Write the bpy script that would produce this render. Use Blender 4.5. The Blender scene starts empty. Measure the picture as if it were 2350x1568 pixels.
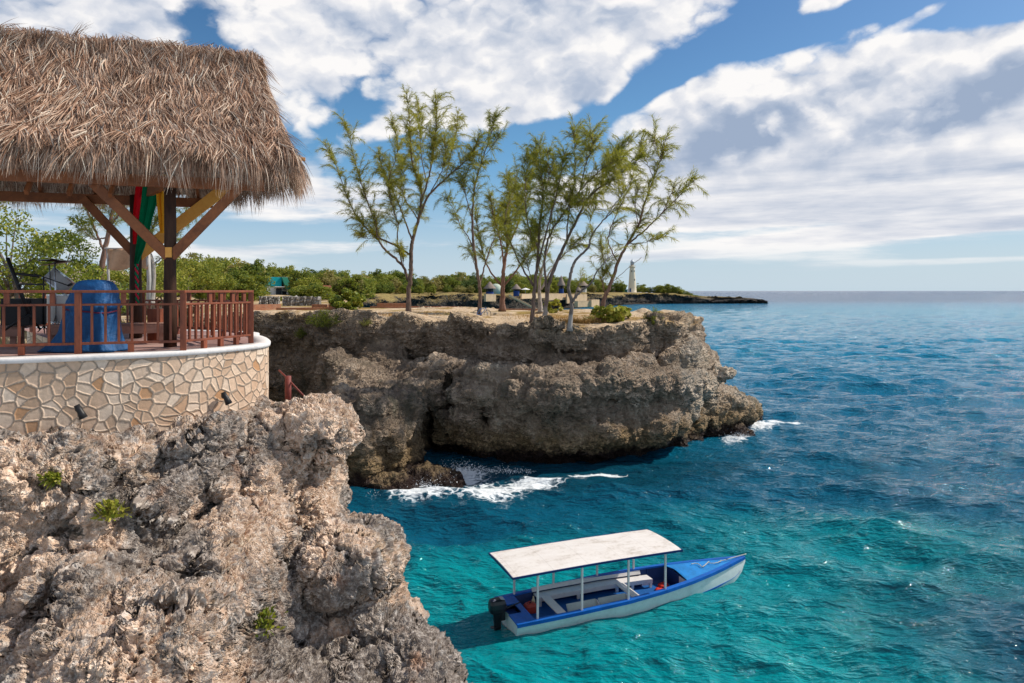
import bpy, math, random
import numpy as np
from math import sin, cos, pi, radians, sqrt, atan2
from mathutils import Vector, Matrix

SC = bpy.context.scene
COL = SC.collection
RNG = np.random.default_rng(7)
random.seed(7)

# ------------------------------------------------------------ camera, sun, sky
CAM_H = 10.6
FPX = 1567.0                      # focal length in pixels of a 2350 px wide view of the photo
cam_data = bpy.data.cameras.new("camera")
cam = bpy.data.objects.new("camera", cam_data)
COL.objects.link(cam)
cam.location = (0, 0, CAM_H)
cam.rotation_euler = (radians(90), 0, 0)
cam_data.sensor_width = 36.0
cam_data.lens = 24.0
cam_data.shift_y = -(341.5 - 290.6) / 1024.0
cam_data.clip_start = 0.1
cam_data.clip_end = 60000
SC.camera = cam

SUN_DIR = Vector((0.67, 0.22, 0.70)).normalized()
SUN_EL = math.asin(SUN_DIR.z)
SUN_AZ = atan2(SUN_DIR.x, SUN_DIR.y)      # clockwise from +Y
sun_data = bpy.data.lights.new("sun", 'SUN')
sun_data.energy = 4.8
sun_data.angle = radians(0.5)
sun_data.color = (1.0, 0.93, 0.82)
sun = bpy.data.objects.new("sun", sun_data)
COL.objects.link(sun)
sun.rotation_euler = SUN_DIR.to_track_quat('Z', 'Y').to_euler()
sun.location = (60, 10, 80)

SC.view_settings.view_transform = 'Standard'
SC.view_settings.look = 'None'
SC.view_settings.exposure = 0.0
SC.view_settings.gamma = 1.0
SC.render.engine = 'CYCLES'
SC.cycles.use_denoising = True
SC.cycles.max_bounces = 6
SC.cycles.transparent_max_bounces = 8
SC.cycles.caustics_reflective = False
SC.cycles.caustics_refractive = False
SC.cycles.sample_clamp_indirect = 4.0


class G:
    """Small node builder."""
    def __init__(self, tree):
        self.t = tree
    def n(self, kind, ins=None, **kw):
        nd = self.t.nodes.new('ShaderNode' + kind)
        for k, v in kw.items():
            setattr(nd, k, v)
        for k, v in (ins or {}).items():
            s = nd.inputs[k]
            self.put(s, v)
        return nd
    def put(self, s, v):
        if isinstance(v, bpy.types.NodeSocket):
            self.t.links.new(v, s)
        elif isinstance(v, bpy.types.Node):
            self.t.links.new(v.outputs[0], s)
        else:
            if s.type == 'RGBA' and hasattr(v, '__len__') and len(v) == 3:
                v = (*v, 1.0)
            s.default_value = v
    def m(self, op, a, b=0.0, c=0.0, clamp=False):
        nd = self.t.nodes.new('ShaderNodeMath')
        nd.operation = op
        nd.use_clamp = clamp
        for i, v in enumerate((a, b, c)):
            self.put(nd.inputs[i], v)
        return nd.outputs[0]
    def v(self, op, a, b=(0, 0, 0)):
        nd = self.t.nodes.new('ShaderNodeVectorMath')
        nd.operation = op
        self.put(nd.inputs[0], a)
        if op == 'SCALE':
            self.put(nd.inputs['Scale'], b)
        else:
            self.put(nd.inputs[1], b)
        return nd.outputs['Value'] if op in ('LENGTH', 'DOT_PRODUCT', 'DISTANCE') else nd.outputs[0]
    def mix(self, f, a, b, mode='MIX'):
        nd = self.t.nodes.new('ShaderNodeMix')
        nd.data_type = 'RGBA'
        nd.blend_type = mode
        self.put(nd.inputs[0], f)
        self.put(nd.inputs[6], a)
        self.put(nd.inputs[7], b)
        return nd.outputs[2]
    def rng(self, f, a, b, c=0.0, d=1.0, smooth=True):
        nd = self.t.nodes.new('ShaderNodeMapRange')
        nd.interpolation_type = 'SMOOTHSTEP' if smooth else 'LINEAR'
        for i, v in enumerate((f, a, b, c, d)):
            self.put(nd.inputs[i], v)
        return nd.outputs[0]
    def ramp(self, f, stops):
        nd = self.t.nodes.new('ShaderNodeValToRGB')
        el = nd.color_ramp.elements
        while len(el) < len(stops):
            el.new(0.5)
        for e, (p, c) in zip(el, stops):
            e.position = p
            e.color = (*c, 1.0)
        self.put(nd.inputs[0], f)
        return nd.outputs[0]
    def noise(self, vec, scale, detail=4.0, rough=0.55, dist=0.0, color=False):
        nd = self.n('TexNoise', {'Vector': vec, 'Scale': scale, 'Detail': detail, 'Roughness': rough, 'Distortion': dist})
        return nd.outputs['Color' if color else 'Fac']
    def xyz(self, vec):
        return self.n('SeparateXYZ', {0: vec}).outputs
    def comb(self, x, y, z=0.0):
        return self.n('CombineXYZ', {0: x, 1: y, 2: z}).outputs[0]


def D(dx, dy, Y):
    """World point seen at (dx, dy) of the 2350 px view, Y metres in front."""
    return Vector(((dx - 1175.0) / FPX * Y, Y, CAM_H - (dy - 667.0) / FPX * Y))


# ---- sky
world = bpy.data.worlds.new("World")
SC.world = world
world.use_nodes = True
wt = world.node_tree
wt.nodes.clear()
g = G(wt)
sky = g.n('TexSky', sky_type='NISHITA')
sky.sun_disc = False
sky.sun_elevation = SUN_EL
sky.sun_rotation = SUN_AZ
sky.altitude = 0.0
sky.air_density = 1.0
sky.dust_density = 0.6
sky.ozone_density = 2.0
gen = g.n('TexCoord').outputs['Generated']
dirn = g.v('NORMALIZE', gen)
dx_, dy_, dz_ = g.xyz(dirn)
az = g.m('ARCTAN2', dx_, dy_)
hor = g.m('SQRT', g.m('ADD', g.m('MULTIPLY', dx_, dx_), g.m('MULTIPLY', dy_, dy_)))
tel = g.m('DIVIDE', dz_, g.m('MAXIMUM', hor, 0.05))
ae = g.comb(az, tel, 0.0)
zz = g.m('ADD', g.m('MAXIMUM', dz_, 0.0), 0.17)
plane = g.comb(g.m('DIVIDE', dx_, zz), g.m('DIVIDE', dy_, zz), 0.0)


def ae_of(px, py):
    u = (px - 1175.0) / FPX
    v = (667.0 - py) / FPX
    return math.atan(u), v / sqrt(1 + u * u), u


def blobs(lst):
    tot = None
    for (px, py, rx, ry, ang, w) in lst:
        a, e, u = ae_of(px, py)
        k = sqrt(1 + u * u)
        mp = g.n('Mapping', {'Vector': ae, 'Location': (a, e, 0), 'Rotation': (0, 0, radians(ang)),
                             'Scale': (rx / FPX / (k ** 1.5), ry / FPX / k, 1)}, vector_type='TEXTURE')
        s = g.rng(g.v('LENGTH', mp.outputs[0]), 0.25, 1.1, w, 0.0)
        tot = s if tot is None else g.m('ADD', tot, s)
    return tot


CLOUDS = [(120, 40, 480, 240, 0, 1.0), (60, 420, 420, 200, 0, .5), (820, 60, 560, 170, 8, 1.0), (1300, 80, 560, 200, 24, 1.1), (1140, 210, 340, 130, 15, .9),
          (1330, 235, 150, 95, 20, .7), (1560, 30, 260, 80, 22, .6), (690, 230, 170, 150, 30, .6),
          (1600, 270, 330, 130, 17, 1.0), (1930, 215, 380, 170, 20, 1.2), (2290, 200, 400, 200, 14, 1.3), (1750, 330, 420, 100, 8, .9), (2150, 350, 620, 130, 4, 1.1),
          (1700, 440, 560, 95, 2, .85), (2200, 450, 560, 95, 2, .85), (1900, 510, 620, 70, 1, .42), (1330, 440, 260, 60, 0, .5),
          (2050, 532, 560, 20, 2, .95), (1700, 500, 400, 30, 2, .55), (1650, 578, 460, 18, 3, .75), (2250, 512, 420, 14, 0, .8), (2150, 600, 420, 11, 1, .6), (1750, 622, 300, 7, 1, .3), (1700, 560, 1000, 75, 0, .34),
          (720, 465, 330, 70, 4, .85), (640, 400, 160, 70, 10, .55), (800, 330, 170, 60, 25, .5), (480, 600, 260, 50, 0, .5), (300, 560, 200, 60, 0, .5), (1080, 380, 260, 50, 10, .45), (700, 570, 420, 22, 2, .4), (900, 290, 110, 40, 25, .5),
          (1880, 20, 120, 40, 20, .75), (2130, 28, 90, 24, 20, .5), (1740, 80, 60, 25, 20, .4),
          (470, 90, 90, 150, 30, -.9), (960, 320, 200, 50, 15, -.5), (1200, 330, 240, 70, 22, -.8), (1570, 150, 330, 42, 30, -1.1),
          (1950, 35, 420, 45, 10, -.7), (2280, 20, 260, 45, 0, -.9), (1950, 378, 220, 9, 1, -.8), (730, 320, 90, 60, 20, -.4)]
GREYS = [(1720, 305, 330, 75, 18, 1.0), (1640, 345, 200, 60, 10, .5), (2270, 215, 300, 80, 22, 1.1), (2080, 290, 300, 70, 12, .6),
         (80, 60, 420, 170, 0, .45), (1250, 20, 500, 120, 10, .25), (850, 90, 260, 90, 10, .2), (1500, 470, 300, 40, 0, .2), (2200, 395, 400, 30, 0, .3),
         (1330, 170, 160, 70, 20, .15), (1980, 415, 500, 20, 0, .25)]
warp = g.noise(plane, 1.3, 3.0, 0.5, color=True)
pw = g.v('ADD', plane, g.v('SCALE', g.v('SUBTRACT', warp, (0.5, 0.5, 0.5)), 0.35))
pst = g.n('Mapping', {'Vector': pw, 'Rotation': (0, 0, radians(28)), 'Scale': (1.25, 0.8, 1)}).outputs[0]
nA = g.noise(pst, 2.1, 9.0, 0.58)
lowf = g.rng(tel, 0.24, 0.09)
aeS = g.n('Mapping', {'Vector': ae, 'Rotation': (0, 0, radians(-18)), 'Scale': (0.85, 1.15, 1)}).outputs[0]
aeL = g.n('Mapping', {'Vector': ae, 'Rotation': (0, 0, radians(-2)), 'Scale': (0.33, 2.4, 1)}).outputs[0]
wv = g.v('SCALE', g.v('SUBTRACT', g.noise(aeS, 22.0, 5.0, 0.6, color=True), (.5, .5, .5)), 0.035)
def cl(off):
    q = g.v('ADD', g.v('ADD', aeS, off), wv)
    a_ = g.noise(q, 6.5, 10.0, 0.60)
    p1 = g.m('ABSOLUTE', g.m('SUBTRACT', g.noise(q, 11.0, 1.0, 0.5), 0.5))
    p2 = g.m('ABSOLUTE', g.m('SUBTRACT', g.noise(q, 27.0, 1.0, 0.5), 0.5))
    a_ = g.m('ADD', g.m('MULTIPLY', a_, 0.70), g.m('ADD', g.m('MULTIPLY', p1, 0.85), g.m('MULTIPLY', p2, 0.42)))
    a_ = g.m('ADD', a_, 0.03)
    b_ = g.noise(g.v('ADD', aeL, off), 7.5, 9.0, 0.62, 0.1)
    return g.m('ADD', g.m('MULTIPLY', a_, g.m('SUBTRACT', 1.0, lowf)), g.m('MULTIPLY', b_, lowf))
nC = cl((0, 0, 0))
nC2 = cl((0.020, 0.030, 0))
blob = blobs(CLOUDS)
grey = blobs(GREYS)
nz = g.m('ADD', g.m('MULTIPLY', g.m('SUBTRACT', nA, 0.5), g.m('MULTIPLY', g.m('SUBTRACT', 1.0, lowf), 1.1)), g.m('MULTIPLY', g.m('SUBTRACT', nC, 0.5), 3.4))
dens = g.m('ADD', g.m('MULTIPLY', g.m('MINIMUM', blob, 1.25), 1.15), g.m('SUBTRACT', nz, 0.12))
front = g.rng(dy_, -0.2, 0.15)
dens = g.m('ADD', g.m('MULTIPLY', dens, front), g.m('MULTIPLY', g.m('SUBTRACT', 1.0, front), g.m('ADD', nz, 0.45)))
alpha = g.m('POWER', g.rng(dens, 0.05, 0.85), 0.9)
alpha = g.m('MULTIPLY', alpha, g.rng(dz_, 0.005, 0.07))
relief = g.m('MULTIPLY', g.m('SUBTRACT', nC, nC2), 2.3)
edge = g.rng(dens, 0.5, 2.0, 0.10, -0.12)
lit = g.m('ADD', g.m('ADD', 0.76, relief), edge)
lit = g.m('SUBTRACT', lit, g.m('MULTIPLY', grey, g.rng(nC, 0.40, 0.68, 0.62, 0.10)), clamp=True)
ccol = g.ramp(lit, [(0.0, (3.6, 4.5, 6.1)), (0.35, (5.2, 5.9, 7.2)), (0.72, (8.0, 8.2, 8.8)), (1.0, (10.3, 10.1, 10.0))])
haze_f = g.rng(dz_, -0.05, 0.36, 0.97, 0.0)
sky_h = g.mix(haze_f, sky.outputs[0], g.mix(g.rng(dz_, 0.0, 0.22), (5.9, 6.9, 7.7), (2.8, 5.1, 7.8)))
skyc = g.n('HueSaturation', {'Hue': 0.5, 'Saturation': 1.3, 'Value': 1.08, 'Color': sky_h}).outputs[0]
wcol = g.mix(alpha, skyc, ccol)
bg = g.n('Background', {'Color': wcol, 'Strength': 0.095})
wo = g.n('OutputWorld', {'Surface': bg.outputs[0]})


# ------------------------------------------------------------ object helpers
def link(o, parent=None):
    COL.objects.link(o)
    if parent is not None:
        o.parent = parent
    return o


def tag(o, label=None, cat=None, group=None, kind=None):
    if label: o['label'] = label
    if cat: o['category'] = cat
    if group: o['group'] = group
    if kind: o['kind'] = kind
    return o


def thing(name, label, cat, loc=(0, 0, 0), rz=0.0, group=None):
    o = bpy.data.objects.new(name, None)
    o.empty_display_size = 0.2
    link(o)
    o.location = loc
    o.rotation_euler = (0, 0, rz)
    return tag(o, label, cat, group)


def copy_tree(o, parent=None):
    c = o.copy()
    link(c)
    c.parent = parent
    for ch in list(o.children):
        copy_tree(ch, c)
    return c


class MB:
    """Collects geometry, then links it as one mesh object."""
    def __init__(self):
        self.vs, self.fs, self.n, self.uv = [], [], 0, []
    def add(self, v, f):
        v = np.asarray(v, dtype=np.float64).reshape(-1, 3)
        self.vs.append(v)
        for q in (f if isinstance(f, list) and len(f) and isinstance(f[0], np.ndarray) else [f]):
            if isinstance(q, np.ndarray):
                self.fs.append(q + self.n)
            else:
                d = {}
                for x in q:
                    d.setdefault(len(x), []).append(x)
                for k, l in d.items():
                    self.fs.append(np.array(l, dtype=np.int64) + self.n)
        self.n += len(v)
        return self
    def box(self, c, s, rot=None):
        x, y, z = [h / 2 for h in s]
        v = np.array([(-x, -y, -z), (x, -y, -z), (x, y, -z), (-x, y, -z), (-x, -y, z), (x, -y, z), (x, y, z), (-x, y, z)])
        if rot is not None:
            v = v @ np.array(rot.to_3x3() if hasattr(rot, 'to_3x3') else rot).T
        return self.add(v + np.array(c), [(0, 3, 2, 1), (4, 5, 6, 7), (0, 1, 5, 4), (1, 2, 6, 5), (2, 3, 7, 6), (3, 0, 4, 7)])
    def bar(self, a, b, w, h, up=(0, 0, 1)):
        """Square beam from a to b, w across, h along `up`."""
        a, b = Vector(a), Vector(b)
        d = (b - a)
        L = d.length
        d = d.normalized()
        upv = Vector(up)
        s = d.cross(upv)
        if s.length < 1e-4:
            s = d.cross(Vector((0, 1, 0)))
        s.normalize()
        t = s.cross(d)
        R = Matrix((d, s, t)).transposed()
        return self.box((a + b) / 2, (L, w, h), R)
    def tube(self, pts, rad, k=6, cap=True):
        P = np.asarray([tuple(p) for p in pts], dtype=float)
        n = len(P)
        R = np.broadcast_to(np.asarray(rad, dtype=float), (n,))
        T = np.gradient(P, axis=0)
        T /= np.linalg.norm(T, axis=1, keepdims=True) + 1e-9
        ref = np.array([0.31, 0.95, 0.05])
        S = np.cross(T, ref)
        S /= np.linalg.norm(S, axis=1, keepdims=True) + 1e-9
        U = np.cross(S, T)
        a = np.arange(k) * 2 * pi / k
        V = P[:, None, :] + R[:, None, None] * (np.cos(a)[None, :, None] * S[:, None, :] + np.sin(a)[None, :, None] * U[:, None, :])
        i = np.arange(n - 1)[:, None] * k
        j = np.arange(k)[None, :]
        j2 = (j + 1) % k
        F = np.stack([i + j, i + j2, i + k + j2, i + k + j], -1).reshape(-1, 4)
        fs = [F]
        V = V.reshape(-1, 3)
        if cap:
            self.add(V, fs + [np.array([list(range(k))[::-1]]), np.array([[(n - 1) * k + q for q in range(k)]])])
        else:
            self.add(V, fs)
        return self
    def lathe(self, prof, k=16, c=(0, 0, 0), cap=True):
        """prof: list of (r, z)."""
        n = len(prof)
        a = np.arange(k) * 2 * pi / k
        V = np.array([[(r * cos(t) + c[0], r * sin(t) + c[1], z + c[2]) for t in a] for r, z in prof]).reshape(-1, 3)
        F = []
        for i in range(n - 1):
            for j in range(k):
                F.append((i * k + j, i * k + (j + 1) % k, (i + 1) * k + (j + 1) % k, (i + 1) * k + j))
        if cap:
            F.append(tuple(range(k))[::-1])
            F.append(tuple((n - 1) * k + j for j in range(k)))
        return self.add(V, F)
    def loft(self, rings, closed=True, cap=True):
        """rings: (n, k, 3) array."""
        R = np.asarray(rings, dtype=float)
        n, k = R.shape[:2]
        i = np.arange(n - 1)[:, None] * k
        j = np.arange(k if closed else k - 1)[None, :]
        j2 = (j + 1) % k
        F = np.stack([i + j, i + j2, i + k + j2, i + k + j], -1).reshape(-1, 4)
        fs = [F]
        if cap and closed:
            fs += [np.array([list(range(k))[::-1]]), np.array([[(n - 1) * k + q for q in range(k)]])]
        return self.add(R.reshape(-1, 3), fs)
    def build(self, name, mat, parent=None, smooth=False, bevel=0.0, origin=None, world=True):
        V = np.concatenate(self.vs) if self.vs else np.zeros((0, 3))
        off = np.zeros(3)
        if parent is not None and world:
            off = np.array(root_loc(parent))
        if origin is not None:
            off = np.array(origin)
        V = V - off
        me = bpy.data.meshes.new(name)
        me.vertices.add(len(V))
        me.vertices.foreach_set('co', V.astype(np.float32).ravel())
        tot = np.concatenate([np.full(len(f), f.shape[1]) for f in self.fs])
        idx = np.concatenate([f.ravel() for f in self.fs])
        me.loops.add(len(idx))
        me.loops.foreach_set('vertex_index', idx.astype(np.int32))
        me.polygons.add(len(tot))
        st = np.concatenate([[0], np.cumsum(tot)[:-1]])
        me.polygons.foreach_set('loop_start', st.astype(np.int32))
        me.polygons.foreach_set('loop_total', tot.astype(np.int32))
        me.polygons.foreach_set('use_smooth', np.full(len(tot), bool(smooth)))
        me.update(calc_edges=True)
        me.validate()
        if mat is not None:
            me.materials.append(mat)
        o = bpy.data.objects.new(name, me)
        link(o, parent)
        if origin is not None:
            o.location = origin
        if bevel:
            b = o.modifiers.new('bevel', 'BEVEL')
            b.width = bevel
            b.segments = 2
            b.limit_method = 'ANGLE'
        return o


def root_loc(o):
    p = Vector(o.location)
    while o.parent is not None:
        o = o.parent
        p = p + o.location
    return p


# ------------------------------------------------------------ noise on regular grids, surface nets
def up_matrix(n, cell, rng):
    m = int(n / cell) + 5
    x = np.arange(n) / cell + rng.random() * 0.99
    i = np.floor(x).astype(int)
    t = x - i
    W = np.zeros((n, m))
    w = [(1 - t) ** 3 / 6, (3 * t ** 3 - 6 * t ** 2 + 4) / 6, (-3 * t ** 3 + 3 * t ** 2 + 3 * t + 1) / 6, t ** 3 / 6]
    for k in range(4):
        W[np.arange(n), i + k] += w[k]
    return W


def gnoise(shape, cells, seed):
    """Smooth noise, about -1..1, on a regular grid; cells = feature size per axis in grid steps."""
    rng = np.random.default_rng(seed)
    Ws = [up_matrix(n, max(c, 1.0), rng) for n, c in zip(shape, cells)]
    R = rng.standard_normal([w.shape[1] for w in Ws]).astype(np.float32)
    for ax, w in enumerate(Ws):
        R = np.moveaxis(np.tensordot(w.astype(np.float32), R, axes=(1, ax)), 0, ax)
    return R / (R.std() * 2.0 + 1e-9)


def surface_nets(f, org, h):
    s = f < 0
    nx, ny, nz = f.shape
    acc = np.zeros((nx - 1, ny - 1, nz - 1, 3), np.float32)
    cnt = np.zeros((nx - 1, ny - 1, nz - 1), np.float32)
    for ax in range(3):
        o1, o2 = [a for a in range(3) if a != ax]
        for d1 in (0, 1):
            for d2 in (0, 1):
                sl = [None] * 3
                sl[o1] = slice(d1, f.shape[o1] - 1 + d1)
                sl[o2] = slice(d2, f.shape[o2] - 1 + d2)
                a, b = list(sl), list(sl)
                a[ax] = slice(0, f.shape[ax] - 1)
                b[ax] = slice(1, f.shape[ax])
                fa, fb = f[tuple(a)], f[tuple(b)]
                cr = s[tuple(a)] != s[tuple(b)]
                t = np.where(cr, fa / np.where(cr, fa - fb, 1.0), 0.0)
                cnt += cr
                acc[..., ax] += t
                acc[..., o1] += cr * d1
                acc[..., o2] += cr * d2
    act = cnt > 0
    idx = -np.ones(act.shape, np.int64)
    idx[act] = np.arange(act.sum())
    ijk = np.argwhere(act)
    V = (ijk + acc[act] / cnt[act][:, None]) * h + np.array(org)
    F = []
    for ax in range(3):
        o1, o2 = [(1, 2), (2, 0), (0, 1)][ax]
        a = [slice(None)] * 3
        b = [slice(None)] * 3
        a[ax] = slice(0, f.shape[ax] - 1)
        b[ax] = slice(1, f.shape[ax])
        for q in (o1, o2):
            a[q] = slice(1, f.shape[q] - 1)
            b[q] = slice(1, f.shape[q] - 1)
        sa, sb = s[tuple(a)], s[tuple(b)]
        e = np.argwhere(sa != sb)
        flip = sa[tuple(e.T)]
        base = e.copy()
        base[:, o1] += 1
        base[:, o2] += 1
        def cell(d1, d2):
            c = base.copy()
            c[:, o1] -= d1
            c[:, o2] -= d2
            return idx[tuple(c.T)]
        q = np.stack([cell(1, 1), cell(0, 1), cell(0, 0), cell(1, 0)], -1)
        q[~flip] = q[~flip][:, ::-1]
        F.append(q)
    return V, np.concatenate(F)


def smin(a, b, k):
    h = np.clip(0.5 + 0.5 * (b - a) / k, 0, 1)
    return b + (a - b) * h - k * h * (1 - h)


def poly_sd(poly, X, Y):
    """Signed distance to a closed polygon in plan, negative inside."""
    P = np.array(poly, float)
    d = np.full(X.shape, 1e9)
    ins = np.zeros(X.shape, bool)
    for (ax, ay), (bx, by) in zip(P, np.roll(P, -1, 0)):
        ex, ey = bx - ax, by - ay
        wx, wy = X - ax, Y - ay
        t = np.clip((wx * ex + wy * ey) / (ex * ex + ey * ey + 1e-12), 0, 1)
        d = np.minimum(d, (wx - ex * t) ** 2 + (wy - ey * t) ** 2)
        c = ((ay <= Y) & (by > Y)) | ((by <= Y) & (ay > Y))
        with np.errstate(divide='ignore', invalid='ignore'):
            xi = ax + (Y - ay) * ex / np.where(ey == 0, 1e-12, ey)
        ins ^= c & (X < xi)
    d = np.sqrt(d)
    return np.where(ins, -d, d)


# ------------------------------------------------------------ materials
def new_mat(name):
    m = bpy.data.materials.new(name)
    m.use_nodes = True
    nt = m.node_tree
    nt.nodes.clear()
    gg = G(nt)
    out = gg.n('OutputMaterial')
    return m, gg, out


def finish(gg, out, col, rough=0.8, bump=None, bstr=0.3, bdist=0.02, spec=0.3, metal=0.0, extra=None):
    ins = {'Base Color': col, 'Roughness': rough, 'Specular IOR Level': spec, 'Metallic': metal}
    if extra:
        ins.update(extra)
    if bump is not None:
        ins['Normal'] = gg.n('Bump', {'Strength': bstr, 'Distance': bdist, 'Height': bump}).outputs[0]
    p = gg.n('BsdfPrincipled', ins)
    gg.put(out.inputs['Surface'], p.outputs[0])
    return p


def simple(name, col, rough=0.7, var=0.25, scale=6.0, bstr=0.2, bdist=0.01, spec=0.3, metal=0.0, dark=None):
    """Paint, cloth, plaster: a colour with uneven tone, faint stains and a little relief."""
    m, gg, out = new_mat(name)
    co = gg.n('TexCoord').outputs['Object']
    n1 = gg.noise(co, scale, 6.0, 0.65)
    n2 = gg.noise(co, scale * 6, 4.0, 0.6)
    f = gg.m('ADD', gg.m('MULTIPLY', n1, 0.7), gg.m('MULTIPLY', n2, 0.3))
    lo = tuple(c * (1 - var) for c in col) if dark is None else dark
    hi = tuple(min(1, c * (1 + var * 0.6)) for c in col)
    c = gg.ramp(f, [(0.32, lo), (0.5, col), (0.68, hi)])
    finish(gg, out, c, rough, gg.m('ADD', n1, gg.m('MULTIPLY', n2, 0.4)), bstr, bdist, spec, metal)
    return m


def wood(name, c0, c1, rough=0.55, scale=5.0, stretch=(0.15, 1, 1), spec=0.35):
    m, gg, out = new_mat(name)
    co = gg.n('TexCoord').outputs['Object']
    w = gg.n('Mapping', {'Vector': co, 'Scale': stretch}).outputs[0]
    n1 = gg.noise(w, scale, 5.0, 0.6, 0.6)
    n2 = gg.noise(co, scale * 0.5, 3.0, 0.6)
    n3 = gg.noise(w, scale * 7, 3.0, 0.6)
    f = gg.m('ADD', gg.m('MULTIPLY', n1, 0.6), gg.m('ADD', gg.m('MULTIPLY', n3, 0.25), gg.m('MULTIPLY', n2, 0.25)))
    c = gg.ramp(f, [(0.35, c0), (0.72, c1)])
    finish(gg, out, c, rough, n3, 0.25, 0.01, spec)
    return m
# ------------------------------------------------------------ rock materials
def near_rock_mat():
    m, gg, out = new_mat('near_limestone')
    pos = gg.n('NewGeometry').outputs['Position']
    big = gg.noise(pos, 0.55, 4.0, 0.6, 0.4)
    mid = gg.noise(pos, 2.2, 6.0, 0.62, 0.5)
    fine = gg.noise(pos, 11.0, 6.0, 0.68)
    f = gg.m('ADD', gg.m('MULTIPLY', big, 0.85), gg.m('ADD', gg.m('MULTIPLY', mid, 0.32), gg.m('MULTIPLY', fine, 0.16)))
    tan = gg.ramp(fine, [(0.3, (0.41, 0.275, 0.185)), (0.5, (0.70, 0.515, 0.385)), (0.66, (0.92, 0.785, 0.665))])
    gry = gg.ramp(fine, [(0.3, (0.10, 0.08, 0.068)), (0.50, (0.30, 0.25, 0.215)), (0.69, (0.70, 0.63, 0.56))])
    z = gg.xyz(pos)[2]
    x = gg.xyz(pos)[0]
    k = gg.m('ADD', f, gg.m('ADD', gg.rng(z, 6.4, 8.6, 0.035, -0.05), gg.rng(x, -4.0, -0.5, 0.0, 0.07)))
    rt = gg.n('Mapping', {'Vector': pos, 'Location': (-3.9, 11.8, 7.5), 'Scale': (2.3, 2.5, 1.9)}, vector_type='TEXTURE').outputs[0]
    k = gg.m('SUBTRACT', k, gg.rng(gg.v('LENGTH', rt), 0.3, 1.2, 0.075, 0.0))
    c = gg.mix(gg.rng(k, 0.61, 0.725), tan, gry)
    ora = gg.noise(pos, 1.1, 3.0, 0.5)
    c = gg.mix(gg.rng(ora, 0.62, 0.74, 0.0, 0.5), c, (0.42, 0.20, 0.10))
    # relief: craggy karst
    v1 = gg.n('TexVoronoi', {'Vector': gg.v('ADD', pos, gg.v('SCALE', gg.noise(pos, 3.0, 3.0, 0.6, color=True), 0.25)), 'Scale': 3.4, 'Randomness': 1.0}, feature='SMOOTH_F1').outputs['Distance']
    v2 = gg.n('TexVoronoi', {'Vector': gg.v('ADD', pos, gg.v('SCALE', gg.noise(pos, 9.0, 3.0, 0.6, color=True), 0.10)), 'Scale': 9.5}, feature='F1').outputs['Distance']
    v3 = gg.n('TexVoronoi', {'Vector': pos, 'Scale': 26.0}, feature='F1').outputs['Distance']
    pit = gg.rng(gg.noise(pos, 0.9, 3.0, 0.6), 0.38, 0.60, 0.12, 1.0)
    rid = gg.m('ABSOLUTE', gg.m('SUBTRACT', gg.noise(pos, 5.5, 4.0, 0.6), 0.5))
    rid2 = gg.m('ABSOLUTE', gg.m('SUBTRACT', gg.noise(pos, 16.0, 3.0, 0.6), 0.5))
    h = gg.m('ADD', gg.m('MULTIPLY', v1, -0.20), gg.m('MULTIPLY', gg.m('ADD', gg.m('MULTIPLY', v2, 0.15), gg.m('MULTIPLY', v3, 0.045)), pit))
    h = gg.m('SUBTRACT', h, gg.m('MULTIPLY', gg.m('ADD', gg.m('MULTIPLY', rid, 0.44), gg.m('MULTIPLY', rid2, 0.17)), gg.rng(pit, 0.1, 1.0, 0.55, 1.0)))
    cv = gg.n('TexVoronoi', {'Vector': gg.v('ADD', pos, gg.v('SCALE', gg.noise(pos, 1.6, 4.0, 0.65, color=True), 0.9)), 'Scale': 0.85}, feature='DISTANCE_TO_EDGE').outputs['Distance']
    h = gg.m('SUBTRACT', h, gg.rng(cv, 0.0, 0.06, 0.11, 0.0))
    h = gg.m('ADD', h, gg.m('ADD', gg.m('MULTIPLY', mid, 0.26), gg.m('MULTIPLY', fine, 0.10)))
    dsp = gg.n('Displacement', {'Height': h, 'Midlevel': 0.0, 'Scale': 1.0})
    gg.put(out.inputs['Displacement'], dsp.outputs[0])
    m.displacement_method = 'BOTH'
    fine2 = gg.noise(pos, 34.0, 4.0, 0.7)
    finish(gg, out, c, 0.9, fine2, 0.5, 0.03, 0.15)
    return m


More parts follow.
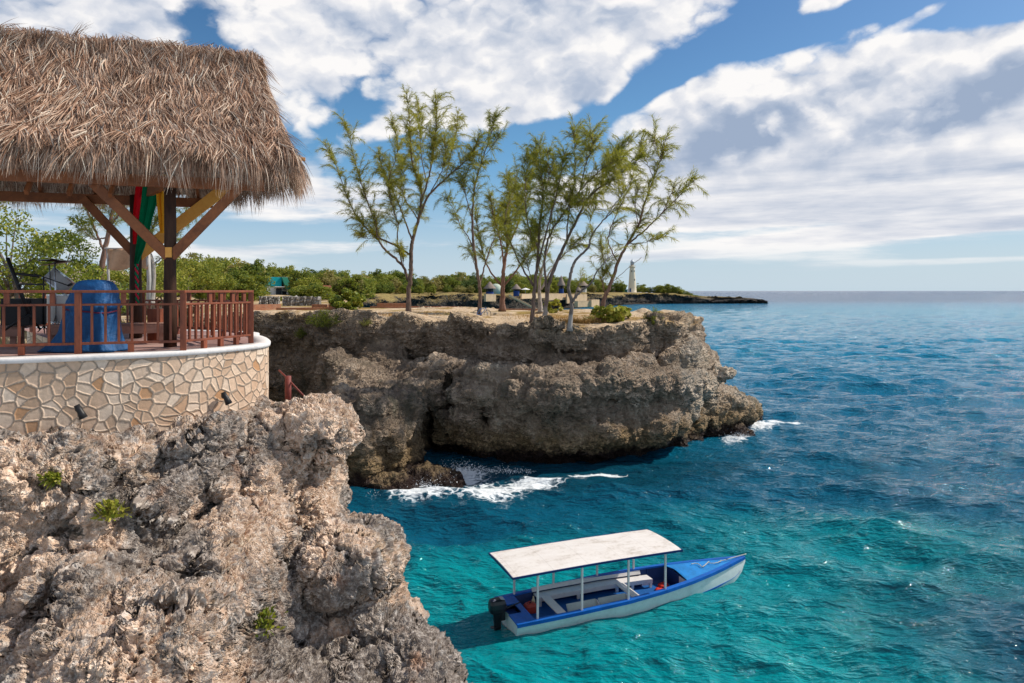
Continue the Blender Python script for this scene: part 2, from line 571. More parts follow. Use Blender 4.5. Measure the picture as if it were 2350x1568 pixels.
def headland_mat():
    m, gg, out = new_mat('headland_limestone')
    geo = gg.n('NewGeometry')
    pos = geo.outputs['Position']
    x, y, z = gg.xyz(pos)
    nzl = gg.xyz(geo.outputs['Normal'])[2]
    st = gg.n('Mapping', {'Vector': pos, 'Scale': (1, 1, 0.35)}).outputs[0]
    big = gg.noise(st, 0.28, 5.0, 0.6, 0.5)
    mid = gg.noise(pos, 1.1, 6.0, 0.65, 0.4)
    fine = gg.noise(pos, 4.5, 6.0, 0.7)
    f = gg.m('ADD', gg.m('MULTIPLY', big, 0.5), gg.m('ADD', gg.m('MULTIPLY', mid, 0.35), gg.m('MULTIPLY', fine, 0.2)))
    f = gg.m('ADD', f, gg.rng(x, 7.0, 16.0, 0.0, 0.09))
    c = gg.ramp(f, [(0.35, (0.085, 0.066, 0.05)), (0.48, (0.23, 0.175, 0.13)), (0.58, (0.42, 0.325, 0.245)), (0.68, (0.62, 0.52, 0.41))])
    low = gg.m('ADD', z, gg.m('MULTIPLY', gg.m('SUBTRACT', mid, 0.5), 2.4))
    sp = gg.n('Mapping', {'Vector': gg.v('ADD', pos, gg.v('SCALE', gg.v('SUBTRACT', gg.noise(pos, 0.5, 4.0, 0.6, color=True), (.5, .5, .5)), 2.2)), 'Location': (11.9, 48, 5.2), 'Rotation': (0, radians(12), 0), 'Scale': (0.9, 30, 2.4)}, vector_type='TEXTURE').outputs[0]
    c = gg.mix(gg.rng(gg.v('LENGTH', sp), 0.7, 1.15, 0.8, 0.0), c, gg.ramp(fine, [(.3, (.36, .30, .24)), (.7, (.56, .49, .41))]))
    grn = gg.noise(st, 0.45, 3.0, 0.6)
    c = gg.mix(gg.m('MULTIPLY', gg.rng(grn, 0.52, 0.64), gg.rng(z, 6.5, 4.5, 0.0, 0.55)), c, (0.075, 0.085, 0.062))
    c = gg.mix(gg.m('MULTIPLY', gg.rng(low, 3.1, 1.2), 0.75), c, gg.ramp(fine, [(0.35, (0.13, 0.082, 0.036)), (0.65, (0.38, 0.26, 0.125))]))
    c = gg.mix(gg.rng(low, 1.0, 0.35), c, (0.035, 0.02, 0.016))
    # sandy, trodden top with dry grass
    up = gg.m('MULTIPLY', gg.rng(nzl, 0.55, 0.85), gg.rng(gg.m('ADD', z, gg.m('MULTIPLY', mid, 0.5)), 8.1, 8.45))
    sand = gg.ramp(fine, [(0.3, (0.40, 0.27, 0.16)), (0.5, (0.58, 0.43, 0.28)), (0.7, (0.72, 0.58, 0.42))])
    grs = gg.ramp(fine, [(0.3, (0.26, 0.15, 0.055)), (0.7, (0.46, 0.31, 0.12))])
    sand = gg.mix(gg.rng(gg.noise(pos, 0.33, 4.0, 0.6), 0.50, 0.60), sand, grs)
    c = gg.mix(up, c, sand)
    v1 = gg.n('TexVoronoi', {'Vector': gg.v('ADD', pos, gg.v('SCALE', gg.noise(pos, 1.0, 3.0, 0.6, color=True), 0.8)), 'Scale': 0.9}, feature='SMOOTH_F1').outputs['Distance']
    v2 = gg.n('TexVoronoi', {'Vector': gg.v('ADD', pos, gg.v('SCALE', gg.noise(pos, 3.0, 3.0, 0.6, color=True), 0.3)), 'Scale': 2.8}, feature='F1').outputs['Distance']
    lay = gg.n('Mapping', {'Vector': pos, 'Scale': (0.35, 0.35, 2.2)}).outputs[0]
    rid = gg.m('ABSOLUTE', gg.m('SUBTRACT', gg.noise(lay, 1.0, 4.0, 0.6), 0.5))
    rid2 = gg.m('ABSOLUTE', gg.m('SUBTRACT', gg.noise(pos, 2.6, 4.0, 0.65), 0.5))
    h = gg.m('ADD', gg.m('MULTIPLY', v1, -0.60), gg.m('ADD', gg.m('MULTIPLY', v2, 0.28), gg.m('MULTIPLY', mid, 0.7)))
    h = gg.m('SUBTRACT', h, gg.m('ADD', gg.m('MULTIPLY', rid, 1.1), gg.m('MULTIPLY', rid2, 0.9)))
    h = gg.m('ADD', h, gg.m('MULTIPLY', fine, 0.26))
    h = gg.m('MULTIPLY', h, gg.rng(up, 0.0, 1.0, 1.0, 0.18))
    dsp = gg.n('Displacement', {'Height': h, 'Midlevel': 0.0, 'Scale': 1.0})
    gg.put(out.inputs['Displacement'], dsp.outputs[0])
    m.displacement_method = 'BOTH'
    f2 = gg.noise(pos, 9.0, 5.0, 0.7)
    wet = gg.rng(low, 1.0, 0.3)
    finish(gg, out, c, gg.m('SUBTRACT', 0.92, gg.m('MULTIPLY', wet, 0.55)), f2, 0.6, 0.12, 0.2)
    return m


def add_sub(o, lv):
    md = o.modifiers.new('subdivide', 'SUBSURF')
    md.levels = lv
    md.render_levels = lv
    md.subdivision_type = 'CATMULL_CLARK'


# ------------------------------------------------------------ near cliff
def build_near_cliff():
    pts = []
    def C(dx, dy, Y): pts.append(tuple(D(dx, dy, Y)))
    def W(x, y, zr): pts.append((x, y, CAM_H + zr))
    # foot of the wall
    C(0, 1008, 9.75); C(120, 1000, 10.0); C(215, 975, 9.95); C(300, 995, 10.45); C(420, 985, 10.9); C(500, 955, 11.2); C(600, 915, 12.4)
    # shelf right of the wall
    C(640, 905, 13.2); C(690, 905, 13.2); C(745, 912, 13.0); C(765, 965, 12.8); C(782, 1005, 12.6)
    # front face
    C(0, 1080, 9.45); C(0, 1300, 8.9); C(0, 1568, 8.0); C(150, 1150, 9.5); C(300, 1090, 9.9); C(300, 1250, 9.3); C(300, 1568, 7.95); C(440, 1080, 10.5)
    C(600, 1050, 11.4); C(600, 1250, 10.1); C(600, 1420, 9.2); C(600, 1568, 8.35); C(700, 1000, 12.2); C(700, 1150, 11.3); C(680, 1125, 11.7)
    C(745, 1195, 11.7); C(830, 1193, 11.9); C(800, 1420, 10.1); C(900, 1568, 9.2); C(838, 1265, 11.9); C(892, 1330, 11.7); C(965, 1405, 11.4); C(1035, 1495, 11.0); C(1100, 1545, 10.7)
    C(250, 1900, 7.0); C(700, 1900, 7.5); C(1000, 1800, 9.0); C(1180, 1700, 10.0); C(-250, 1300, 8.4); C(-250, 1568, 7.6)
    # behind the skyline
    W(-2.5, 13.6, -5.6); W(-1.7, 12.9, -7.4); W(-0.6, 12.6, -8.6); W(0.5, 11.6, -9.6); W(-2.6, 14.6, -6.8); W(-2.9, 16, -7.4); W(-4.0, 17, -6.6); W(-4.3, 15.6, -4.0)
    W(-3.6, 14.4, -3.4); W(1.6, 10.0, -10.6)
    # under the terrace
    for x, y in ((-7.5, 11.5), (-6.3, 12.5), (-5.6, 13.6), (-6.2, 15.5), (-8.5, 14), (-10, 12), (-9.2, 10.2), (-10.5, 16)):
        W(x, y, -2.4)
    W(-10.5, 9.2, -2.3)
    A = np.array(pts)
    n = len(A)
    r = np.linalg.norm(A[:, None, :2] - A[None, :, :2], axis=2)
    K = np.zeros((n + 3, n + 3))
    K[:n, :n] = r - 0.06 * np.eye(n)
    K[:n, n] = K[n, :n] = 1
    K[:n, n + 1:] = A[:, :2]
    K[n + 1:, :n] = A[:, :2].T
    w = np.linalg.solve(K, np.concatenate([A[:, 2], np.zeros(3)]))
    h = 0.08
    x0, x1, y0, y1, z0, z1 = -10.6, 2.6, 6.2, 17.0, -0.7, 9.4
    xs, ys, zs = np.arange(x0, x1, h), np.arange(y0, y1, h), np.arange(z0, z1, h)
    X, Y = np.meshgrid(xs, ys, indexing='ij')
    H = w[n] + w[n + 1] * X + w[n + 2] * Y
    for i in range(n):
        H += w[i] * np.hypot(X - A[i, 0], Y - A[i, 1])
    H = np.clip(H, z0 + 0.1, CAM_H - 1.75)
    gx, gy = np.gradient(H, h)
    k = 1 / np.sqrt(1 + gx ** 2 + gy ** 2)
    f = (zs[None, None, :] - H[:, :, None]) * k[:, :, None]
    sh = f.shape
    b1 = np.abs(gnoise(sh, [1.5 / h] * 3, 11))
    b2 = np.abs(gnoise(sh, [0.75 / h] * 3, 12))
    b3 = np.abs(gnoise(sh, [0.36 / h] * 3, 13))
    n0 = gnoise(sh, [2.4 / h] * 3, 14)
    n4 = gnoise(sh, [0.2 / h] * 3, 15)
    crack = np.abs(gnoise(sh, [2.0 / h, 2.0 / h, 1.6 / h], 16))
    f = f - (0.70 * b1 + 0.36 * b2 + 0.05 * n4 + 0.15 * n0) + 0.18 * b3 + 0.40 + 0.5 * np.clip(0.09 - crack, 0, .09) / .09 * 0.55
    shelf = np.clip((X + 4.75) * 2.5, 0, 1)[:, :, None] * np.clip((Y - 11.2), 0, 1)[:, :, None]
    f = np.where(shelf > 0, np.maximum(f, (zs[None, None, :] - (CAM_H - 2.0 - 0.12 * n4 - 0.2 * b2)) * shelf), f)
    for px, py, Yh, r in ((700, 1418, 9.75, .26), (742, 1485, 9.55, .20), (330, 1082, 10.0, .24), (290, 1105, 9.9, .18), (505, 1205, 10.0, .16), (640, 1345, 9.7, .18), (110, 1390, 8.75, .22), (560, 1500, 8.9, .16), (430, 1330, 9.3, .15)):
        c = D(px, py, Yh)
        e = np.sqrt(((X[:, :, None] - c.x) / 1.0) ** 2 + ((Y[:, :, None] - c.y) / 2.2) ** 2 + ((zs[None, None, :] - c.z) / 1.25) ** 2) - r
        f = np.maximum(f, -(e + 0.06 * n4))
    # hollow of the hut's own terrace: keep the rock out of the retaining wall and below the paving
    sd = poly_sd(DECK, X, Y)
    lim = CAM_H - 2.0
    f = np.maximum(f, -np.maximum(sd[:, :, None] + 0.15, (lim - zs)[None, None, :]))
    f = f + 0.30 * np.clip(X + 4.3, 0, 1)[:, :, None] + 0.10
    f = np.maximum(f, X[:, :, None] + 0.45 - np.maximum(0, CAM_H - 5.9 - zs)[None, None, :] * 0.6 - 0.2 * b1)
    for px, py, Yh, r in ((738, 985, 12.7, (.52, .6, .5)), (795, 1288, 11.4, (.72, .9, .56))):
        c = D(px, py, Yh)
        e = (np.sqrt(((X[:, :, None] - c.x) / r[0]) ** 2 + ((Y[:, :, None] - c.y) / r[1]) ** 2 + ((zs[None, None, :] - c.z) / r[2]) ** 2) - 1) * r[0]
        f = smin(f, e - 0.12 * b2 - 0.08 * n4 + 0.04, 0.15)
    c = D(872, 1118, 12.0)
    e = np.sqrt((X[:, :, None] - c.x) ** 2 + ((Y[:, :, None] - c.y) / 1.6) ** 2 + (zs[None, None, :] - c.z) ** 2) - .66
    f = np.maximum(f, -(e + 0.10 * n4))
    foot = np.clip(1.5 - sd, 0, 1)[:, :, None]
    cap = (zs[None, None, :] - np.minimum(H, CAM_H - 2.12)[:, :, None] + 0.34 * np.clip((-4.6 - X) / 0.5, 0, 1)[:, :, None] - 0.05 - 0.10 * n4 - 0.12 * b2 - 1.2 * (1 - foot)) * k[:, :, None]
    f = np.where(foot > 0, np.maximum(f, cap), f)
    V, F = surface_nets(f.astype(np.float32), (x0, y0, z0), h)
    mb = MB()
    mb.add(V, F)
    o = mb.build('near_cliff', near_rock_mat(), smooth=True)
    add_sub(o, 2)
    tag(o, 'pale pitted limestone cliff sloping down from the stone wall to the sea', 'cliff', kind='structure')
    return H


WALL_PATH = [(-12.5, 7.7), (-9.5, 9.1), (-7.57, 10.05), (-6.3, 10.72), (-5.45, 11.4), (-4.95, 12.2), (-4.72, 13.05), (-5.05, 14.1), (-5.75, 15.4), (-7.0, 17.0), (-13.5, 19.0)]


def smooth_path(P, n):
    """Catmull-Rom through points (any dimension)."""
    P = np.array([tuple(p) for p in P], float)
    Q = np.vstack([2 * P[0] - P[1], P, 2 * P[-1] - P[-2]])
    seg = len(P) - 1
    out = []
    for t in np.linspace(0, seg, n):
        i = min(int(t), seg - 1)
        u = t - i
        a, b, c, d = Q[i], Q[i + 1], Q[i + 2], Q[i + 3]
        out.append(0.5 * ((2 * b) + (-a + c) * u + (2 * a - 5 * b + 4 * c - d) * u * u + (-a + 3 * b - 3 * c + d) * u ** 3))
    return np.array(out)


DECK = [tuple(p) for p in smooth_path(WALL_PATH, 90)]

# ------------------------------------------------------------ headland across the cove
UPPER = [(-60, 60), (-30, 57), (-20, 55), (-14, 52.5), (-8, 51.2), (-5, 49.5), (-2, 46.9), (0, 44.7), (2, 43.0), (4.5, 42.8), (8, 44.5), (11, 46.6), (12.9, 49.5), (13.6, 53), (13.0, 60), (8, 72), (0, 90), (-60, 90)]
BULGE = [(-30, 56), (-9.5, 52), (-7.2, 47), (-5.8, 43.8), (-2.6, 42.1), (2, 41.0), (5, 41.1), (9, 43.0), (12, 46.2), (13.7, 49.3), (15.0, 53), (15, 60), (0, 70), (-30, 70)]
SHELF = [(-16, 54), (-12, 45), (-10.6, 40), (-9.4, 37.3), (-7.9, 36.8), (-6.6, 38.2), (-6.0, 41), (-5.0, 46), (-8, 54)]
TIP = [(8, 48), (13, 48.5), (17, 51), (19.9, 53.7), (21.3, 55.5), (20, 58), (14, 62), (8, 60)]


def build_headland():
    h = 0.2
    x0, x1, y0, y1, z0, z1 = -40.0, 24.0, 34.0, 68.0, -1.6, 10.0
    xs, ys, zs = np.arange(x0, x1, h), np.arange(y0, y1, h), np.arange(z0, z1, h)
    X, Y = np.meshgrid(xs, ys, indexing='ij')
    Z = zs[None, None, :]
    def E(a): return a[:, :, None]
    top = 8.35 + 0.25 * gnoise(X.shape, [20, 20], 3) + np.clip((Y - 46) * 0.012, -.1, .2)
    top = top - np.clip((X - 11.5) * 0.25, 0, 0.9)
    up = poly_sd(UPPER, X, Y)
    A = np.maximum(E(up) + 0.12 * (Z - 8) * 0 + np.clip((6.5 - Z), -2, 2) * 0.10, (Z - E(top)))
    bl = poly_sd(BULGE, X, Y)
    btop = 5.6 + 0.35 * gnoise(X.shape, [16, 16], 4) + np.clip((X - 4) * 0.10, -.3, .7) - np.clip((X - 12) * 0.7, 0, 5)
    und = np.clip(1.5 - Z, 0, 1.5) * 0.9
    B = np.maximum(E(bl) + und + 0.10 * np.abs(Z - 3.2) ** 1.3, (Z - E(btop)) * 0.9)
    sl = poly_sd(SHELF, X, Y)
    stop = 4.2 + 0.3 * gnoise(X.shape, [12, 12], 5) + np.clip((Y - 45) * .35, 0, 2.5)
    S = np.maximum(E(sl) + 0.25 * np.clip(Z - 2.0, 0, 3) + np.clip(0.5 - Z, 0, 1) * 0.3, (Z - E(stop)) * 0.8)
    tl = poly_sd(TIP, X, Y)
    tt = np.clip(4.7 - (X - 14.2) * 0.72 - np.clip(54 - Y, 0, 9) * 0.05, 0.9, 8.2)
    T = np.maximum(E(tl) + np.clip(1.0 - Z, 0, 1) * 0.7, (Z - E(tt)) * 0.8)
    f = smin(A, B, 0.5)
    f = smin(f, S, 0.6)
    f = smin(f, T, 0.7)
    for cx, cy, cz, rx, ry, rz in ((-4.8, 38.2, -.25, 1.9, 1.2, .65), (-5.9, 36.6, -.2, 1.4, .8, .7), (17.0, 50.6, -.2, 1.6, 1.0, .7)):
        f = smin(f, (np.sqrt(((E(X) - cx) / rx) ** 2 + ((E(Y) - cy) / ry) ** 2 + ((Z - cz) / rz) ** 2) - 1) * min(rx, ry, rz) + .25, .3)
    sh = f.shape
    n0 = gnoise(sh, [3.6 / h, 3.6 / h, 2.4 / h], 21)
    b1 = np.abs(gnoise(sh, [2.4 / h, 2.4 / h, 1.7 / h], 22))
    b2 = np.abs(gnoise(sh, [1.2 / h, 1.2 / h, 0.8 / h], 23))
    n3 = gnoise(sh, [0.55 / h, 0.55 / h, 0.4 / h], 24)
    stra = gnoise(sh, [7 / h, 7 / h, 0.75 / h], 25)
    amp = np.clip(E(np.clip((-up - 0.2) / 1.6, 0, 1)) * np.clip((Z - 7.2) / 0.8, 0, 1), 0, 1)
    nz = 0.80 * b1 + 0.42 * b2 + 0.12 * n3 + 0.45 * n0 + 0.58 * stra + .08
    f = f - (nz - 0.55) * (1 - 0.85 * amp)
    # caves worn into the foot
    for cx, cy, cz, rx, ry, rz in ((-5.3, 43.6, 1.6, .7, 3.4, 2.3), (-3.9, 43.6, 4.0, .75, 2.0, 1.7), (-1.6, 42.6, 3.4, .6, 1.4, 1.2), (-4.2, 43.2, 0.2, 1.7, 2.2, .9), (1.0, 41.2, 0.0, 2.6, 1.6, .75), (6.0, 41.8, 0.0, 2.6, 1.4, .6), (12.4, 47.0, 4.0, .5, 1.0, .5)):
        e = (np.sqrt(((E(X) - cx) / rx) ** 2 + ((E(Y) - cy) / ry) ** 2 + ((Z - cz) / rz) ** 2) - 1) * min(rx, ry, rz)
        f = np.maximum(f, -(e + 0.15 * n3))
    f[0, :, :] = np.maximum(f[0], .1)
    f[:, -1, :] = np.maximum(f[:, -1], .1)
    V, F = surface_nets(f.astype(np.float32), (x0, y0, z0), h)
    mb = MB()
    mb.add(V, F)
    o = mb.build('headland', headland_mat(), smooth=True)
    add_sub(o, 1)
    tag(o, 'dark rocky headland with a sandy top and undercut foot across the cove', 'headland', kind='structure')
    return f, (x0, y0, z0), h


# ------------------------------------------------------------ ground behind the headland and the hut
LAND = [(-400, 18), (-40, 18), (-22, 26), (-18, 40), (-26, 56), (-8, 57), (12.0, 60), (6, 66), (0, 70), (-8, 73), (-15.5, 74.5), (-17.2, 80), (-23, 105), (-34, 150), (-51, 215), (-420, 330)]


def ground_mat():
    m, gg, out = new_mat('sandy_ground')
    pos = gg.n('NewGeometry').outputs['Position']
    a = gg.noise(pos, 0.25, 5.0, 0.6)
    b = gg.noise(pos, 2.0, 6.0, 0.7)
    sand = gg.ramp(b, [(0.3, (0.40, 0.27, 0.16)), (0.5, (0.55, 0.41, 0.27)), (0.7, (0.68, 0.55, 0.40))])
    grass = gg.ramp(b, [(0.3, (0.20, 0.13, 0.04)), (0.6, (0.34, 0.24, 0.085)), (0.75, (0.16, 0.17, 0.045))])
    c = gg.mix(gg.rng(a, 0.47, 0.56), sand, grass)
    finish(gg, out, c, 0.95, b, 0.6, 0.15, 0.1)
    return m


def build_ground():
    xs = np.concatenate([np.arange(-420, -60, 6.0), np.arange(-60, 16, 0.7)])
    ys = np.concatenate([np.arange(17, 110, 0.8), np.arange(110, 336, 4.0)])
    X, Y = np.meshgrid(xs, ys, indexing='ij')
    sd = poly_sd(LAND, X, Y)
    Z = 8.62 + np.clip((Y - 66) * 0.02, 0, 1.1) + np.clip((-X - 30) * 0.01, 0, 1.0)
    Z += 0.12 * gnoise(X.shape, [9, 9], 31) + 0.05 * gnoise(X.shape, [3, 3], 32)
    k = np.clip((sd + 1.2) / 1.4, 0, 1)
    Z = Z * (1 - k) + (-2.0) * k
    fr = np.clip((59.5 - Y) / 3.0, 0, 1) * (X > -27)
    Z -= fr * 0.9
    mb = MB()
    ny = len(ys)
    I = np.arange(len(xs) - 1)[:, None] * ny + np.arange(ny - 1)[None, :]
    F = np.stack([I, I + ny, I + ny + 1, I + 1], -1).reshape(-1, 4)
    mb.add(np.stack([X, Y, Z], -1).reshape(-1, 3), F)
    o = mb.build('ground', ground_mat(), smooth=True)
    tag(o, 'sandy ground with dry grass behind the trees', 'ground', kind='structure')


# ------------------------------------------------------------ far shore
def far_pt(dx, Y):
    return ((dx - 1175) / FPX * Y, Y)
COAST = [(-62, 225), far_pt(840, 258), far_pt(900, 275), far_pt(1000, 300), far_pt(1100, 322), far_pt(1160, 345), far_pt(1250, 385), far_pt(1330, 425), far_pt(1400, 470), far_pt(1440, 520), far_pt(1500, 545), far_pt(1560, 552), far_pt(1640, 556), far_pt(1720, 560), far_pt(1762, 563)]


def far_rock_mat():
    m, gg, out = new_mat('far_cliff_rock')
    geo = gg.n('NewGeometry')
    pos = geo.outputs['Position']
    x, y, z = gg.xyz(pos)
    nzl = gg.xyz(geo.outputs['Normal'])[2]
    a = gg.noise(pos, 0.05, 5.0, 0.65)
    b = gg.noise(pos, 0.35, 6.0, 0.7)
    f = gg.m('ADD', gg.m('MULTIPLY', a, 0.5), gg.m('MULTIPLY', b, 0.5))
    c = gg.ramp(f, [(0.40, (0.03, 0.029, 0.03)), (0.55, (0.085, 0.075, 0.066)), (0.64, (0.22, 0.17, 0.125)), (0.76, (0.38, 0.30, 0.22))])
    c = gg.mix(gg.rng(z, 1.2, 0.4), c, (0.03, 0.025, 0.022))
    grass = gg.ramp(b, [(0.35, (0.16, 0.12, 0.045)), (0.55, (0.30, 0.22, 0.09)), (0.7, (0.13, 0.15, 0.04))])
    c = gg.mix(gg.m('MULTIPLY', gg.rng(nzl, 0.6, 0.85), gg.rng(z, 3.5, 6.0)), c, grass)
    ra = gg.m('ABSOLUTE', gg.m('SUBTRACT', gg.noise(pos, 0.09, 5.0, 0.65), 0.5))
    rb = gg.m('ABSOLUTE', gg.m('SUBTRACT', gg.noise(pos, 0.35, 4.0, 0.65), 0.5))
    hh = gg.m('MULTIPLY', gg.m('SUBTRACT', gg.m('ADD', gg.m('MULTIPLY', ra, 12.0), gg.m('MULTIPLY', rb, 3.5)), 1.6), gg.rng(nzl, 0.92, 0.7))
    gg.put(out.inputs['Displacement'], gg.n('Displacement', {'Height': hh, 'Midlevel': 0.0, 'Scale': 1.0}).outputs[0])
    m.displacement_method = 'BOTH'
    finish(gg, out, c, 0.95, b, 0.7, 1.2, 0.1)
    return m


def coast_top(s):
    """Height of the cliff edge along the far shore, s in 0..1 of the polyline."""
    return float(np.interp(s, [0, 0.07, 0.6, 0.70, 0.78, 0.85, 0.92, 1.0], [9.2, 9.0, 8.6, 8.8, 8.4, 5.4, 4.3, 2.6]))


def build_far_shore():
    C = smooth_path(COAST, 420)
    n = len(C)
    T = np.gradient(C, axis=0)
    T /= np.linalg.norm(T, axis=1, keepdims=True)
    Nn = np.stack([-T[:, 1], T[:, 0]], -1)          # inland is to the left of travel
    prof = [(-2.5, -2.0), (-1.5, -.3), (-1.0, .5), (0.2, 1.2), (-.3, 2.4), (-.6, 3.6), (-.2, 4.8), (-.6, 6.0), (.2, 7.0), (.8, 7.8), (1.2, 8.4), (2.2, 9.0), (5, 9.2), (12, 9.3), (30, 9.5), (60, 9.6), (120, 9.8), (240, 10), (420, 10)]
    k = len(prof)
    nz = gnoise((n, k), [9, 2], 41)
    n2 = gnoise((n, k), [3.0, 1.2], 42)
    n3 = gnoise((n,), [16], 43)
    V = np.zeros((n, k, 3))
    for i in range(n):
        s = i / (n - 1)
        ht = coast_top(s) + 0.5 * n3[i]
        wid = np.interp(s, [0, .80, .93, 1.0], [1, 1, .16, 0.03])
        for j, (d, z) in enumerate(prof):
            q = z / 9.0
            amp = np.clip(1.6 - abs(d) * 0.12, 0.0, 1.6)
            dd = d * (wid if d > 1 else 1) + amp * (1.3 * nz[i, j] + 0.8 * n2[i, j])
            V[i, j, :2] = C[i] + Nn[i] * dd
            V[i, j, 2] = (q * ht if z > 0 else z) + (0.4 * n2[i, j] if z > 1 else 0)
    # close the seaward end of the point
    V[-1, :, 2] = -2
    mb = MB()
    I = np.arange(n - 1)[:, None] * k + np.arange(k - 1)[None, :]
    F = np.stack([I, I + k, I + k + 1, I + 1], -1).reshape(-1, 4)
    mb.add(V.reshape(-1, 3), F)
    o = mb.build('far_shore', far_rock_mat(), smooth=True)
    add_sub(o, 2)
    tag(o, 'low far shore of dark cliffs ending in a rocky point', 'shore', kind='structure')
    return C, Nn


# ------------------------------------------------------------ sea
BOAT_LOC = Vector((-0.2, 21.8, 0.0))
BOAT_RZ = radians(21.6)


def water_mat():
    m, gg, out = new_mat('sea_water')
    pos = gg.n('NewGeometry').outputs['Position']
    x, y, z = gg.xyz(pos)
    wp = gg.v('ADD', pos, gg.v('SCALE', gg.v('SUBTRACT', gg.noise(pos, 0.10, 4.0, 0.6, color=True), (.5, .5, .5)), 9.0))
    def spot(cx, cy, rx, ry, ang, a, b):
        mp = gg.n('Mapping', {'Vector': wp, 'Location': (cx, cy, 0), 'Rotation': (0, 0, radians(ang)), 'Scale': (rx, ry, 1e6)}, vector_type='TEXTURE').outputs[0]
        return gg.rng(gg.v('LENGTH', mp), a, b, 1.0, 0.0)
    # colour of the bottom and of the depth: sand pans are turquoise, deep water navy
    dist = gg.m('LOGARITHM', gg.m('MAXIMUM', y, 1.0), 10.0)
    far = gg.ramp(gg.rng(dist, 1.2, 3.4, 0.0, 1.0, False), [(0.0, (0.003, 0.09, 0.145)), (0.20, (0.003, 0.105, 0.18)), (0.30, (0.003, 0.14, 0.25)), (0.42, (0.004, 0.24, 0.40)), (0.62, (0.010, 0.31, 0.48)), (0.70, (0.010, 0.19, 0.36)), (0.74, (0.008, 0.07, 0.18)), (1.0, (0.008, 0.05, 0.14))])
    sand = gg.mix(gg.noise(wp, 0.22, 5.0, 0.65), (0.0, 0.19, 0.225), (0.002, 0.33, 0.34))
    s = gg.m('MAXIMUM', spot(3.0, 19, 10.0, 12.0, 20, 0.6, 1.12), gg.m('MULTIPLY', spot(13.5, 29, 11.0, 6.0, -8, 0.3, 1.1), 0.75))
    s = gg.m('MAXIMUM', s, gg.m('MULTIPLY', spot(9, 24, 9, 6, 20, 0.4, 1.1), 0.8))
    s = gg.m('MULTIPLY', s, gg.rng(gg.noise(wp, 0.15, 4.0, 0.6), 0.25, 0.6, 0.75, 1.0))
    c = gg.mix(s, far, sand)
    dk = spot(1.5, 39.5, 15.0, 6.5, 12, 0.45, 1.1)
    c = gg.mix(gg.m('MULTIPLY', dk, 0.6), c, (0.004, 0.035, 0.055))  # dark band off the headland: depth plus rock reflection put into the colour
    dk2 = spot(17, 20, 8.5, 9.5, 0, 0.3, 1.1)
    c = gg.mix(gg.m('MULTIPLY', dk2, 0.4), c, (0.006, 0.05, 0.085))
    # foam where the swell breaks
    fn = gg.noise(wp, 0.9, 8.0, 0.7, 0.8)
    fp = gg.n('Mapping', {'Vector': pos, 'Scale': (1, 1, 1)}).outputs[0]
    fvor = gg.n('TexVoronoi', {'Vector': gg.v('ADD', fp, gg.v('SCALE', gg.noise(pos, 0.8, 4.0, 0.6, color=True), 1.6)), 'Scale': 1.5}, feature='DISTANCE_TO_EDGE').outputs['Distance']
    def fspot(cx, cy, rx, ry, ang):
        mp = gg.n('Mapping', {'Vector': pos, 'Location': (cx, cy, 0), 'Rotation': (0, 0, radians(ang)), 'Scale': (rx, ry, 1e6)}, vector_type='TEXTURE').outputs[0]
        return gg.rng(gg.v('LENGTH', mp), 0.0, 1.0, 1.0, 0.0)
    fm = None
    for a in ((-4.4, 35.4, 3.4, 1.8, 8), (-1.6, 36.2, 4.2, 2.9, 14), (1.2, 37.6, 3.2, 1.8, 18), (-3.0, 39.2, 2.6, 2.8, 0),
              (16.6, 50.0, 3.4, 1.3, 48), (19.4, 53.0, 2.8, 1.8, 40), (21.8, 54.6, 2.8, 1.1, 15), (5.0, 39.5, 3.0, .55, 6)):
        q = fspot(*a)
        fm = q if fm is None else gg.m('MAXIMUM', fm, q)
    lace = gg.rng(fvor, 0.0, 0.20, 1.0, 0.0)
    fn2 = gg.noise(pos, 3.5, 6.0, 0.7)
    foam = gg.m('ADD', gg.m('MULTIPLY', fm, 1.45), gg.m('ADD', gg.m('MULTIPLY', gg.m('SUBTRACT', fn, 0.5), 1.5), gg.m('ADD', gg.m('MULTIPLY', lace, 0.45), gg.m('MULTIPLY', gg.m('SUBTRACT', fn2, 0.5), 1.0))))
    foam = gg.m('MULTIPLY', gg.rng(foam, 0.55, 1.25), gg.rng(fm, 0.02, 0.25))
    # short lines of foam on the far surf
    c = gg.mix(foam, c, (0.80, 0.84, 0.86))
    # ripples finer than the modelled waves
    mv = gg.n('Mapping', {'Vector': pos, 'Rotation': (0, 0, radians(14)), 'Scale': (0.55, 1.25, 1)}).outputs[0]
    mvw = gg.v('ADD', mv, gg.v('SCALE', gg.noise(mv, 0.9, 2.0, 0.5, color=True), 0.5))
    r1 = gg.m('ABSOLUTE', gg.m('SUBTRACT', gg.noise(mvw, 1.25, 3.0, 0.55), 0.5))
    r2 = gg.m('ABSOLUTE', gg.m('SUBTRACT', gg.noise(mvw, 0.36, 2.0, 0.5), 0.5))
    r3 = gg.noise(mv, 5.0, 3.0, 0.6)
    hgt = gg.m('SUBTRACT', gg.m('MULTIPLY', r3, 0.12), gg.m('ADD', gg.m('MULTIPLY', r1, gg.rng(y, 20.0, 200.0, 0.5, 1.0)), gg.m('MULTIPLY', r2, gg.rng(y, 25.0, 160.0, 0.35, 2.6))))
    nb = gg.n('Bump', {'Strength': 1.0, 'Distance': 1.0, 'Height': hgt}).outputs[0]
    fac = gg.n('LayerWeight', {'Blend': 0.5, 'Normal': nb}).outputs['Facing']
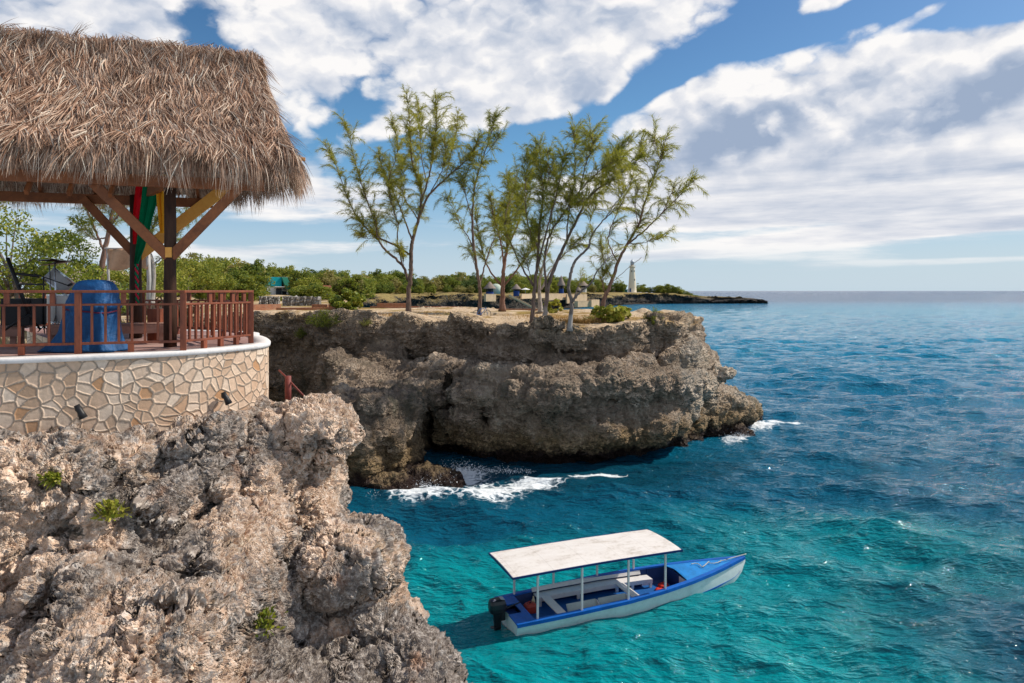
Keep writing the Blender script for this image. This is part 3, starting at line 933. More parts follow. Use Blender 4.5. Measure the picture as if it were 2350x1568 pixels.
    c = gg.mix(gg.m('MULTIPLY', gg.rng(fac, 0.84, 0.30), gg.rng(foam, 0.0, 0.4, 0.6, 0.0)), c, gg.mix(1.0, c, (0.25, 0.36, 0.42), 'MULTIPLY'))  # ripple light and dark put into the colour by facing angle
    rough = gg.m('ADD', gg.rng(y, 60.0, 900.0, 0.035, 0.15), gg.m('MULTIPLY', foam, 0.7))
    p = gg.n('BsdfPrincipled', {'Base Color': c, 'Roughness': rough, 'IOR': 1.333, 'Specular IOR Level': 0.34, 'Normal': nb})
    gg.put(out.inputs['Surface'], p.outputs[0])
    return m


def build_sea():
    rows = [11.0]
    while rows[-1] < 700:
        rows.append(rows[-1] * 1.0042 if rows[-1] < 150 else rows[-1] * 1.02)
    while rows[-1] < 30000:
        rows.append(rows[-1] * 1.25)
    rows = np.array(rows)
    u = np.linspace(-1.1, 1.1, 1000)
    Y = np.repeat(rows[:, None], len(u), 1)
    X = Y * u[None, :]
    Z = np.zeros_like(X)
    rng = np.random.default_rng(5)
    step = Y * 0.0042
    DX, DY = np.zeros_like(X), np.zeros_like(X)
    for i in range(110):
        lam = 0.45 * (24.0 ** rng.random())
        th = radians(rng.normal(-105, 32))
        kx, ky = cos(th), sin(th)
        k = 2 * pi / lam
        amp = 0.0100 * lam ** 0.86 * rng.uniform(.6, 1.3)
        att = np.clip((lam / step - 3.0) / 4.0, 0, 1)
        ph = k * (kx * X + ky * Y) + rng.random() * 2 * pi
        env = 0.65 + 0.35 * np.sin(0.11 * X * rng.uniform(.5, 1.5) + 0.13 * Y * rng.uniform(.5, 1.5) + rng.random() * 6)
        a = amp * att * env
        Z += a * np.sin(ph)
        DX += -a * 0.9 * kx * -np.cos(ph)
        DY += -a * 0.9 * ky * -np.cos(ph)
    # the boat displaces the water
    c, s = cos(BOAT_RZ), sin(BOAT_RZ)
    lx = (X - BOAT_LOC.x) * c + (Y - BOAT_LOC.y) * s
    ly = -(X - BOAT_LOC.x) * s + (Y - BOAT_LOC.y) * c
    hb = boat_half_beam(lx) * 0.80 - 0.06
    ins = np.clip((hb - np.abs(ly)) / 0.08, 0, 1) * (lx > 0.06) * (lx < 8.6)
    near = np.exp(-(np.clip(np.abs(ly) - 1.0, 0, 9) ** 2 + np.clip(np.abs(lx - 4.6) - 4.8, 0, 9) ** 2) / 0.5)
    Z = Z * (1 - 0.55 * near)
    Z = Z * (1 - ins) - 0.7 * ins
    X2, Y2 = X + DX * (1 - near), Y + DY * (1 - near)
    mb = MB()
    k = len(u)
    I = np.arange(len(rows) - 1)[:, None] * k + np.arange(k - 1)[None, :]
    F = np.stack([I, I + 1, I + k + 1, I + k], -1).reshape(-1, 4)
    mb.add(np.stack([X2, Y2, Z], -1).reshape(-1, 3), F)
    # calm sheet out to the sides and behind, beyond what the waves cover
    o = mb.build('sea', water_mat(), smooth=True)
    tag(o, 'turquoise to deep blue Caribbean sea with wind ripples and sun glints', 'sea', kind='structure')


def boat_half_beam(x):
    return np.interp(x, [-0.5, 0, 1, 2.2, 3.9, 5.4, 6.6, 7.6, 8.5, 9.1, 9.5], [0.97, 0.99, 1.04, 1.08, 1.09, 0.98, .80, .58, .33, .14, 0.02])
# ------------------------------------------------------------ stone terrace, railing, thatched hut
DECK_Z = CAM_H - 1.0


def stone_mat():
    m, gg, out = new_mat('fieldstone_wall')
    uv = gg.n('UVMap').outputs[0]
    wob = gg.v('ADD', uv, gg.v('SCALE', gg.v('SUBTRACT', gg.noise(uv, 5.0, 3.0, 0.6, color=True), (.5, .5, .5)), 0.05))
    wob = gg.v('ADD', wob, gg.v('SCALE', gg.v('SUBTRACT', gg.noise(uv, 0.9, 2.0, 0.5, color=True), (.5, .5, .5)), 0.55))
    ve = gg.n('TexVoronoi', {'Vector': wob, 'Scale': 5.7, 'Randomness': 1.0}, feature='DISTANCE_TO_EDGE', voronoi_dimensions='2D').outputs['Distance']
    vc = gg.n('TexVoronoi', {'Vector': wob, 'Scale': 5.7, 'Randomness': 1.0}, feature='F1', voronoi_dimensions='2D').outputs['Color']
    r, g2, b = gg.xyz(vc)
    n1 = gg.noise(uv, 14.0, 5.0, 0.65)
    stone = gg.ramp(r, [(0.0, (0.46, 0.30, 0.195)), (0.25, (0.64, 0.445, 0.31)), (0.5, (0.74, 0.545, 0.395)), (0.75, (0.78, 0.625, 0.49)), (1.0, (0.60, 0.385, 0.25))])
    stone = gg.mix(gg.rng(g2, 0.90, 0.97), stone, (0.52, 0.27, 0.13))
    stone = gg.mix(gg.rng(n1, 0.35, 0.7, 0.35, 0.0), stone, (0.34, 0.24, 0.16))
    mortar = gg.ramp(gg.noise(uv, 30.0, 3.0, 0.6), [(0.3, (0.27, 0.20, 0.15)), (0.7, (0.42, 0.33, 0.25))])
    edge = gg.rng(gg.m('ADD', ve, gg.m('MULTIPLY', gg.m('SUBTRACT', n1, 0.5), 0.05)), 0.045, 0.085)
    c = gg.mix(edge, mortar, stone)
    grime = gg.noise(uv, 0.8, 4.0, 0.6)
    c = gg.mix(gg.rng(grime, 0.55, 0.72, 0.0, 0.35), c, (0.30, 0.25, 0.2))
    h = gg.m('ADD', gg.rng(ve, 0.01, 0.16, 0.0, 0.05), gg.m('MULTIPLY', n1, 0.015))
    gg.put(out.inputs['Displacement'], gg.n('Displacement', {'Height': h, 'Midlevel': 0.0, 'Scale': 0.25}).outputs[0])
    m.displacement_method = 'BUMP'
    finish(gg, out, c, 0.85, n1, 0.3, 0.01, 0.2)
    return m


def deck_mat():
    m, gg, out = new_mat('pink_paving')
    pos = gg.n('NewGeometry').outputs['Position']
    a = gg.noise(pos, 1.2, 5.0, 0.6)
    b = gg.noise(pos, 12.0, 4.0, 0.6)
    c = gg.ramp(gg.m('ADD', gg.m('MULTIPLY', a, .6), gg.m('MULTIPLY', b, .4)), [(0.35, (0.22, 0.12, 0.10)), (0.5, (0.36, 0.21, 0.18)), (0.65, (0.47, 0.32, 0.27))])
    finish(gg, out, c, 0.7, b, 0.3, 0.01, 0.3)
    return m


M_COPING = simple('white_coping', (0.74, 0.70, 0.67), 0.75, 0.22, 4.0, 0.3, 0.01)
M_RAIL = wood('red_rail_wood', (0.10, 0.024, 0.013), (0.32, 0.088, 0.036), 0.5, 6.0, (1, 1, 0.25))
M_POLE = wood('dark_round_pole', (0.016, 0.008, 0.006), (0.085, 0.040, 0.024), 0.6, 9.0, (1, 1, 0.12), 0.15)
M_BEAM = wood('brown_beam_wood', (0.13, 0.038, 0.012), (0.34, 0.11, 0.034), 0.55, 6.0, (0.6, 0.6, 0.6))
M_ORANGE = wood('sunlit_fresh_orange_wood', (0.70, 0.25, 0.035), (0.92, 0.45, 0.09), 0.5, 5.0, (0.5, 0.5, 0.5))  # fresh orange wood, colour brightened for sunlight that misses the rear brace
M_BENCH = wood('weathered_bench_wood', (0.20, 0.10, 0.075), (0.36, 0.20, 0.15), 0.7, 6.0, (0.2, 1, 1))


def build_terrace():
    root = thing('stone_terrace', 'curved cream fieldstone retaining wall with white coping under the thatched hut', 'terrace', (-6.5, 12.5, CAM_H - 2.2))
    P = smooth_path(WALL_PATH, 150)
    s = np.concatenate([[0], np.cumsum(np.linalg.norm(np.diff(P, axis=0), axis=1))])
    T = np.gradient(P, axis=0)
    T /= np.linalg.norm(T, axis=1, keepdims=True)
    Nn = np.stack([T[:, 1], -T[:, 0]], -1)
    zt, zb = DECK_Z - 0.08, DECK_Z - 2.2
    k = 24
    zz_ = np.linspace(zb, zt, k)
    mb = MB()
    V = np.zeros((150, k, 3))
    V[:, :, :2] = (P + Nn * 0.0)[:, None, :]
    V[:, :, 2] = zz_[None, :]
    mb.loft(V, closed=False)
    o = mb.build('wall', stone_mat(), root, smooth=True)
    uvl = o.data.uv_layers.new(name='UVMap')
    li = np.zeros(len(o.data.loops), np.int32)
    o.data.loops.foreach_get('vertex_index', li)
    uv = np.stack([np.repeat(s, k), np.tile(zz_, 150)], -1)[li]
    uvl.data.foreach_set('uv', uv.astype(np.float32).ravel())
    # coping: rounded white band that follows the wall
    rings = []
    prof = [(-0.30, 0.0), (-0.30, -0.08), (0.012, -0.085), (0.030, -0.08), (0.036, -0.04), (0.034, -0.012), (0.022, 0.0)]
    for i in range(150):
        rings.append([(P[i, 0] + Nn[i, 0] * d, P[i, 1] + Nn[i, 1] * d, DECK_Z + z) for d, z in prof])
    MB().loft(rings).build('coping', M_COPING, root, smooth=True)
    # paving inside
    inner = P - Nn * 0.28
    mb = MB()
    n = 150
    c = np.array([-9.0, 13.5])
    R1 = np.column_stack([inner, np.full(n, DECK_Z - 0.012)])
    R2 = np.column_stack([np.tile(c, (n, 1)), np.full(n, DECK_Z - 0.012)])
    mb.loft([R1, R2], closed=False)
    mb.build('paving', deck_mat(), root)
    return root


def spotlight(x, y, z, aim, label):
    root = thing('spotlight', label, 'spotlight', (x, y, z), aim, 'spotlights on the stone wall')
    mdark = simple('black_metal', (0.02, 0.018, 0.018), 0.45, 0.3, 20.0)
    b = MB()
    b.tube([(0, 0, 0), (0, -0.05, 0)], 0.05, 10)
    b.build('wall_plate', mdark, root, world=False)
    b = MB()
    b.tube([(0, -0.05, 0), (0.02, -0.09, -0.02)], 0.016, 6)
    b.build('bracket', mdark, root, world=False)
    b = MB()
    b.tube([(-0.02, -0.09, 0.07), (0.03, -0.10, -0.03), (0.045, -0.105, -0.06), (0.075, -0.115, -0.13)], [0.042, 0.045, 0.05, 0.062], 12)
    b.build('lamp_head', mdark, root, smooth=True, world=False)
    b = MB()
    b.tube([(0.0755, -0.1152, -0.131), (0.078, -0.1158, -0.137)], 0.055, 12)
    b.build('lens', simple('lamp_glass', (0.25, 0.24, 0.22), 0.15, 0.1, 5.0), root, world=False)


def rail_run(root, A, B, nb, spacers, feet, endpost=True, hi=0.0):
    """One straight run of railing between posts A and B (plan points)."""
    a, b = Vector((A[0], A[1], DECK_Z)), Vector((B[0], B[1], DECK_Z))
    d = (b - a)
    L = d.length
    t = d.normalized()
    up = Vector((0, 0, 1))
    def rail(name, z, w, h, e=0.0):
        mb = MB()
        mb.bar(a - t * e + up * z, b + t * e + up * z, w, h)
        mb.build(name, M_RAIL, root, bevel=0.006, origin=None)
    rail('top_rail', 0.985, 0.10, 0.042, 0.02)
    rail('middle_rail', 0.775, 0.055, 0.035, -0.03)
    rail('bottom_rail', 0.155, 0.055, 0.04, -0.03)
    for i in range(nb):
        p = a + t * (L * (i + 1) / (nb + 1))
        mb = MB()
        mb.bar(p + up * 0.176, p + up * 0.757, 0.036, 0.036, up=tuple(t))
        mb.build('baluster', M_RAIL, root, bevel=0.003)
    for f in spacers:
        p = a + t * (L * f)
        mb = MB()
        mb.bar(p + up * 0.794, p + up * 0.963, 0.075, 0.05, up=tuple(t.cross(up)))
        mb.build('spacer_block', M_RAIL, root, bevel=0.004)
    for f in feet:
        p = a + t * (L * f)
        mb = MB()
        mb.bar(p + up * 0.0, p + up * 0.134, 0.085, 0.07, up=tuple(t.cross(up)))
        mb.build('foot_block', M_RAIL, root, bevel=0.004)


def rail_post(root, A):
    mb = MB()
    t = Vector((2.33, .96, 0)).normalized()
    mb.bar((A[0], A[1], DECK_Z - 0.01), (A[0], A[1], DECK_Z + 0.963), 0.095, 0.095, up=tuple(t))
    mb.build('post', M_RAIL, root, bevel=0.006)


def build_railing():
    CP = (-5.50, 11.42)
    EP = (-4.98, 13.02)
    M1 = (-6.90, 10.86)
    M2 = (-8.35, 10.26)
    M3 = (-9.9, 9.62)
    F = (-6.75, 15.4)
    H1, H2, H3 = (-8.6, 15.9), (-10.6, 16.3), (-12.6, 16.7)
    r = thing('railing', 'red-brown wooden railing in front of the blue tarpaulin, facing the sea', 'railing', (CP[0], CP[1], DECK_Z), 0)
    for p in (CP, M1, M2):
        rail_post(r, p)
    rail_run(r, M1, CP, 7, (0.42, ), (0.49,))
    rail_run(r, M2, M1, 7, (0.40, 0.78), (0.52,))
    rail_run(r, M3, M2, 7, (0.5,), (0.5,))
    r = thing('railing', 'sunlit orange-brown railing at the rounded end of the terrace', 'railing', (EP[0], EP[1], DECK_Z), 0)
    rail_post(r, EP)
    rail_run(r, CP, EP, 11, (0.36, 0.52, 0.70, .88), (0.28, 0.52, 0.76))
    r = thing('railing', 'dark rear railing behind the round poles, on the landward edge of the terrace', 'railing', (F[0], F[1], DECK_Z), 0)
    for p in (F, H1, H2):
        rail_post(r, p)
    rail_run(r, EP, F, 12, (0.33, 0.66), (0.3, 0.7))
    rail_run(r, F, H1, 9, (0.33, 0.66), (0.5,))
    rail_run(r, H1, H2, 9, (0.33, 0.66), (0.5,))
    rail_run(r, H2, H3, 9, (0.33, 0.66), (0.5,))


# ---- thatch
U = Vector((cos(radians(17)), sin(radians(17)), 0))
PERP = Vector((-U.y, U.x, 0))
RIDGE_R = Vector((-5.52, 14.7, CAM_H + 5.02))
EAVE_DROP = 2.55
HALF = 2.5
RUN_L = 9.5
HIP = 0.80
RED_STICK = None


def thatch_mat(name, tones):
    m, gg, out = new_mat(name)
    geo = gg.n('NewGeometry')
    ri = geo.outputs['Random Per Island']
    pos = geo.outputs['Position']
    c = gg.ramp(ri, tones)
    n1 = gg.noise(pos, 1.6, 4.0, 0.6)
    n2 = gg.noise(pos, 4.5, 3.0, 0.6)
    c = gg.mix(gg.rng(n2, 0.52, 0.70, 0.0, 0.55), c, (0.66, 0.50, 0.38))
    c = gg.mix(gg.rng(n1, 0.45, 0.65, 0.0, 0.5), c, (0.20, 0.105, 0.062))
    fib = gg.noise(pos, 60.0, 2.0, 0.5)
    c = gg.mix(gg.m('MULTIPLY', fib, 0.35), c, (0.10, 0.06, 0.04))
    p = gg.n('BsdfPrincipled', {'Base Color': c, 'Roughness': 0.75, 'Specular IOR Level': 0.25})
    tr = gg.n('BsdfTranslucent', {'Color': gg.mix(0.5, c, (0.5, 0.3, 0.15))})
    mx = gg.n('MixShader', {0: 0.12, 1: p.outputs[0], 2: tr.outputs[0]})
    gg.put(out.inputs['Surface'], mx.outputs[0])
    return m


THATCH = [(0.0, (0.13, 0.060, 0.034)), (0.25, (0.32, 0.168, 0.104)), (0.5, (0.56, 0.34, 0.22)), (0.75, (0.83, 0.57, 0.41)), (1.0, (0.96, 0.86, 0.70))]


def slope_pt(side, s, t):
    """side 'f', 'b' or 'h'; s along the eave 0..1 (left to right), t from ridge 0 to eave 1."""
    tt = t ** 1.5
    drop = EAVE_DROP * t
    if side in 'fb':
        sg = -1 if side == 'f' else 1
        a = RIDGE_R - U * (RUN_L * (1 - s))
        e = a + U * (HIP * tt * s) + PERP * (sg * HALF * tt)
        if side == 'b':
            drop -= 0.42 * t * s ** 7
        return e - Vector((0, 0, drop))
    q = (s * 2 - 1)
    drop -= 0.42 * t * max(0.0, q)
    return RIDGE_R + U * (HIP * tt) + PERP * (q * HALF * tt) - Vector((0, 0, drop))


def fronds(mb, side, n, tr, rng, lenr=(0.45, 0.8), k=(13, 22), hang=0.0, spread=0.30, lift=0.16, s_range=(0, 1)):
    """Bundles of dry palm leaflets combed down the slope."""
    Vs, ns = [], 0
    for _ in range(n):
        s = rng.uniform(*s_range)
        t = rng.uniform(*tr)
        p = np.array(slope_pt(side, s, t))
        p2 = np.array(slope_pt(side, s, min(t + 0.02, 1.06)))
        p3 = np.array(slope_pt(side, min(s + 0.01, 1), t)) - np.array(slope_pt(side, max(s - 0.01, 0), t))
        d = p2 - p
        d /= np.linalg.norm(d) + 1e-9
        sx = p3 / (np.linalg.norm(p3) + 1e-9)
        nr = np.cross(sx, d)
        if nr[2] < 0: nr = -nr
        ang = rng.normal(0, spread)
        base_len = rng.uniform(*lenr)
        m = rng.integers(*k)
        fan = rng.uniform(0.15, 0.55)
        curl = rng.normal(0, 0.35)
        off = nr * rng.uniform(0.0, lift)
        up0 = rng.uniform(-0.05, 0.30)
        for j in range(m):
            a = ang + (j / (m - 1) - 0.5) * fan + rng.normal(0, 0.08)
            dirv = d * cos(a) + sx * sin(a)
            L = base_len * rng.uniform(0.7, 1.1)
            w = rng.uniform(0.0035, 0.009)
            st = p + off + sx * rng.normal(0, 0.05) + d * rng.uniform(-0.15, 0.05)
            pts = []
            v = dirv + nr * (up0 + rng.normal(0, 0.06))
            cur = st
            nseg = 3
            for q in range(nseg + 1):
                pts.append(cur)
                v = v + np.array([0, 0, -1.0]) * (0.12 + hang) + nr * rng.normal(0, 0.05) + sx * curl * 0.25 - nr * 0.06
                v = v / np.linalg.norm(v)
                cur = cur + v * (L / nseg)
            tw = rng.uniform(-0.9, 0.9)
            wv = sx * cos(tw) + nr * sin(tw)
            for q, pp in enumerate(pts):
                ww = w * (1.0 if q < nseg - 1 else (0.75 if q == nseg - 1 else 0.15))
                Vs.append(pp - wv * ww)
                Vs.append(pp + wv * ww)
            ns += 1
    V = np.array(Vs)
    b = np.arange(ns)[:, None] * 8 + np.arange(3)[None, :] * 2
    F = np.stack([b, b + 1, b + 3, b + 2], -1).reshape(-1, 4)
    mb.add(V, F)


def build_hut():
    root = thing('thatched_hut', 'open-sided hut with a steep dry palm-thatch roof on round dark poles', 'hut', (-6.1, 12.2, DECK_Z))
    # solid thatch body
    mb = MB()
    body = thatch_mat('thatch_body', [(0.0, (0.17, 0.10, 0.07)), (1.0, (0.22, 0.14, 0.10))])
    def grid(side, ns, nt, inset):
        V = np.zeros((ns, nt, 3))
        for i in range(ns):
            for j in range(nt):
                V[i, j] = np.array(slope_pt(side, i / (ns - 1), j / (nt - 1))) - np.array([0, 0, inset])
        mb.loft(V, closed=False)
    for side in 'fbh':
        grid(side, 30 if side != 'h' else 10, 14, 0.05)
        grid(side, 30 if side != 'h' else 10, 14, 0.20)
    roof = mb.build('roof', body, root, smooth=True)
    rng = np.random.default_rng(17)
    vis = (0.22, 1.0)
    mt = thatch_mat('dry_palm_thatch', THATCH)
    mb = MB()
    fronds(mb, 'f', 4500, (0.0, 0.97), rng, s_range=vis)
    fronds(mb, 'h', 420, (0.02, 0.98), rng, k=(7, 12))
    fronds(mb, 'b', 160, (0.0, 0.25), rng, s_range=vis)
    mb.build('thatch', mt, roof)
    mb = MB()
    fronds(mb, 'f', 620, (0.86, 1.0), rng, lenr=(0.45, 1.05), hang=0.36, spread=0.45, lift=0.10, s_range=vis)
    fronds(mb, 'h', 170, (0.90, 1.0), rng, lenr=(0.35, 0.6), hang=0.40, spread=0.35, lift=0.08)
    fronds(mb, 'b', 420, (0.90, 1.0), rng, lenr=(0.5, 0.9), hang=0.45, spread=0.4, lift=0.02, s_range=vis)
    mb.build('eave_fringe', mt, roof)
    # shaggy ridge
    mb = MB()
    for side in 'fb':
        fronds(mb, side, 260, (0.0, 0.05), rng, lenr=(0.35, 0.6), spread=0.9, lift=0.22, s_range=vis)
    mb.build('ridge_tuft', mt, roof)
    mb = MB()
    a = RIDGE_R - U * 1.1 + Vector((0, 0, 0.05))
    mb.tube([a, a + Vector((0.28, 0.05, 0.17))], [0.012, 0.008], 5)
    mb.build('ridge_stick', simple('purple_stick', (0.10, 0.035, 0.07), 0.6), roof)
    mb = MB()
    c = slope_pt('h', 0.30, 0.90)
    mb.bar(c - U * 0.5 + Vector((0, 0, .03)), c + U * 0.34, 0.12, 0.06)
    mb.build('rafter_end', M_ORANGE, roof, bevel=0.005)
    # frame
    P1 = Vector((-6.12, 12.22, DECK_Z))
    P2 = Vector((-8.02, 14.55, DECK_Z))
    P3 = P1 - U * 4.6
    P4 = P2 - U * 4.6
    plate = 2.93
    for p, r_ in ((P1, 0.105), (P2, 0.12), (P3, 0.105), (P4, 0.12)):
        mb = MB()
        zs = [0, 0.6, 1.2, 1.25, 2.0, plate + .1]
        mb.tube([p + Vector((0.004 * sin(i * 2.1), 0.004 * cos(i * 3), z)) for i, z in enumerate(zs)], [r_ * f for f in (1.04, 1.03, 1.0, 0.96, 0.95, 0.92)], 18)
        mb.build('pole', M_POLE, root, smooth=True)
    mb = MB()
    mb.box(P1 + Vector((0.02, -0.098, 1.68)), (0.11, 0.03, 0.18), Matrix.Rotation(radians(0), 3, 'Z'))
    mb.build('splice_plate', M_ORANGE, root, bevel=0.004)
    zb = Vector((0, 0, plate))
    mb = MB(); mb.bar(P3 - U * 3 + zb - PERP * .12, P1 + U * 1.6 + zb - PERP * .12, 0.10, 0.20); mb.build('eave_beam', M_BEAM, root, bevel=0.006)
    mb = MB(); mb.bar(P4 - U * 3 + zb + PERP * .12, P2 + U * 1.5 + zb + PERP * .12, 0.10, 0.20); mb.build('eave_beam', M_BEAM, root, bevel=0.006)
    mb = MB(); mb.bar(P1 + (P2 - P1) * .05 + zb + Vector((0, 0, .02)), P1 + (P2 - P1) * .95 + zb + Vector((0, 0, .02)), 0.10, 0.16); mb.build('cross_beam', M_BEAM, root, bevel=0.006)
    def brace(p, dv, z0, z1, off, mat, w=0.09, h=0.17):
        mb = MB()
        q = p + Vector((0, 0, z0)) + off
        e = p + dv + Vector((0, 0, z1)) + off
        mb.bar(q, e, w, h)
        mb.build('brace', mat, root, bevel=0.006)
    brace(P1, -U * 1.22, 1.60, plate - .02, -PERP * .04 - U * .02, M_BEAM)
    brace(P1, U * 1.15, 1.60, plate - .02, -PERP * .04 + U * .02, M_BEAM)
    brace(P2, -U * 1.0, 1.75, plate, PERP * .02, M_BEAM)
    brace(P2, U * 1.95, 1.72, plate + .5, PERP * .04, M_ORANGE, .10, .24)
    # battens and rafters seen under the eave
    for i in range(7):
        a = P1 + zb - U * (0.9 + i * 0.62) - PERP * .22 + Vector((0, 0, -.30))
        mb = MB()
        mb.bar(a, a + PERP * 1.7 + Vector((0, 0, 1.95)), 0.06, 0.09)
        mb.build('rafter', M_BEAM, root, bevel=0.004)
    for i in range(5):
        a = P2 + zb + U * (1.2 - i * 1.0) + PERP * .35 + Vector((0, 0, -.05))
        mb = MB()
        mb.bar(a, a - PERP * 1.5 + Vector((0, 0, 1.75)), 0.06, 0.09)
        mb.build('rafter', M_BEAM, root, bevel=0.004)
    return P1, P2


def drape(name, label, pts, w0, w1, col, group=None, seed=0, cat='fabric'):
    """Hanging strip of cloth with folds: pts centre line, half widths w0 to w1."""
    m = simple('cloth_' + name, col, 0.85, 0.15, 8.0, 0.2, 0.01, 0.1)
    n = 40
    P = smooth_path(pts, n)
    k = 15
    rng = np.random.default_rng(seed)
    ph = rng.uniform(0, 6, 4)
    rings = []
    for i in range(n):
        f = i / (n - 1)
        w = w0 + (w1 - w0) * f
        row = []
        for j in range(k):
            x = (j / (k - 1) - .5) * 2
            y = 0.035 * sin(x * 6 + ph[0] + f * 2) * (w / w0) ** .3 + 0.02 * sin(x * 13 + ph[1])
            row.append(P[i] + np.array([x * w, y - .02 * x, 0.0]))
        back = [r + np.array([0, 0.012, 0]) for r in row[::-1]]
        rings.append(row + back)
    mb = MB()
    mb.loft(rings)
    o = mb.build(name, m, None, smooth=True, origin=tuple(P[-1]))
    tag(o, label, cat, group)


def build_hut_things(P1, P2):
    # cloths in the hut
    drape('hanging_cloth', 'long green cloth gathered on the rear round pole', [D(352, 415, 13.4), D(340, 480, 13.6), D(325, 560, 13.9), D(313, 606, 14.1)], 0.20, 0.045, (0.0, 0.16, 0.065), 'cloths hung inside the hut', 1)
    drape('hanging_cloth', 'narrow red cloth beside the green one under the roof', [D(322, 405, 13.5), D(316, 450, 13.7), D(311, 500, 13.95), D(309, 560, 14.2)], 0.075, 0.04, (0.72, 0.01, 0.02), 'cloths hung inside the hut', 2)
    drape('hanging_cloth', 'yellow-orange cloth hanging straight down behind the front pole', [D(366, 400, 13.2), D(367, 450, 13.2), D(371, 500, 13.2), D(374, 535, 13.2)], 0.11, 0.06, (0.85, 0.36, 0.02), 'cloths hung inside the hut', 3)
    # twisted rope of red and green round the rear pole
    root = thing('twisted_cloth_rope', 'red and green twisted cloth hanging below the green cloth', 'rope', tuple(D(313, 668, 14.1)))
    for nm, col, ph in (('red_strand', (0.60, 0.02, 0.05), 0), ('green_strand', (0.0, 0.20, 0.09), pi)):
        pts = []
        for i in range(60):
            f = i / 59
            c = D(313 + 2 * f, 606 + 92 * f, 14.1)
            a = f * 30 + ph
            pts.append((c.x + .018 * cos(a), c.y + .018 * sin(a), c.z))
        MB().tube(pts, 0.02, 6).build(nm, simple('cloth_' + nm, col, 0.8), root, smooth=True)
    # blue tarpaulin over a tall piece of equipment
    base = D(205, 812, 11.45)
    base.z = DECK_Z
    k, n = 72, 44
    rng = np.random.default_rng(3)
    rings = []
    ph = rng.uniform(0, 6.3, 8)
    ctrl = [(0.0, .66, .42), (0.05, .60, .40), (0.15, .53, .37), (0.35, .46, .33), (0.60, .405, .31), (0.66, .37, .29), (0.72, .42, .33), (0.85, .385, .30), (1.02, .345, .27), (1.10, .31, .24), (1.16, .24, .18), (1.18, .12, .09), (1.185, .01, .01)]
    hs = np.array([c[0] for c in ctrl])
    sh = [0.02 * 0 for _ in range(4)]
    for i in range(n):
        z = 1.185 * (1 - (1 - i / (n - 1)) ** 1.3)
        ax = np.interp(z, hs, [c[1] for c in ctrl]) * .92
        ay = np.interp(z, hs, [c[2] for c in ctrl])
        row = []
        for j in range(k):
            a = j * 2 * pi / k
            e = 2 / 3.0
            cx = np.sign(cos(a)) * abs(cos(a)) ** e
            cy = np.sign(sin(a)) * abs(sin(a)) ** e
            fold = 1 + (0.045 * sin(7 * a + ph[0] + 2 * z) + 0.030 * sin(13 * a + ph[1] - 4 * z) + .018 * sin(23 * a + ph[2] + 5 * z)) * np.interp(z, [0, .1, .6, .7, .9, 1.15], [1.4, 1.1, .8, .9, .5, .1])
            fold += (0.022 * sin(22 * z + 5 * sin(a * 1.0 + ph[3]) + 3 * sin(3 * a)) + .012 * sin(47 * z - 6 * sin(2 * a + 1))) * (0.62 < z < 1.05)
            lean = 0.10 * np.interp(z, [0, 1.1], [0, 1.0])
            fl = 0.07 * np.interp(z, [0, .3], [1, 0]) * max(0, -cos(a)) * 2.0
            row.append((base.x + ax * cx * fold + lean - fl, base.y + ay * cy * fold, base.z + z + (0.012 * sin(8 * a + ph[4]) if i > 0 and z < 1.1 else 0.002)))
        rings.append(row)
    mt = simple('blue_tarpaulin', (0.004, 0.075, 0.22), 0.6, 0.35, 5.0, 0.5, 0.05, 0.4)
    root = thing('covered_speaker', 'blue tarpaulin draped and tied over tall equipment behind the railing', 'tarpaulin', tuple(base))
    MB().loft(rings).build('tarpaulin', mt, root, smooth=True)
    pts = []
    for j in range(49):
        a = j * 2 * pi / 48
        e = 2 / 3.0
        pts.append((base.x + .066 + .385 * np.sign(cos(a)) * abs(cos(a)) ** e, base.y + .30 * np.sign(sin(a)) * abs(sin(a)) ** e, base.z + .66 + .03 * sin(a * 2)))
    MB().tube(pts, 0.012, 6, cap=False).build('tie_rope', simple('dark_red_rope', (0.16, 0.02, 0.05), 0.8), root, smooth=True)
    # benches
    def bench(A, B, depth, z, label, legs):
        a, b = Vector((A[0], A[1], DECK_Z)), Vector((B[0], B[1], DECK_Z))
        t = (b - a).normalized()
        nrm = Vector((-t.y, t.x, 0))
        root = thing('bench', label, 'bench', tuple((a + b) / 2), 0, 'low wooden benches in the hut')
        mb = MB()
        for i in range(3):
            o = nrm * (depth * (i + .5) / 3)
            mb.bar(a + o + Vector((0, 0, z)), b + o + Vector((0, 0, z)), depth / 3 - .012, .04)
        mb.build('seat', M_BENCH, root, bevel=0.004)
        mb = MB(); mb.bar(a - nrm * .02 + Vector((0, 0, z - .09)), b - nrm * .02 + Vector((0, 0, z - .09)), .035, .14); mb.build('apron', M_BENCH, root, bevel=0.003)
        for f in legs:
            for o in (0.05, depth - .05):
                p = a + (b - a) * f + nrm * o
                mb = MB(); mb.bar(p, p + Vector((0, 0, z - .022)), .09, .07, up=tuple(nrm)); mb.build('leg', M_BENCH, root, bevel=0.004)
    bench((-8.35, 12.25), (-6.55, 12.95), .55, .36, 'low wooden bench to the right of the blue tarpaulin', (.05, .5, .95))
    bench((-11.6, 11.2), (-8.75, 12.2), .5, .34, 'long low wooden bench behind the railing under the black speaker box', (.05, .5, .95))
    mb = MB(); c = D(360, 730, 13.6); c.z = DECK_Z + .32
    mb.box(c, (.26, .26, .64)); o = mb.build('wooden_box', M_RAIL, None, bevel=0.006, origin=(c.x, c.y, DECK_Z))
    tag(o, 'small red-brown wooden box standing by the rear pole', 'box')
    # stage gear on the left
    blk = simple('black_plastic', (0.012, 0.012, 0.013), 0.5, 0.3, 12.0)
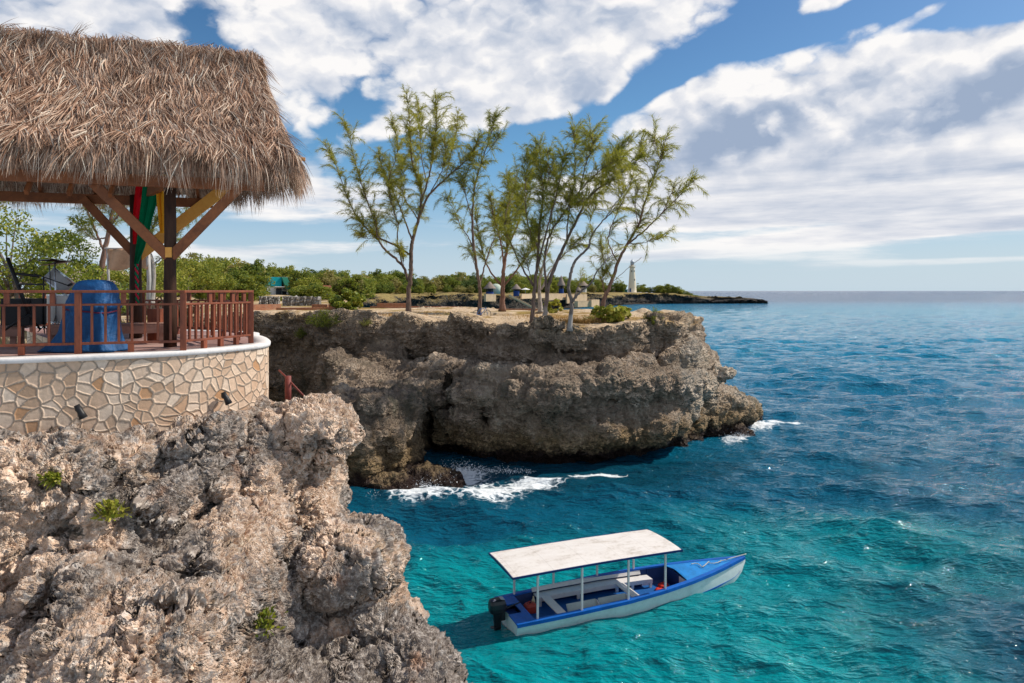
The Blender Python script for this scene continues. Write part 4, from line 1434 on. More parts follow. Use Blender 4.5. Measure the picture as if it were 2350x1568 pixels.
    chrome = simple('chrome', (0.55, 0.56, 0.58), 0.25, 0.1, 5.0, 0.05, 0.01, 0.5, 0.9)
    # floor monitor
    c = D(55, 740, 12.3)
    root = thing('stage_speaker', 'black speaker box standing on the long bench behind the railing', 'speaker', (c.x, c.y, DECK_Z + .38))
    mb = MB(); mb.box((0, 0, .24), (.56, .40, .48)); mb.build('cabinet', blk, root, bevel=0.015, world=False)
    mb = MB(); mb.box((0, -.205, .24), (.50, .02, .42)); mb.build('grille', simple('speaker_grille', (0.02, 0.02, 0.022), 0.8, 0.4, 60.0, 0.6), root, bevel=0.004, world=False)
    # keyboard stand with tilted arm and music tray
    Yg = 12.0
    root = thing('keyboard_stand', 'black slanted keyboard stand with two flat arms behind the railing', 'stand', tuple(D(60, 760, Yg)))
    def tb(nm, a, b, r, parent, mat, Y1=Yg, Y2=Yg):
        MB().tube([D(a[0], a[1], Y1), D(b[0], b[1], Y2)], r, 8).build(nm, mat, parent, smooth=True)
    tb('column', (17, 592), (66, 720), .032, root, blk)
    tb('arm', (38, 628), (88, 634), .024, root, blk)
    mb = MB(); mb.bar(D(50, 652, Yg), D(96, 653, Yg), .22, .03); mb.build('tray', blk, root, bevel=0.004)
    tb('leg', (66, 720), (10, 758), .02, root, blk, Yg, Yg - .2)
    tb('leg', (66, 720), (92, 756), .02, root, blk, Yg, Yg + .3)
    # microphone stand
    Ym = 12.4
    root = thing('microphone_stand', 'thin black microphone stand with a long boom reaching right', 'microphone stand', tuple(D(100, 760, Ym)))
    tb('pole', (100, 636), (101, 758), .012, root, blk, Ym, Ym)
    tb('boom', (78, 628), (158, 656), .010, root, blk, Ym, Ym)
    tb('microphone', (156, 655), (165, 652), .024, root, blk, Ym, Ym)
    for dxy in ((86, 762), (112, 763), (102, 765)):
        tb('leg', (101, 748), dxy, .009, root, blk, Ym, Ym + (.2 if dxy[0] > 110 else -.1))
    # cymbal stand
    Yc = 13.0
    root = thing('cymbal_stand', 'chrome cymbal stand with dark tilted cymbals above the railing', 'cymbal stand', tuple(D(128, 765, Yc)))
    tb('pole', (126, 600), (128, 740), .013, root, chrome, Yc, Yc)
    tb('pole', (113, 606), (120, 745), .011, root, chrome, Yc + .3, Yc + .1)
    for q in ((140, 766), (116, 768), (133, 772)):
        tb('leg', (128, 722), q, .010, root, chrome, Yc, Yc - .15)
    brz = simple('dark_bronze', (0.06, 0.035, 0.025), 0.4, 0.3, 8.0, 0.1, 0.01, 0.4, 0.7)
    for (x_, y_, ti, Yq) in ((122, 598, 4, Yc), (130, 604, -9, Yc + .3)):
        c = D(x_, y_, Yq)
        mb = MB(); mb.lathe([(0.0, .035), (.05, .03), (.07, .012), (.27, 0.0), (.27, -.004), (.02, -.004)], 28, cap=False)
        o = mb.build('cymbal', brz, root, smooth=True, world=False)
        o.location = c - Vector(root.location)
        o.rotation_euler = (radians(4), radians(ti), 0)
    # drum, white, standing on the bench and tom
    shell = simple('white_drum_shell', (0.62, 0.58, 0.54), 0.4, 0.15, 5.0)
    c = D(148, 700, 13.3)
    root = thing('drum', 'white drum on its stand behind the microphone stand', 'drum', (c.x, c.y, DECK_Z))
    mb = MB(); mb.lathe([(.29, .38), (.29, .92)], 30); mb.build('shell', shell, root, smooth=False, world=False)
    for z in (.38, .90):
        mb = MB(); mb.lathe([(.30, z), (.30, z + .03)], 30); mb.build('hoop', chrome, root, world=False)
    for a in (0.3, 2.4, 4.5):
        mb = MB(); mb.tube([(.27 * cos(a), .27 * sin(a), .5), (.31 * cos(a), .31 * sin(a), 0)], .011, 6); mb.build('leg', chrome, root, world=False)
    c = D(135, 645, 13.5)
    root = thing('drum', 'grey tilted drum under the cymbals', 'drum', tuple(c))
    mb = MB(); mb.lathe([(.24, -.14), (.24, .14)], 30); o = mb.build('shell', simple('grey_drum_shell', (0.40, 0.38, 0.37), 0.4, 0.15, 5.0), root, world=False)
    o.rotation_euler = (radians(-20), radians(38), 0)
    for z in (-.15, .13):
        mb = MB(); mb.lathe([(.25, z), (.25, z + .025)], 30); o = mb.build('hoop', chrome, root, world=False); o.rotation_euler = (radians(-20), radians(38), 0)
    # cream screen slung between posts, behind the hut
    root = thing('canvas_screen', 'tan canvas screen hung from a rail behind the rear pole', 'screen', tuple(D(290, 640, 19)))
    mb = MB()
    g_ = []
    for i in range(17):
        f = i / 16
        top, bot = D(245 + 95 * f, 571, 19), D(246 + 94 * f, 617 + 4 * sin(f * 7), 19)
        rr = []
        for j in range(7):
            q = top.lerp(bot, j / 6)
            rr.append((q.x, q.y + .05 * sin(f * 14 + j * .4), q.z))
        back = [(p[0], p[1] + .015, p[2]) for p in rr[::-1]]
        g_.append(rr + back)
    mb.loft(g_)
    mb.build('canvas', simple('tan_canvas', (0.50, 0.31, 0.19), 0.85, 0.3, 3.0), root, smooth=True)
    MB().tube([D(240, 570, 19), D(380, 571, 19)], .02, 6).build('rail', simple('grey_pole', (0.42, 0.40, 0.38), 0.7), root)
    for x_, yb in ((246, 700), (339, 700)):
        MB().tube([D(x_, 566, 19.05), D(x_ + 3, 640, 19.05), D(x_, yb, 19.05)], .055 if x_ > 300 else .03, 8).build('post', simple('grey_pole', (0.42, 0.40, 0.38), 0.7), root, smooth=True)
    # rusty pipe post at the head of the steps
    root = thing('pipe_post', 'short rust-red pipe post with a handrail on the rock right of the wall', 'post', tuple(D(661, 918, 13.6)))
    rust = simple('rust_red_pipe', (0.20, 0.045, 0.035), 0.6, 0.35, 10.0)
    MB().tube([D(661, 930, 13.6), D(661, 863, 13.6)], .062, 14).build('post', rust, root, smooth=True)
    MB().tube([D(640, 850, 13.9), D(655, 864, 13.7), D(702, 914, 13.3)], .018, 8).build('handrail', rust, root, smooth=True)
# ------------------------------------------------------------ excursion boat
def build_boat():
    white = simple('white_boat_paint', (0.77, 0.79, 0.77), 0.4, 0.18, 2.2, 0.1, 0.005, 0.4)
    blue = simple('blue_boat_paint', (0.004, 0.105, 0.44), 0.4, 0.35, 3.0, 0.1, 0.005, 0.4)
    lblue = simple('light_blue_deck_paint', (0.015, 0.22, 0.58), 0.5, 0.35, 2.5, 0.12, 0.005, 0.4)
    navy = simple('dark_blue_inside_paint', (0.006, 0.03, 0.13), 0.5, 0.25, 3.0)
    cm, gg, out = new_mat('cream_canopy_paint')
    co = gg.n('TexCoord').outputs['Object']
    n1 = gg.noise(gg.n('Mapping', {'Vector': co, 'Scale': (1, 2.2, 1)}).outputs[0], 1.3, 6.0, .65)
    n2 = gg.noise(co, 9.0, 4.0, .65)
    c_ = gg.ramp(gg.m('ADD', gg.m('MULTIPLY', n1, .7), gg.m('MULTIPLY', n2, .3)), [(.34, (.50, .44, .38)), (.48, (.70, .65, .60)), (.66, (.76, .72, .68))])
    sx = gg.m('ABSOLUTE', gg.m('SUBTRACT', gg.m('FRACT', gg.m('DIVIDE', gg.xyz(co)[0], 1.22)), .5))
    seam = gg.rng(sx, .492, .499, 0.0, .55)
    c_ = gg.mix(seam, c_, (.36, .32, .28))
    finish(gg, out, c_, .65, gg.m('SUBTRACT', n2, seam), .25, .01, .25)
    cream = cm
    bench = simple('white_bench_paint', (0.70, 0.66, 0.64), 0.5, 0.12, 4.0)
    pale = simple('shaded_green_bench', (0.46, 0.52, 0.48), 0.5, 0.15, 4.0)  # pale green of shade and reflected water, put into the colour
    black = simple('black_outboard_paint', (0.010, 0.010, 0.014), 0.3, 0.2, 6.0, 0.05, 0.005, 0.5)
    grey = simple('grey_outboard_decal', (0.50, 0.50, 0.55), 0.4)
    root = thing('excursion_boat', 'long white and blue wooden boat with a flat cream canopy on posts', 'boat', tuple(BOAT_LOC), BOAT_RZ)
    def b(mb, name, mat, parent=root, **k):
        return mb.build(name, mat, parent, world=False, **k)
    xs = np.concatenate([[0], np.linspace(.4, 9.5, 48)])
    def sheer(x): return np.interp(x, [0, 2.2, 4, 5.5, 6.5, 8, 9.5], [.37, .44, .50, .56, .60, .67, .76])
    def keel(x): return np.interp(x, [0, 6, 8, 9, 9.35, 9.5], [-.30, -.32, -.24, -.05, .25, .55])
    hb = boat_half_beam
    def section(x, inset, zlo=None):
        B = float(hb(x)) - inset
        B = max(B, .004)
        s, kz = float(sheer(x)), float(keel(x))
        if zlo is not None: kz = max(zlo, kz + .03)
        ch = kz + (s - kz) * 0.28
        pts = [(0, kz), (B * .62, kz + .01), (B * .84, ch), (B * .93, (ch + s) / 2), (B, s)]
        return pts
    # outer skin
    def skin(inset, zlo=None, x0=0.0, x1=9.5):
        rings = []
        for x in xs:
            if x < x0 or x > x1: continue
            p = section(x, inset, zlo)
            ring = [(x + (0.0 if x > 0.01 else -0.06 * (z - .37)), -y, z) for y, z in p[::-1]] + [(x + (0.0 if x > 0.01 else -.06 * (z - .37)), y, z) for y, z in p[1:]]
            rings.append(ring)
        return rings
    mb = MB()
    R = skin(0.0)
    mb.loft(R, closed=False)
    mb.add(np.array(R[0]), [tuple(range(len(R[0])))])
    hull = b(mb, 'hull', white, smooth=False)
    # inner skin and floor
    mb = MB()
    R = skin(0.05, -0.06, 0.30, 6.6)
    mb.loft(np.array(R)[:, ::-1], closed=False)
    b(mb, 'inner_hull', navy, smooth=False)
    mb = MB()
    ring = []
    fx = np.linspace(.35, 6.5, 20)
    mb.loft([[(x, -(hb(x) * .86), .0), (x, (hb(x) * .86), .0), (x, (hb(x) * .86), .03), (x, -(hb(x) * .86), .03)] for x in fx])
    b(mb, 'floor', simple('blue_floor_paint', (0.012, 0.10, 0.33), 0.5, 0.3, 2.5))
    # gunwales
    for sgn in (-1, 1):
        mb = MB()
        rings = []
        for x in np.linspace(-.01, 9.46, 60):
            B, s = float(hb(x)), float(sheer(max(x, 0)))
            o_, i_ = sgn * (B + .035), sgn * max(B - .13, 0.0)
            rings.append([(x, o_, s - .085), (x, o_, s + .02), (x, i_, s + .028), (x, i_, s - .03), (x, sgn * (B - .01 if B > .02 else .005), s - .04)])
        mb.loft(rings)
        b(mb, 'gunwale', blue)
    # bottom paint line
    for sgn in (-1, 1):
        mb = MB()
        rings = []
        for x in np.linspace(5.2, 9.2, 30):
            p = section(x, -.006)
            y1, z1 = p[2]
            y2, z2 = p[3]
            zt_ = np.interp(x, [5.2, 7.5, 9.2], [-.08, .05, .16])
            f = np.clip((zt_ - z1) / (z2 - z1), 0.02, 1)
            rings.append([(x, sgn * (y1 + .004), z1), (x, sgn * (y1 + (y2 - y1) * f + .004), z1 + (z2 - z1) * f), (x, sgn * (y1 + (y2 - y1) * f - .03), z1 + (z2 - z1) * f), (x, sgn * (y1 - .03), z1)])
        mb.loft(rings)
        b(mb, 'bottom_stripe', blue)
    # decks
    def deck(x0, x1, name, mat, crown, notch=False):
        n = 24
        mb = MB()
        rows = []
        for x in np.linspace(x0, x1, n):
            B, s = max(float(hb(x)) - .10, .01), float(sheer(x))
            row = []
            for j in range(13):
                q = j / 12 * 2 - 1
                xx = x
                if crown and x == x0: xx = x - .12 * (1 - q * q) * -1 - .06
                row.append((xx, q * B, s + .012 + crown * (1 - q * q) * min(1, B)))
            back = [(p[0], p[1], p[2] - .035) for p in row[::-1]]
            rows.append(row + back)
        mb.loft(rows)
        return b(mb, name, mat)
    deck(6.5, 9.42, 'foredeck', lblue, .05)
    mb = MB()
    # stern deck with a motor well
    for (xa, xb, ya, yb) in ((-.03, .62, -1.0, -.32), (-.03, .62, .32, 1.0), (.42, .62, -.32, .32)):
        mb.box(((xa + xb) / 2, (ya + yb) / 2, .385), (xb - xa - .002, yb - ya - .002, .04))
    b(mb, 'stern_deck', blue, bevel=.006)
    def bulkhead(x, name, th=.03):
        p = section(x, .06, .0)
        r = [(-y, z) for y, z in p[::-1]] + [(y, z) for y, z in p[1:]]
        q = MB(); q.loft([[(x, y, z - .03) for y, z in r], [(x + th, y, z - .03) for y, z in r]])
        return b(q, name, navy)
    bulkhead(.60, 'stern_bulkhead')
    mb = MB(); mb.box((.21, 0, .22), (.40, .62, .03)); b(mb, 'motor_well', navy)
    blk_ = bulkhead(6.50, 'fore_bulkhead', .04)
    mb = MB(); mb.box((6.49, -.36, .34), (.02, .42, .40)); b(mb, 'locker_door', bench, blk_, bevel=.004)
    # side frames
    for x in (1.4, 2.8, 4.6, 5.8):
        for sgn in (-1, 1):
            B = float(hb(x))
            mb = MB(); mb.bar((x, sgn * (B * .84 - .07), .03), (x, sgn * (B - .08), float(sheer(x)) - .04), .05, .05, up=(1, 0, 0)); b(mb, 'frame', navy)
    # port bench with back rail
    t = MB(); f = MB()
    bx = np.linspace(1.35, 5.75, 22)
    off = lambda x: float(hb(x)) - .12
    t.loft([[(x, off(x) - .40, .30), (x, off(x) - .02, .30), (x, off(x) - .02, .345), (x, off(x) - .40, .345)] for x in bx])
    pb = b(t, 'port_bench', bench, bevel=.004)
    t = MB(); t.loft([[(x, off(x) - .42, .20), (x, off(x) - .395, .20), (x, off(x) - .395, .34), (x, off(x) - .42, .34)] for x in bx]); b(t, 'apron', bench, pb)
    t = MB(); t.loft([[(x, off(x) - .06, .40), (x, off(x) - .03, .40), (x, off(x) + .03, .52), (x, off(x) + .0, .52)] for x in np.linspace(1.3, 5.5, 22)]); b(t, 'back_rail', bench, pb)
    for x in (1.45, 2.9, 4.4, 5.0, 5.7):
        mb = MB(); mb.box((x, off(x) - .36, .16), (.10, .07, .30)); b(mb, 'leg', bench, pb)
    # thwarts
    for x, z in ((1.62, .345), (4.45, .345)):
        B = float(hb(x)) * .88
        mb = MB(); mb.box((x, -.20, z), (.30, B * 2 - .50, .04)); b(mb, 'thwart', bench, bevel=.005)
    # starboard bench: leaning boards, pale green with painted shade and water reflection
    for x0, x1 in ((1.95, 3.02), (3.12, 4.15)):
        sb = MB()
        sb.loft([[(x, -.62, .10), (x, -.40, .43), (x, -.37, .42), (x, -.59, .09)] for x in np.linspace(x0, x1, 4)])
        o = b(sb, 'starboard_bench', pale)
        mb = MB(); mb.loft([[(x, -.95, .20), (x, -.62, .23), (x, -.62, .26), (x, -.95, .23)] for x in np.linspace(x0, x1, 4)]); b(mb, 'seat', pale, o)
        mb = MB(); mb.loft([[(x, -.93, .03), (x, -.60, .03), (x, -.40, .40), (x, -.45, .42), (x, -.93, .21)] for x in (x1 + .005, x1 + .04)]); b(mb, 'end_board', bench, o)
    # posts
    top = 1.80
    for x, y in ((.70, -.93), (2.2, -1.01), (3.9, -1.01), (5.40, -.90), (.66, .93), (2.15, 1.01), (3.85, 1.01), (5.28, .91)):
        mb = MB(); mb.bar((x, y, float(sheer(x)) - .0), (x + .01, y, top + .04), .062, .062, up=(1, 0, 0)); b(mb, 'post', bench, bevel=.005)
    # canopy
    mb = MB()
    rows = []
    for i in range(20):
        x = -.16 + 6.14 * i / 19
        row = []
        for j in range(13):
            q = j / 12 * 2 - 1
            row.append((x, q * 1.07 + .03, top + .055 + .05 * (1 - q * q) + .003 * sin(i * 1.3) + .03 * sin(i / 19 * pi)))
        back = [(p[0], p[1], p[2] - .022) for p in row[::-1]]
        rows.append(row + back)
    mb.loft(rows)
    can = b(mb, 'canopy', cream)
    for sgn in (-1, 1):
        mb = MB(); mb.loft([[(x, sgn * 1.075 + .03 - .018, z), (x, sgn * 1.075 + .03 + .018, z), (x, sgn * 1.075 + .03 + .018, z + .062), (x, sgn * 1.075 + .03 - .018, z + .062)] for x, z in [(-.17 + 6.16 * i / 15, top + .0 + .03 * sin(i / 15 * pi)) for i in range(16)]])
        b(mb, 'edge_trim', navy, can)
    for x in (-.175, 5.99):
        mb = MB(); mb.box((x, .03, top + .038), (.03, 2.16, .06)); b(mb, 'edge_trim', navy, can)
    for x in (.7, 2.2, 3.9, 5.35):
        mb = MB(); mb.box((x, .03, top + .01), (.06, 2.06, .06)); b(mb, 'cross_bar', bench, can)
    # outboard motor
    om = bpy.data.objects.new('outboard_motor', None); link(om, root); om.location = (-.30, -.05, 0)
    mb = MB()
    def rr(hx, hy, z, ox=0.0, k=20):
        e = .55
        return [(ox + hx * np.sign(cos(a)) * abs(cos(a)) ** e, hy * np.sign(sin(a)) * abs(sin(a)) ** e, z) for a in np.arange(k) * 2 * pi / k]
    mb.loft([rr(.20, .145, .40), rr(.27, .185, .44), rr(.29, .20, .56), rr(.275, .19, .70, -.01), rr(.24, .165, .80, -.02), rr(.15, .10, .84, -.03)])
    cw = b(mb, 'cowling', black, om, smooth=False, bevel=.01)
    mb = MB(); mb.box((.13, -.03, .845), (.14, .22, .012), Matrix.Rotation(radians(14), 3, 'Y')); b(mb, 'decal', grey, cw)
    mb = MB(); mb.box((-.14, -.08, .835), (.10, .10, .012), Matrix.Rotation(radians(-14), 3, 'Y')); b(mb, 'decal', simple('pale_decal', (0.62, 0.50, 0.50), 0.4), cw)
    mb = MB(); mb.loft([rr(.15, .10, .41), rr(.12, .075, .10), rr(.11, .05, -.20), rr(.13, .04, -.35)]); b(mb, 'leg', black, om)
    mb = MB(); mb.box((-.06, 0, -.05), (.34, .16, .02)); b(mb, 'cavitation_plate', black, om, bevel=.005)
    mb = MB(); mb.box((.16, 0, .28), (.16, .20, .26)); b(mb, 'clamp_bracket', black, om, bevel=.01)
    mb = MB(); mb.tube([(.22, 0, .45), (.45, .03, .50), (.80, .06, .56)], [.035, .026, .02], 8); b(mb, 'tiller', black, om, smooth=True)
    mb = MB(); mb.lathe([(.02, -.04), (.02, .04)], 10)
    for i in range(3):
        a = i * 2 * pi / 3
        mb.box((.06 * cos(a), .06 * sin(a), 0), (.09, .05, .012), Matrix.Rotation(a, 3, 'Z') @ Matrix.Rotation(.4, 3, 'X'))
    p = b(mb, 'propeller', black, om); p.location = (-.16, 0, -.38); p.rotation_euler = (0, radians(90), 0)
    # loose things aboard
    def place(lx, ly, z):
        c, s = cos(BOAT_RZ), sin(BOAT_RZ)
        return (BOAT_LOC.x + lx * c - ly * s, BOAT_LOC.y + lx * s + ly * c, z)
    red = simple('red_plastic', (0.42, 0.05, 0.03), 0.45, 0.2, 6.0)
    r2 = thing('fuel_can', 'red plastic fuel can in the stern of the boat', 'fuel can', place(.98, .30, .03), BOAT_RZ)
    mb = MB(); mb.loft([rr(.20, .14, 0), rr(.22, .155, .05), rr(.22, .155, .22), rr(.17, .12, .29), rr(.06, .05, .31)]); b(mb, 'body', red, r2, bevel=.008)
    mb = MB(); mb.lathe([(.035, .30), (.035, .345)], 10); b(mb, 'cap', black, r2)
    mb = MB(); mb.tube([(-.12, 0, .27), (-.08, 0, .34), (.0, 0, .36)], .016, 6); b(mb, 'handle', red, r2)
    bt = thing('bottle', 'cream plastic bottle beside the red fuel can', 'bottle', place(1.16, .46, .03), BOAT_RZ)
    mb = MB(); mb.lathe([(.055, 0), (.06, .02), (.06, .26), (.05, .32), (.022, .37), (.022, .40)], 14); b(mb, 'body', simple('cream_plastic', (.62, .52, .34), .4), bt, smooth=True)
    mb = MB(); mb.lathe([(.026, .40), (.026, .43)], 10); b(mb, 'cap', simple('cream_plastic_cap', (.62, .52, .34), .4), bt)
    rr_ = random.Random(4)
    for i, (lx, ly, lab) in enumerate(((6.15, .30, 'crumpled red life jacket by the fore bulkhead of the boat'), (5.85, -.02, 'flattened red life jacket lying on the blue boat floor'))):
        n, k = 9, 18
        rings = []
        for a in range(n):
            u = a / (n - 1)
            rings.append([((u - .5) * .46 + .03 * sin(j * 1.7 + i), .20 * sin(pi * (.12 + .76 * u)) * cos(j * 2 * pi / k) * (1 + .12 * sin(j * 3 + a)), .032 + max(-.03, (.085 - .03 * i) * sin(j * 2 * pi / k) * (1 + .3 * sin(a * 2.1 + j * 1.3)))) for j in range(k)])
        mb = MB(); mb.loft(rings)
        o = mb.build('life_jacket', simple('red_life_jacket', (0.62, 0.035, 0.02), 0.7, 0.3, 8.0), None, smooth=True)
        o.location = place(lx, ly, .03); o.rotation_euler = (0, 0, BOAT_RZ + .8 + i)
        tag(o, lab, 'life jacket')
    # mooring rope coiled on the foredeck
    pts = []
    for i in range(70):
        f = i / 69
        lx = 7.25 + 1.35 * f + .10 * sin(f * 19)
        ly = .02 - .10 * f + .20 * (1 - f) * sin(f * 15 + 1)
        pts.append(place(lx, ly, float(sheer(lx)) + .085 + .01 * sin(i * 2.0)))
    for i in range(12):
        f = i / 11
        pts.append(place(8.6 + .95 * f, -.08 + .08 * f, float(sheer(8.6 + .9 * f)) + .075 + .02 * (1 - f)))
    
    o = MB().tube(pts, .016, 6).build('mooring_rope', simple('pale_rope', (.50, .48, .40), .85), None, smooth=True, origin=place(7.8, 0, .7))
    tag(o, 'pale mooring rope lying loose on the blue foredeck of the boat', 'rope')
# ------------------------------------------------------------ trees and plants
def leaf_mat(name, tones, trans=0.35, rough=0.6, tcol=None):
    m, gg, out = new_mat(name)
    geo = gg.n('NewGeometry')
    ri = geo.outputs['Random Per Island']
    oi = gg.n('ObjectInfo').outputs['Random']
    pos = geo.outputs['Position']
    n = gg.noise(pos, 0.7, 3.0, 0.6)
    f = gg.m('ADD', gg.m('MULTIPLY', ri, 0.55), gg.m('ADD', gg.m('MULTIPLY', n, 0.55), gg.m('MULTIPLY', gg.m('SUBTRACT', oi, 0.5), 0.30)))
    c = gg.ramp(f, [(0.2 + 0.6 * i / (len(tones) - 1), t) for i, t in enumerate(tones)])
    p = gg.n('BsdfPrincipled', {'Base Color': c, 'Roughness': rough, 'Specular IOR Level': 0.3})
    tr = gg.n('BsdfTranslucent', {'Color': gg.mix(0.6, c, tcol or (0.30, 0.34, 0.03))})
    mx = gg.n('MixShader', {0: trans, 1: p.outputs[0], 2: tr.outputs[0]})
    gg.put(out.inputs['Surface'], mx.outputs[0])
    return m


def bark_mat(name, c0, c1, white=None):
    m, gg, out = new_mat(name)
    co = gg.n('TexCoord').outputs['Object']
    st = gg.n('Mapping', {'Vector': co, 'Scale': (1, 1, 0.18)}).outputs[0]
    n = gg.noise(st, 9.0, 5.0, 0.65)
    c = gg.ramp(n, [(0.35, c0), (0.68, c1)])
    if white:
        z = gg.xyz(co)[2]
        k = gg.m('ADD', z, gg.m('MULTIPLY', gg.m('SUBTRACT', n, 0.5), 0.8))
        c = gg.mix(gg.rng(k, white, white * 0.8), c, (0.33, 0.30, 0.275))
    finish(gg, out, c, 0.9, n, 0.6, 0.05, 0.1)
    return m


M_NEEDLE = leaf_mat('casuarina_needles', [(0.090, 0.132, 0.024), (0.192, 0.234, 0.036), (0.336, 0.336, 0.048), (0.504, 0.432, 0.066)], 0.5, tcol=(0.408, 0.384, 0.036))
M_BARK = bark_mat('casuarina_bark', (0.10, 0.066, 0.05), (0.27, 0.185, 0.145))
M_BARK_RED = bark_mat('reddish_bark', (0.16, 0.085, 0.06), (0.34, 0.20, 0.15))
M_BARK_PALE = bark_mat('pale_bark', (0.26, 0.22, 0.19), (0.50, 0.44, 0.39))
M_BARK_WHITE = bark_mat('whitewashed_bark', (0.12, 0.085, 0.07), (0.30, 0.225, 0.19), 1.2)


def quat_batch(dirs):
    ref = np.where(np.abs(dirs[:, 2:3]) > .9, np.array([[1., 0, 0]]), np.array([[0, 0, 1.]]))
    s = np.cross(dirs, ref)
    s /= np.linalg.norm(s, axis=1, keepdims=True) + 1e-9
    t = np.cross(s, dirs)
    return s, t


def needles(mb, P, Dr, L, W, rng):
    """Thin needles as slim three-point blades from P along Dr."""
    n = len(P)
    s, t = quat_batch(Dr)
    a = rng.uniform(0, pi, n)[:, None]
    w = (s * np.cos(a) + t * np.sin(a)) * W[:, None]
    mid = P + Dr * (L * 0.5)[:, None] + np.array([0, 0, -1]) * (L * .05)[:, None]
    tip = P + Dr * L[:, None] + np.array([0, 0, -1]) * (L * .22)[:, None]
    V = np.stack([P - w * .4, P + w * .4, mid + w, mid - w, tip], 1).reshape(-1, 3)
    b = np.arange(n)[:, None] * 5
    mb.add(V, [b + np.array([[0, 1, 2, 3]]), b + np.array([[3, 2, 4]])])


def z4(p):
    """Point of the tree drawing to the 2350 px view."""
    return (960 + p[0] * .53617) * .73645, (240 + p[1] * .53617) * .73645


def casuarina(name, limbs, Y, label, bark, seed, density=1.0, group='casuarina trees on the headland', conv=z4, scale=1.0, r0=0.19, base_z=None, fol=M_NEEDLE):
    rng = np.random.default_rng(seed)
    lx, ly = conv(limbs[0][0][0])
    base = D(lx, ly, Y)
    root = thing(name, label, 'tree', tuple(base), 0, group)
    tm = MB()
    nP, nD, nL, nW = [], [], [], []
    for li, (pts, ra, rb, leafy) in enumerate(limbs):
        n = max(10, len(pts) * 7)
        Q = []
        dep = rng.normal(0, 1.0) if li else 0.0
        for i, p in enumerate(pts):
            f = i / max(1, len(pts) - 1)
            px, py = conv(p)
            h = (ly - py) / FPX * Y
            yo = Y + dep * f * min(2.6, h * .30) + (0.15 * math.sin(i * 1.7 + seed) if 0 < i else 0)
            Q.append(tuple(D(px, py, yo)))
        C = smooth_path(Q, n)
        C[1:-1] += rng.normal(0, .018, (n - 2, 3)) * scale
        rad = np.linspace(ra, rb, n) * r0 / .24
        if li == 0:
            rad = rad * (1 + 0.7 * np.exp(-np.arange(n) / 1.6))
        tm.tube(C, np.maximum(rad, .016), 8 if li == 0 else 6)
        if leafy <= 0: continue
        Tn = np.gradient(C, axis=0)
        Tn /= np.linalg.norm(Tn, axis=1, keepdims=True) + 1e-9
        leng = np.concatenate([[0], np.cumsum(np.linalg.norm(np.diff(C, axis=0), axis=1))])
        tot = leng[-1]
        m = int(tot / (0.135 * scale) * leafy * density)
        st0 = 0.30 if li else 0.45
        for q in range(m):
            f = st0 + (1 - st0) * rng.random() ** .85
            k = min(n - 1, int(f * (n - 1)))
            o = C[k]
            dirv = Tn[k] * rng.uniform(.35, .9) + np.array([0, 0, rng.uniform(.2, .85)]) + rng.normal(0, .55, 3)
            dirv /= np.linalg.norm(dirv)
            TL = (.45 + 1.75 * rng.random() ** 1.5) * scale * (1.2 - .55 * f)
            ns = 7
            path = [o]
            v = dirv.copy()
            for j in range(ns - 1):
                v = v + rng.normal(0, .13, 3) + np.array([0, 0, .03 - .05 * j])
                v /= np.linalg.norm(v)
                path.append(path[-1] + v * TL / (ns - 1))
            path = np.array(path)
            tm.tube(path, np.linspace(.016, .006, ns) * scale, 3, cap=False)
            cnt = int(54 * TL / scale * rng.uniform(.6, 1.35)) + 4
            u = rng.uniform(.1, 1.0, cnt) * (ns - 1)
            ii = np.minimum(u.astype(int), ns - 2)
            pp = path[ii] + (path[ii + 1] - path[ii]) * (u - ii)[:, None]
            tv = path[ii + 1] - path[ii]
            tv /= np.linalg.norm(tv, axis=1, keepdims=True) + 1e-9
            dd = tv * .95 + rng.normal(0, .45, (cnt, 3)) + np.array([0, 0, -.10])
            dd /= np.linalg.norm(dd, axis=1, keepdims=True)
            nP.append(pp); nD.append(dd)
            nL.append(rng.uniform(.22, .52, cnt) * scale)
            nW.append(rng.uniform(.007, .0135, cnt) * scale)
    tm.build('trunk', bark, root, smooth=True)
    mb = MB()
    needles(mb, np.concatenate(nP), np.concatenate(nD), np.concatenate(nL), np.concatenate(nW), rng)
    mb.build('crown', fol, root)
    return root


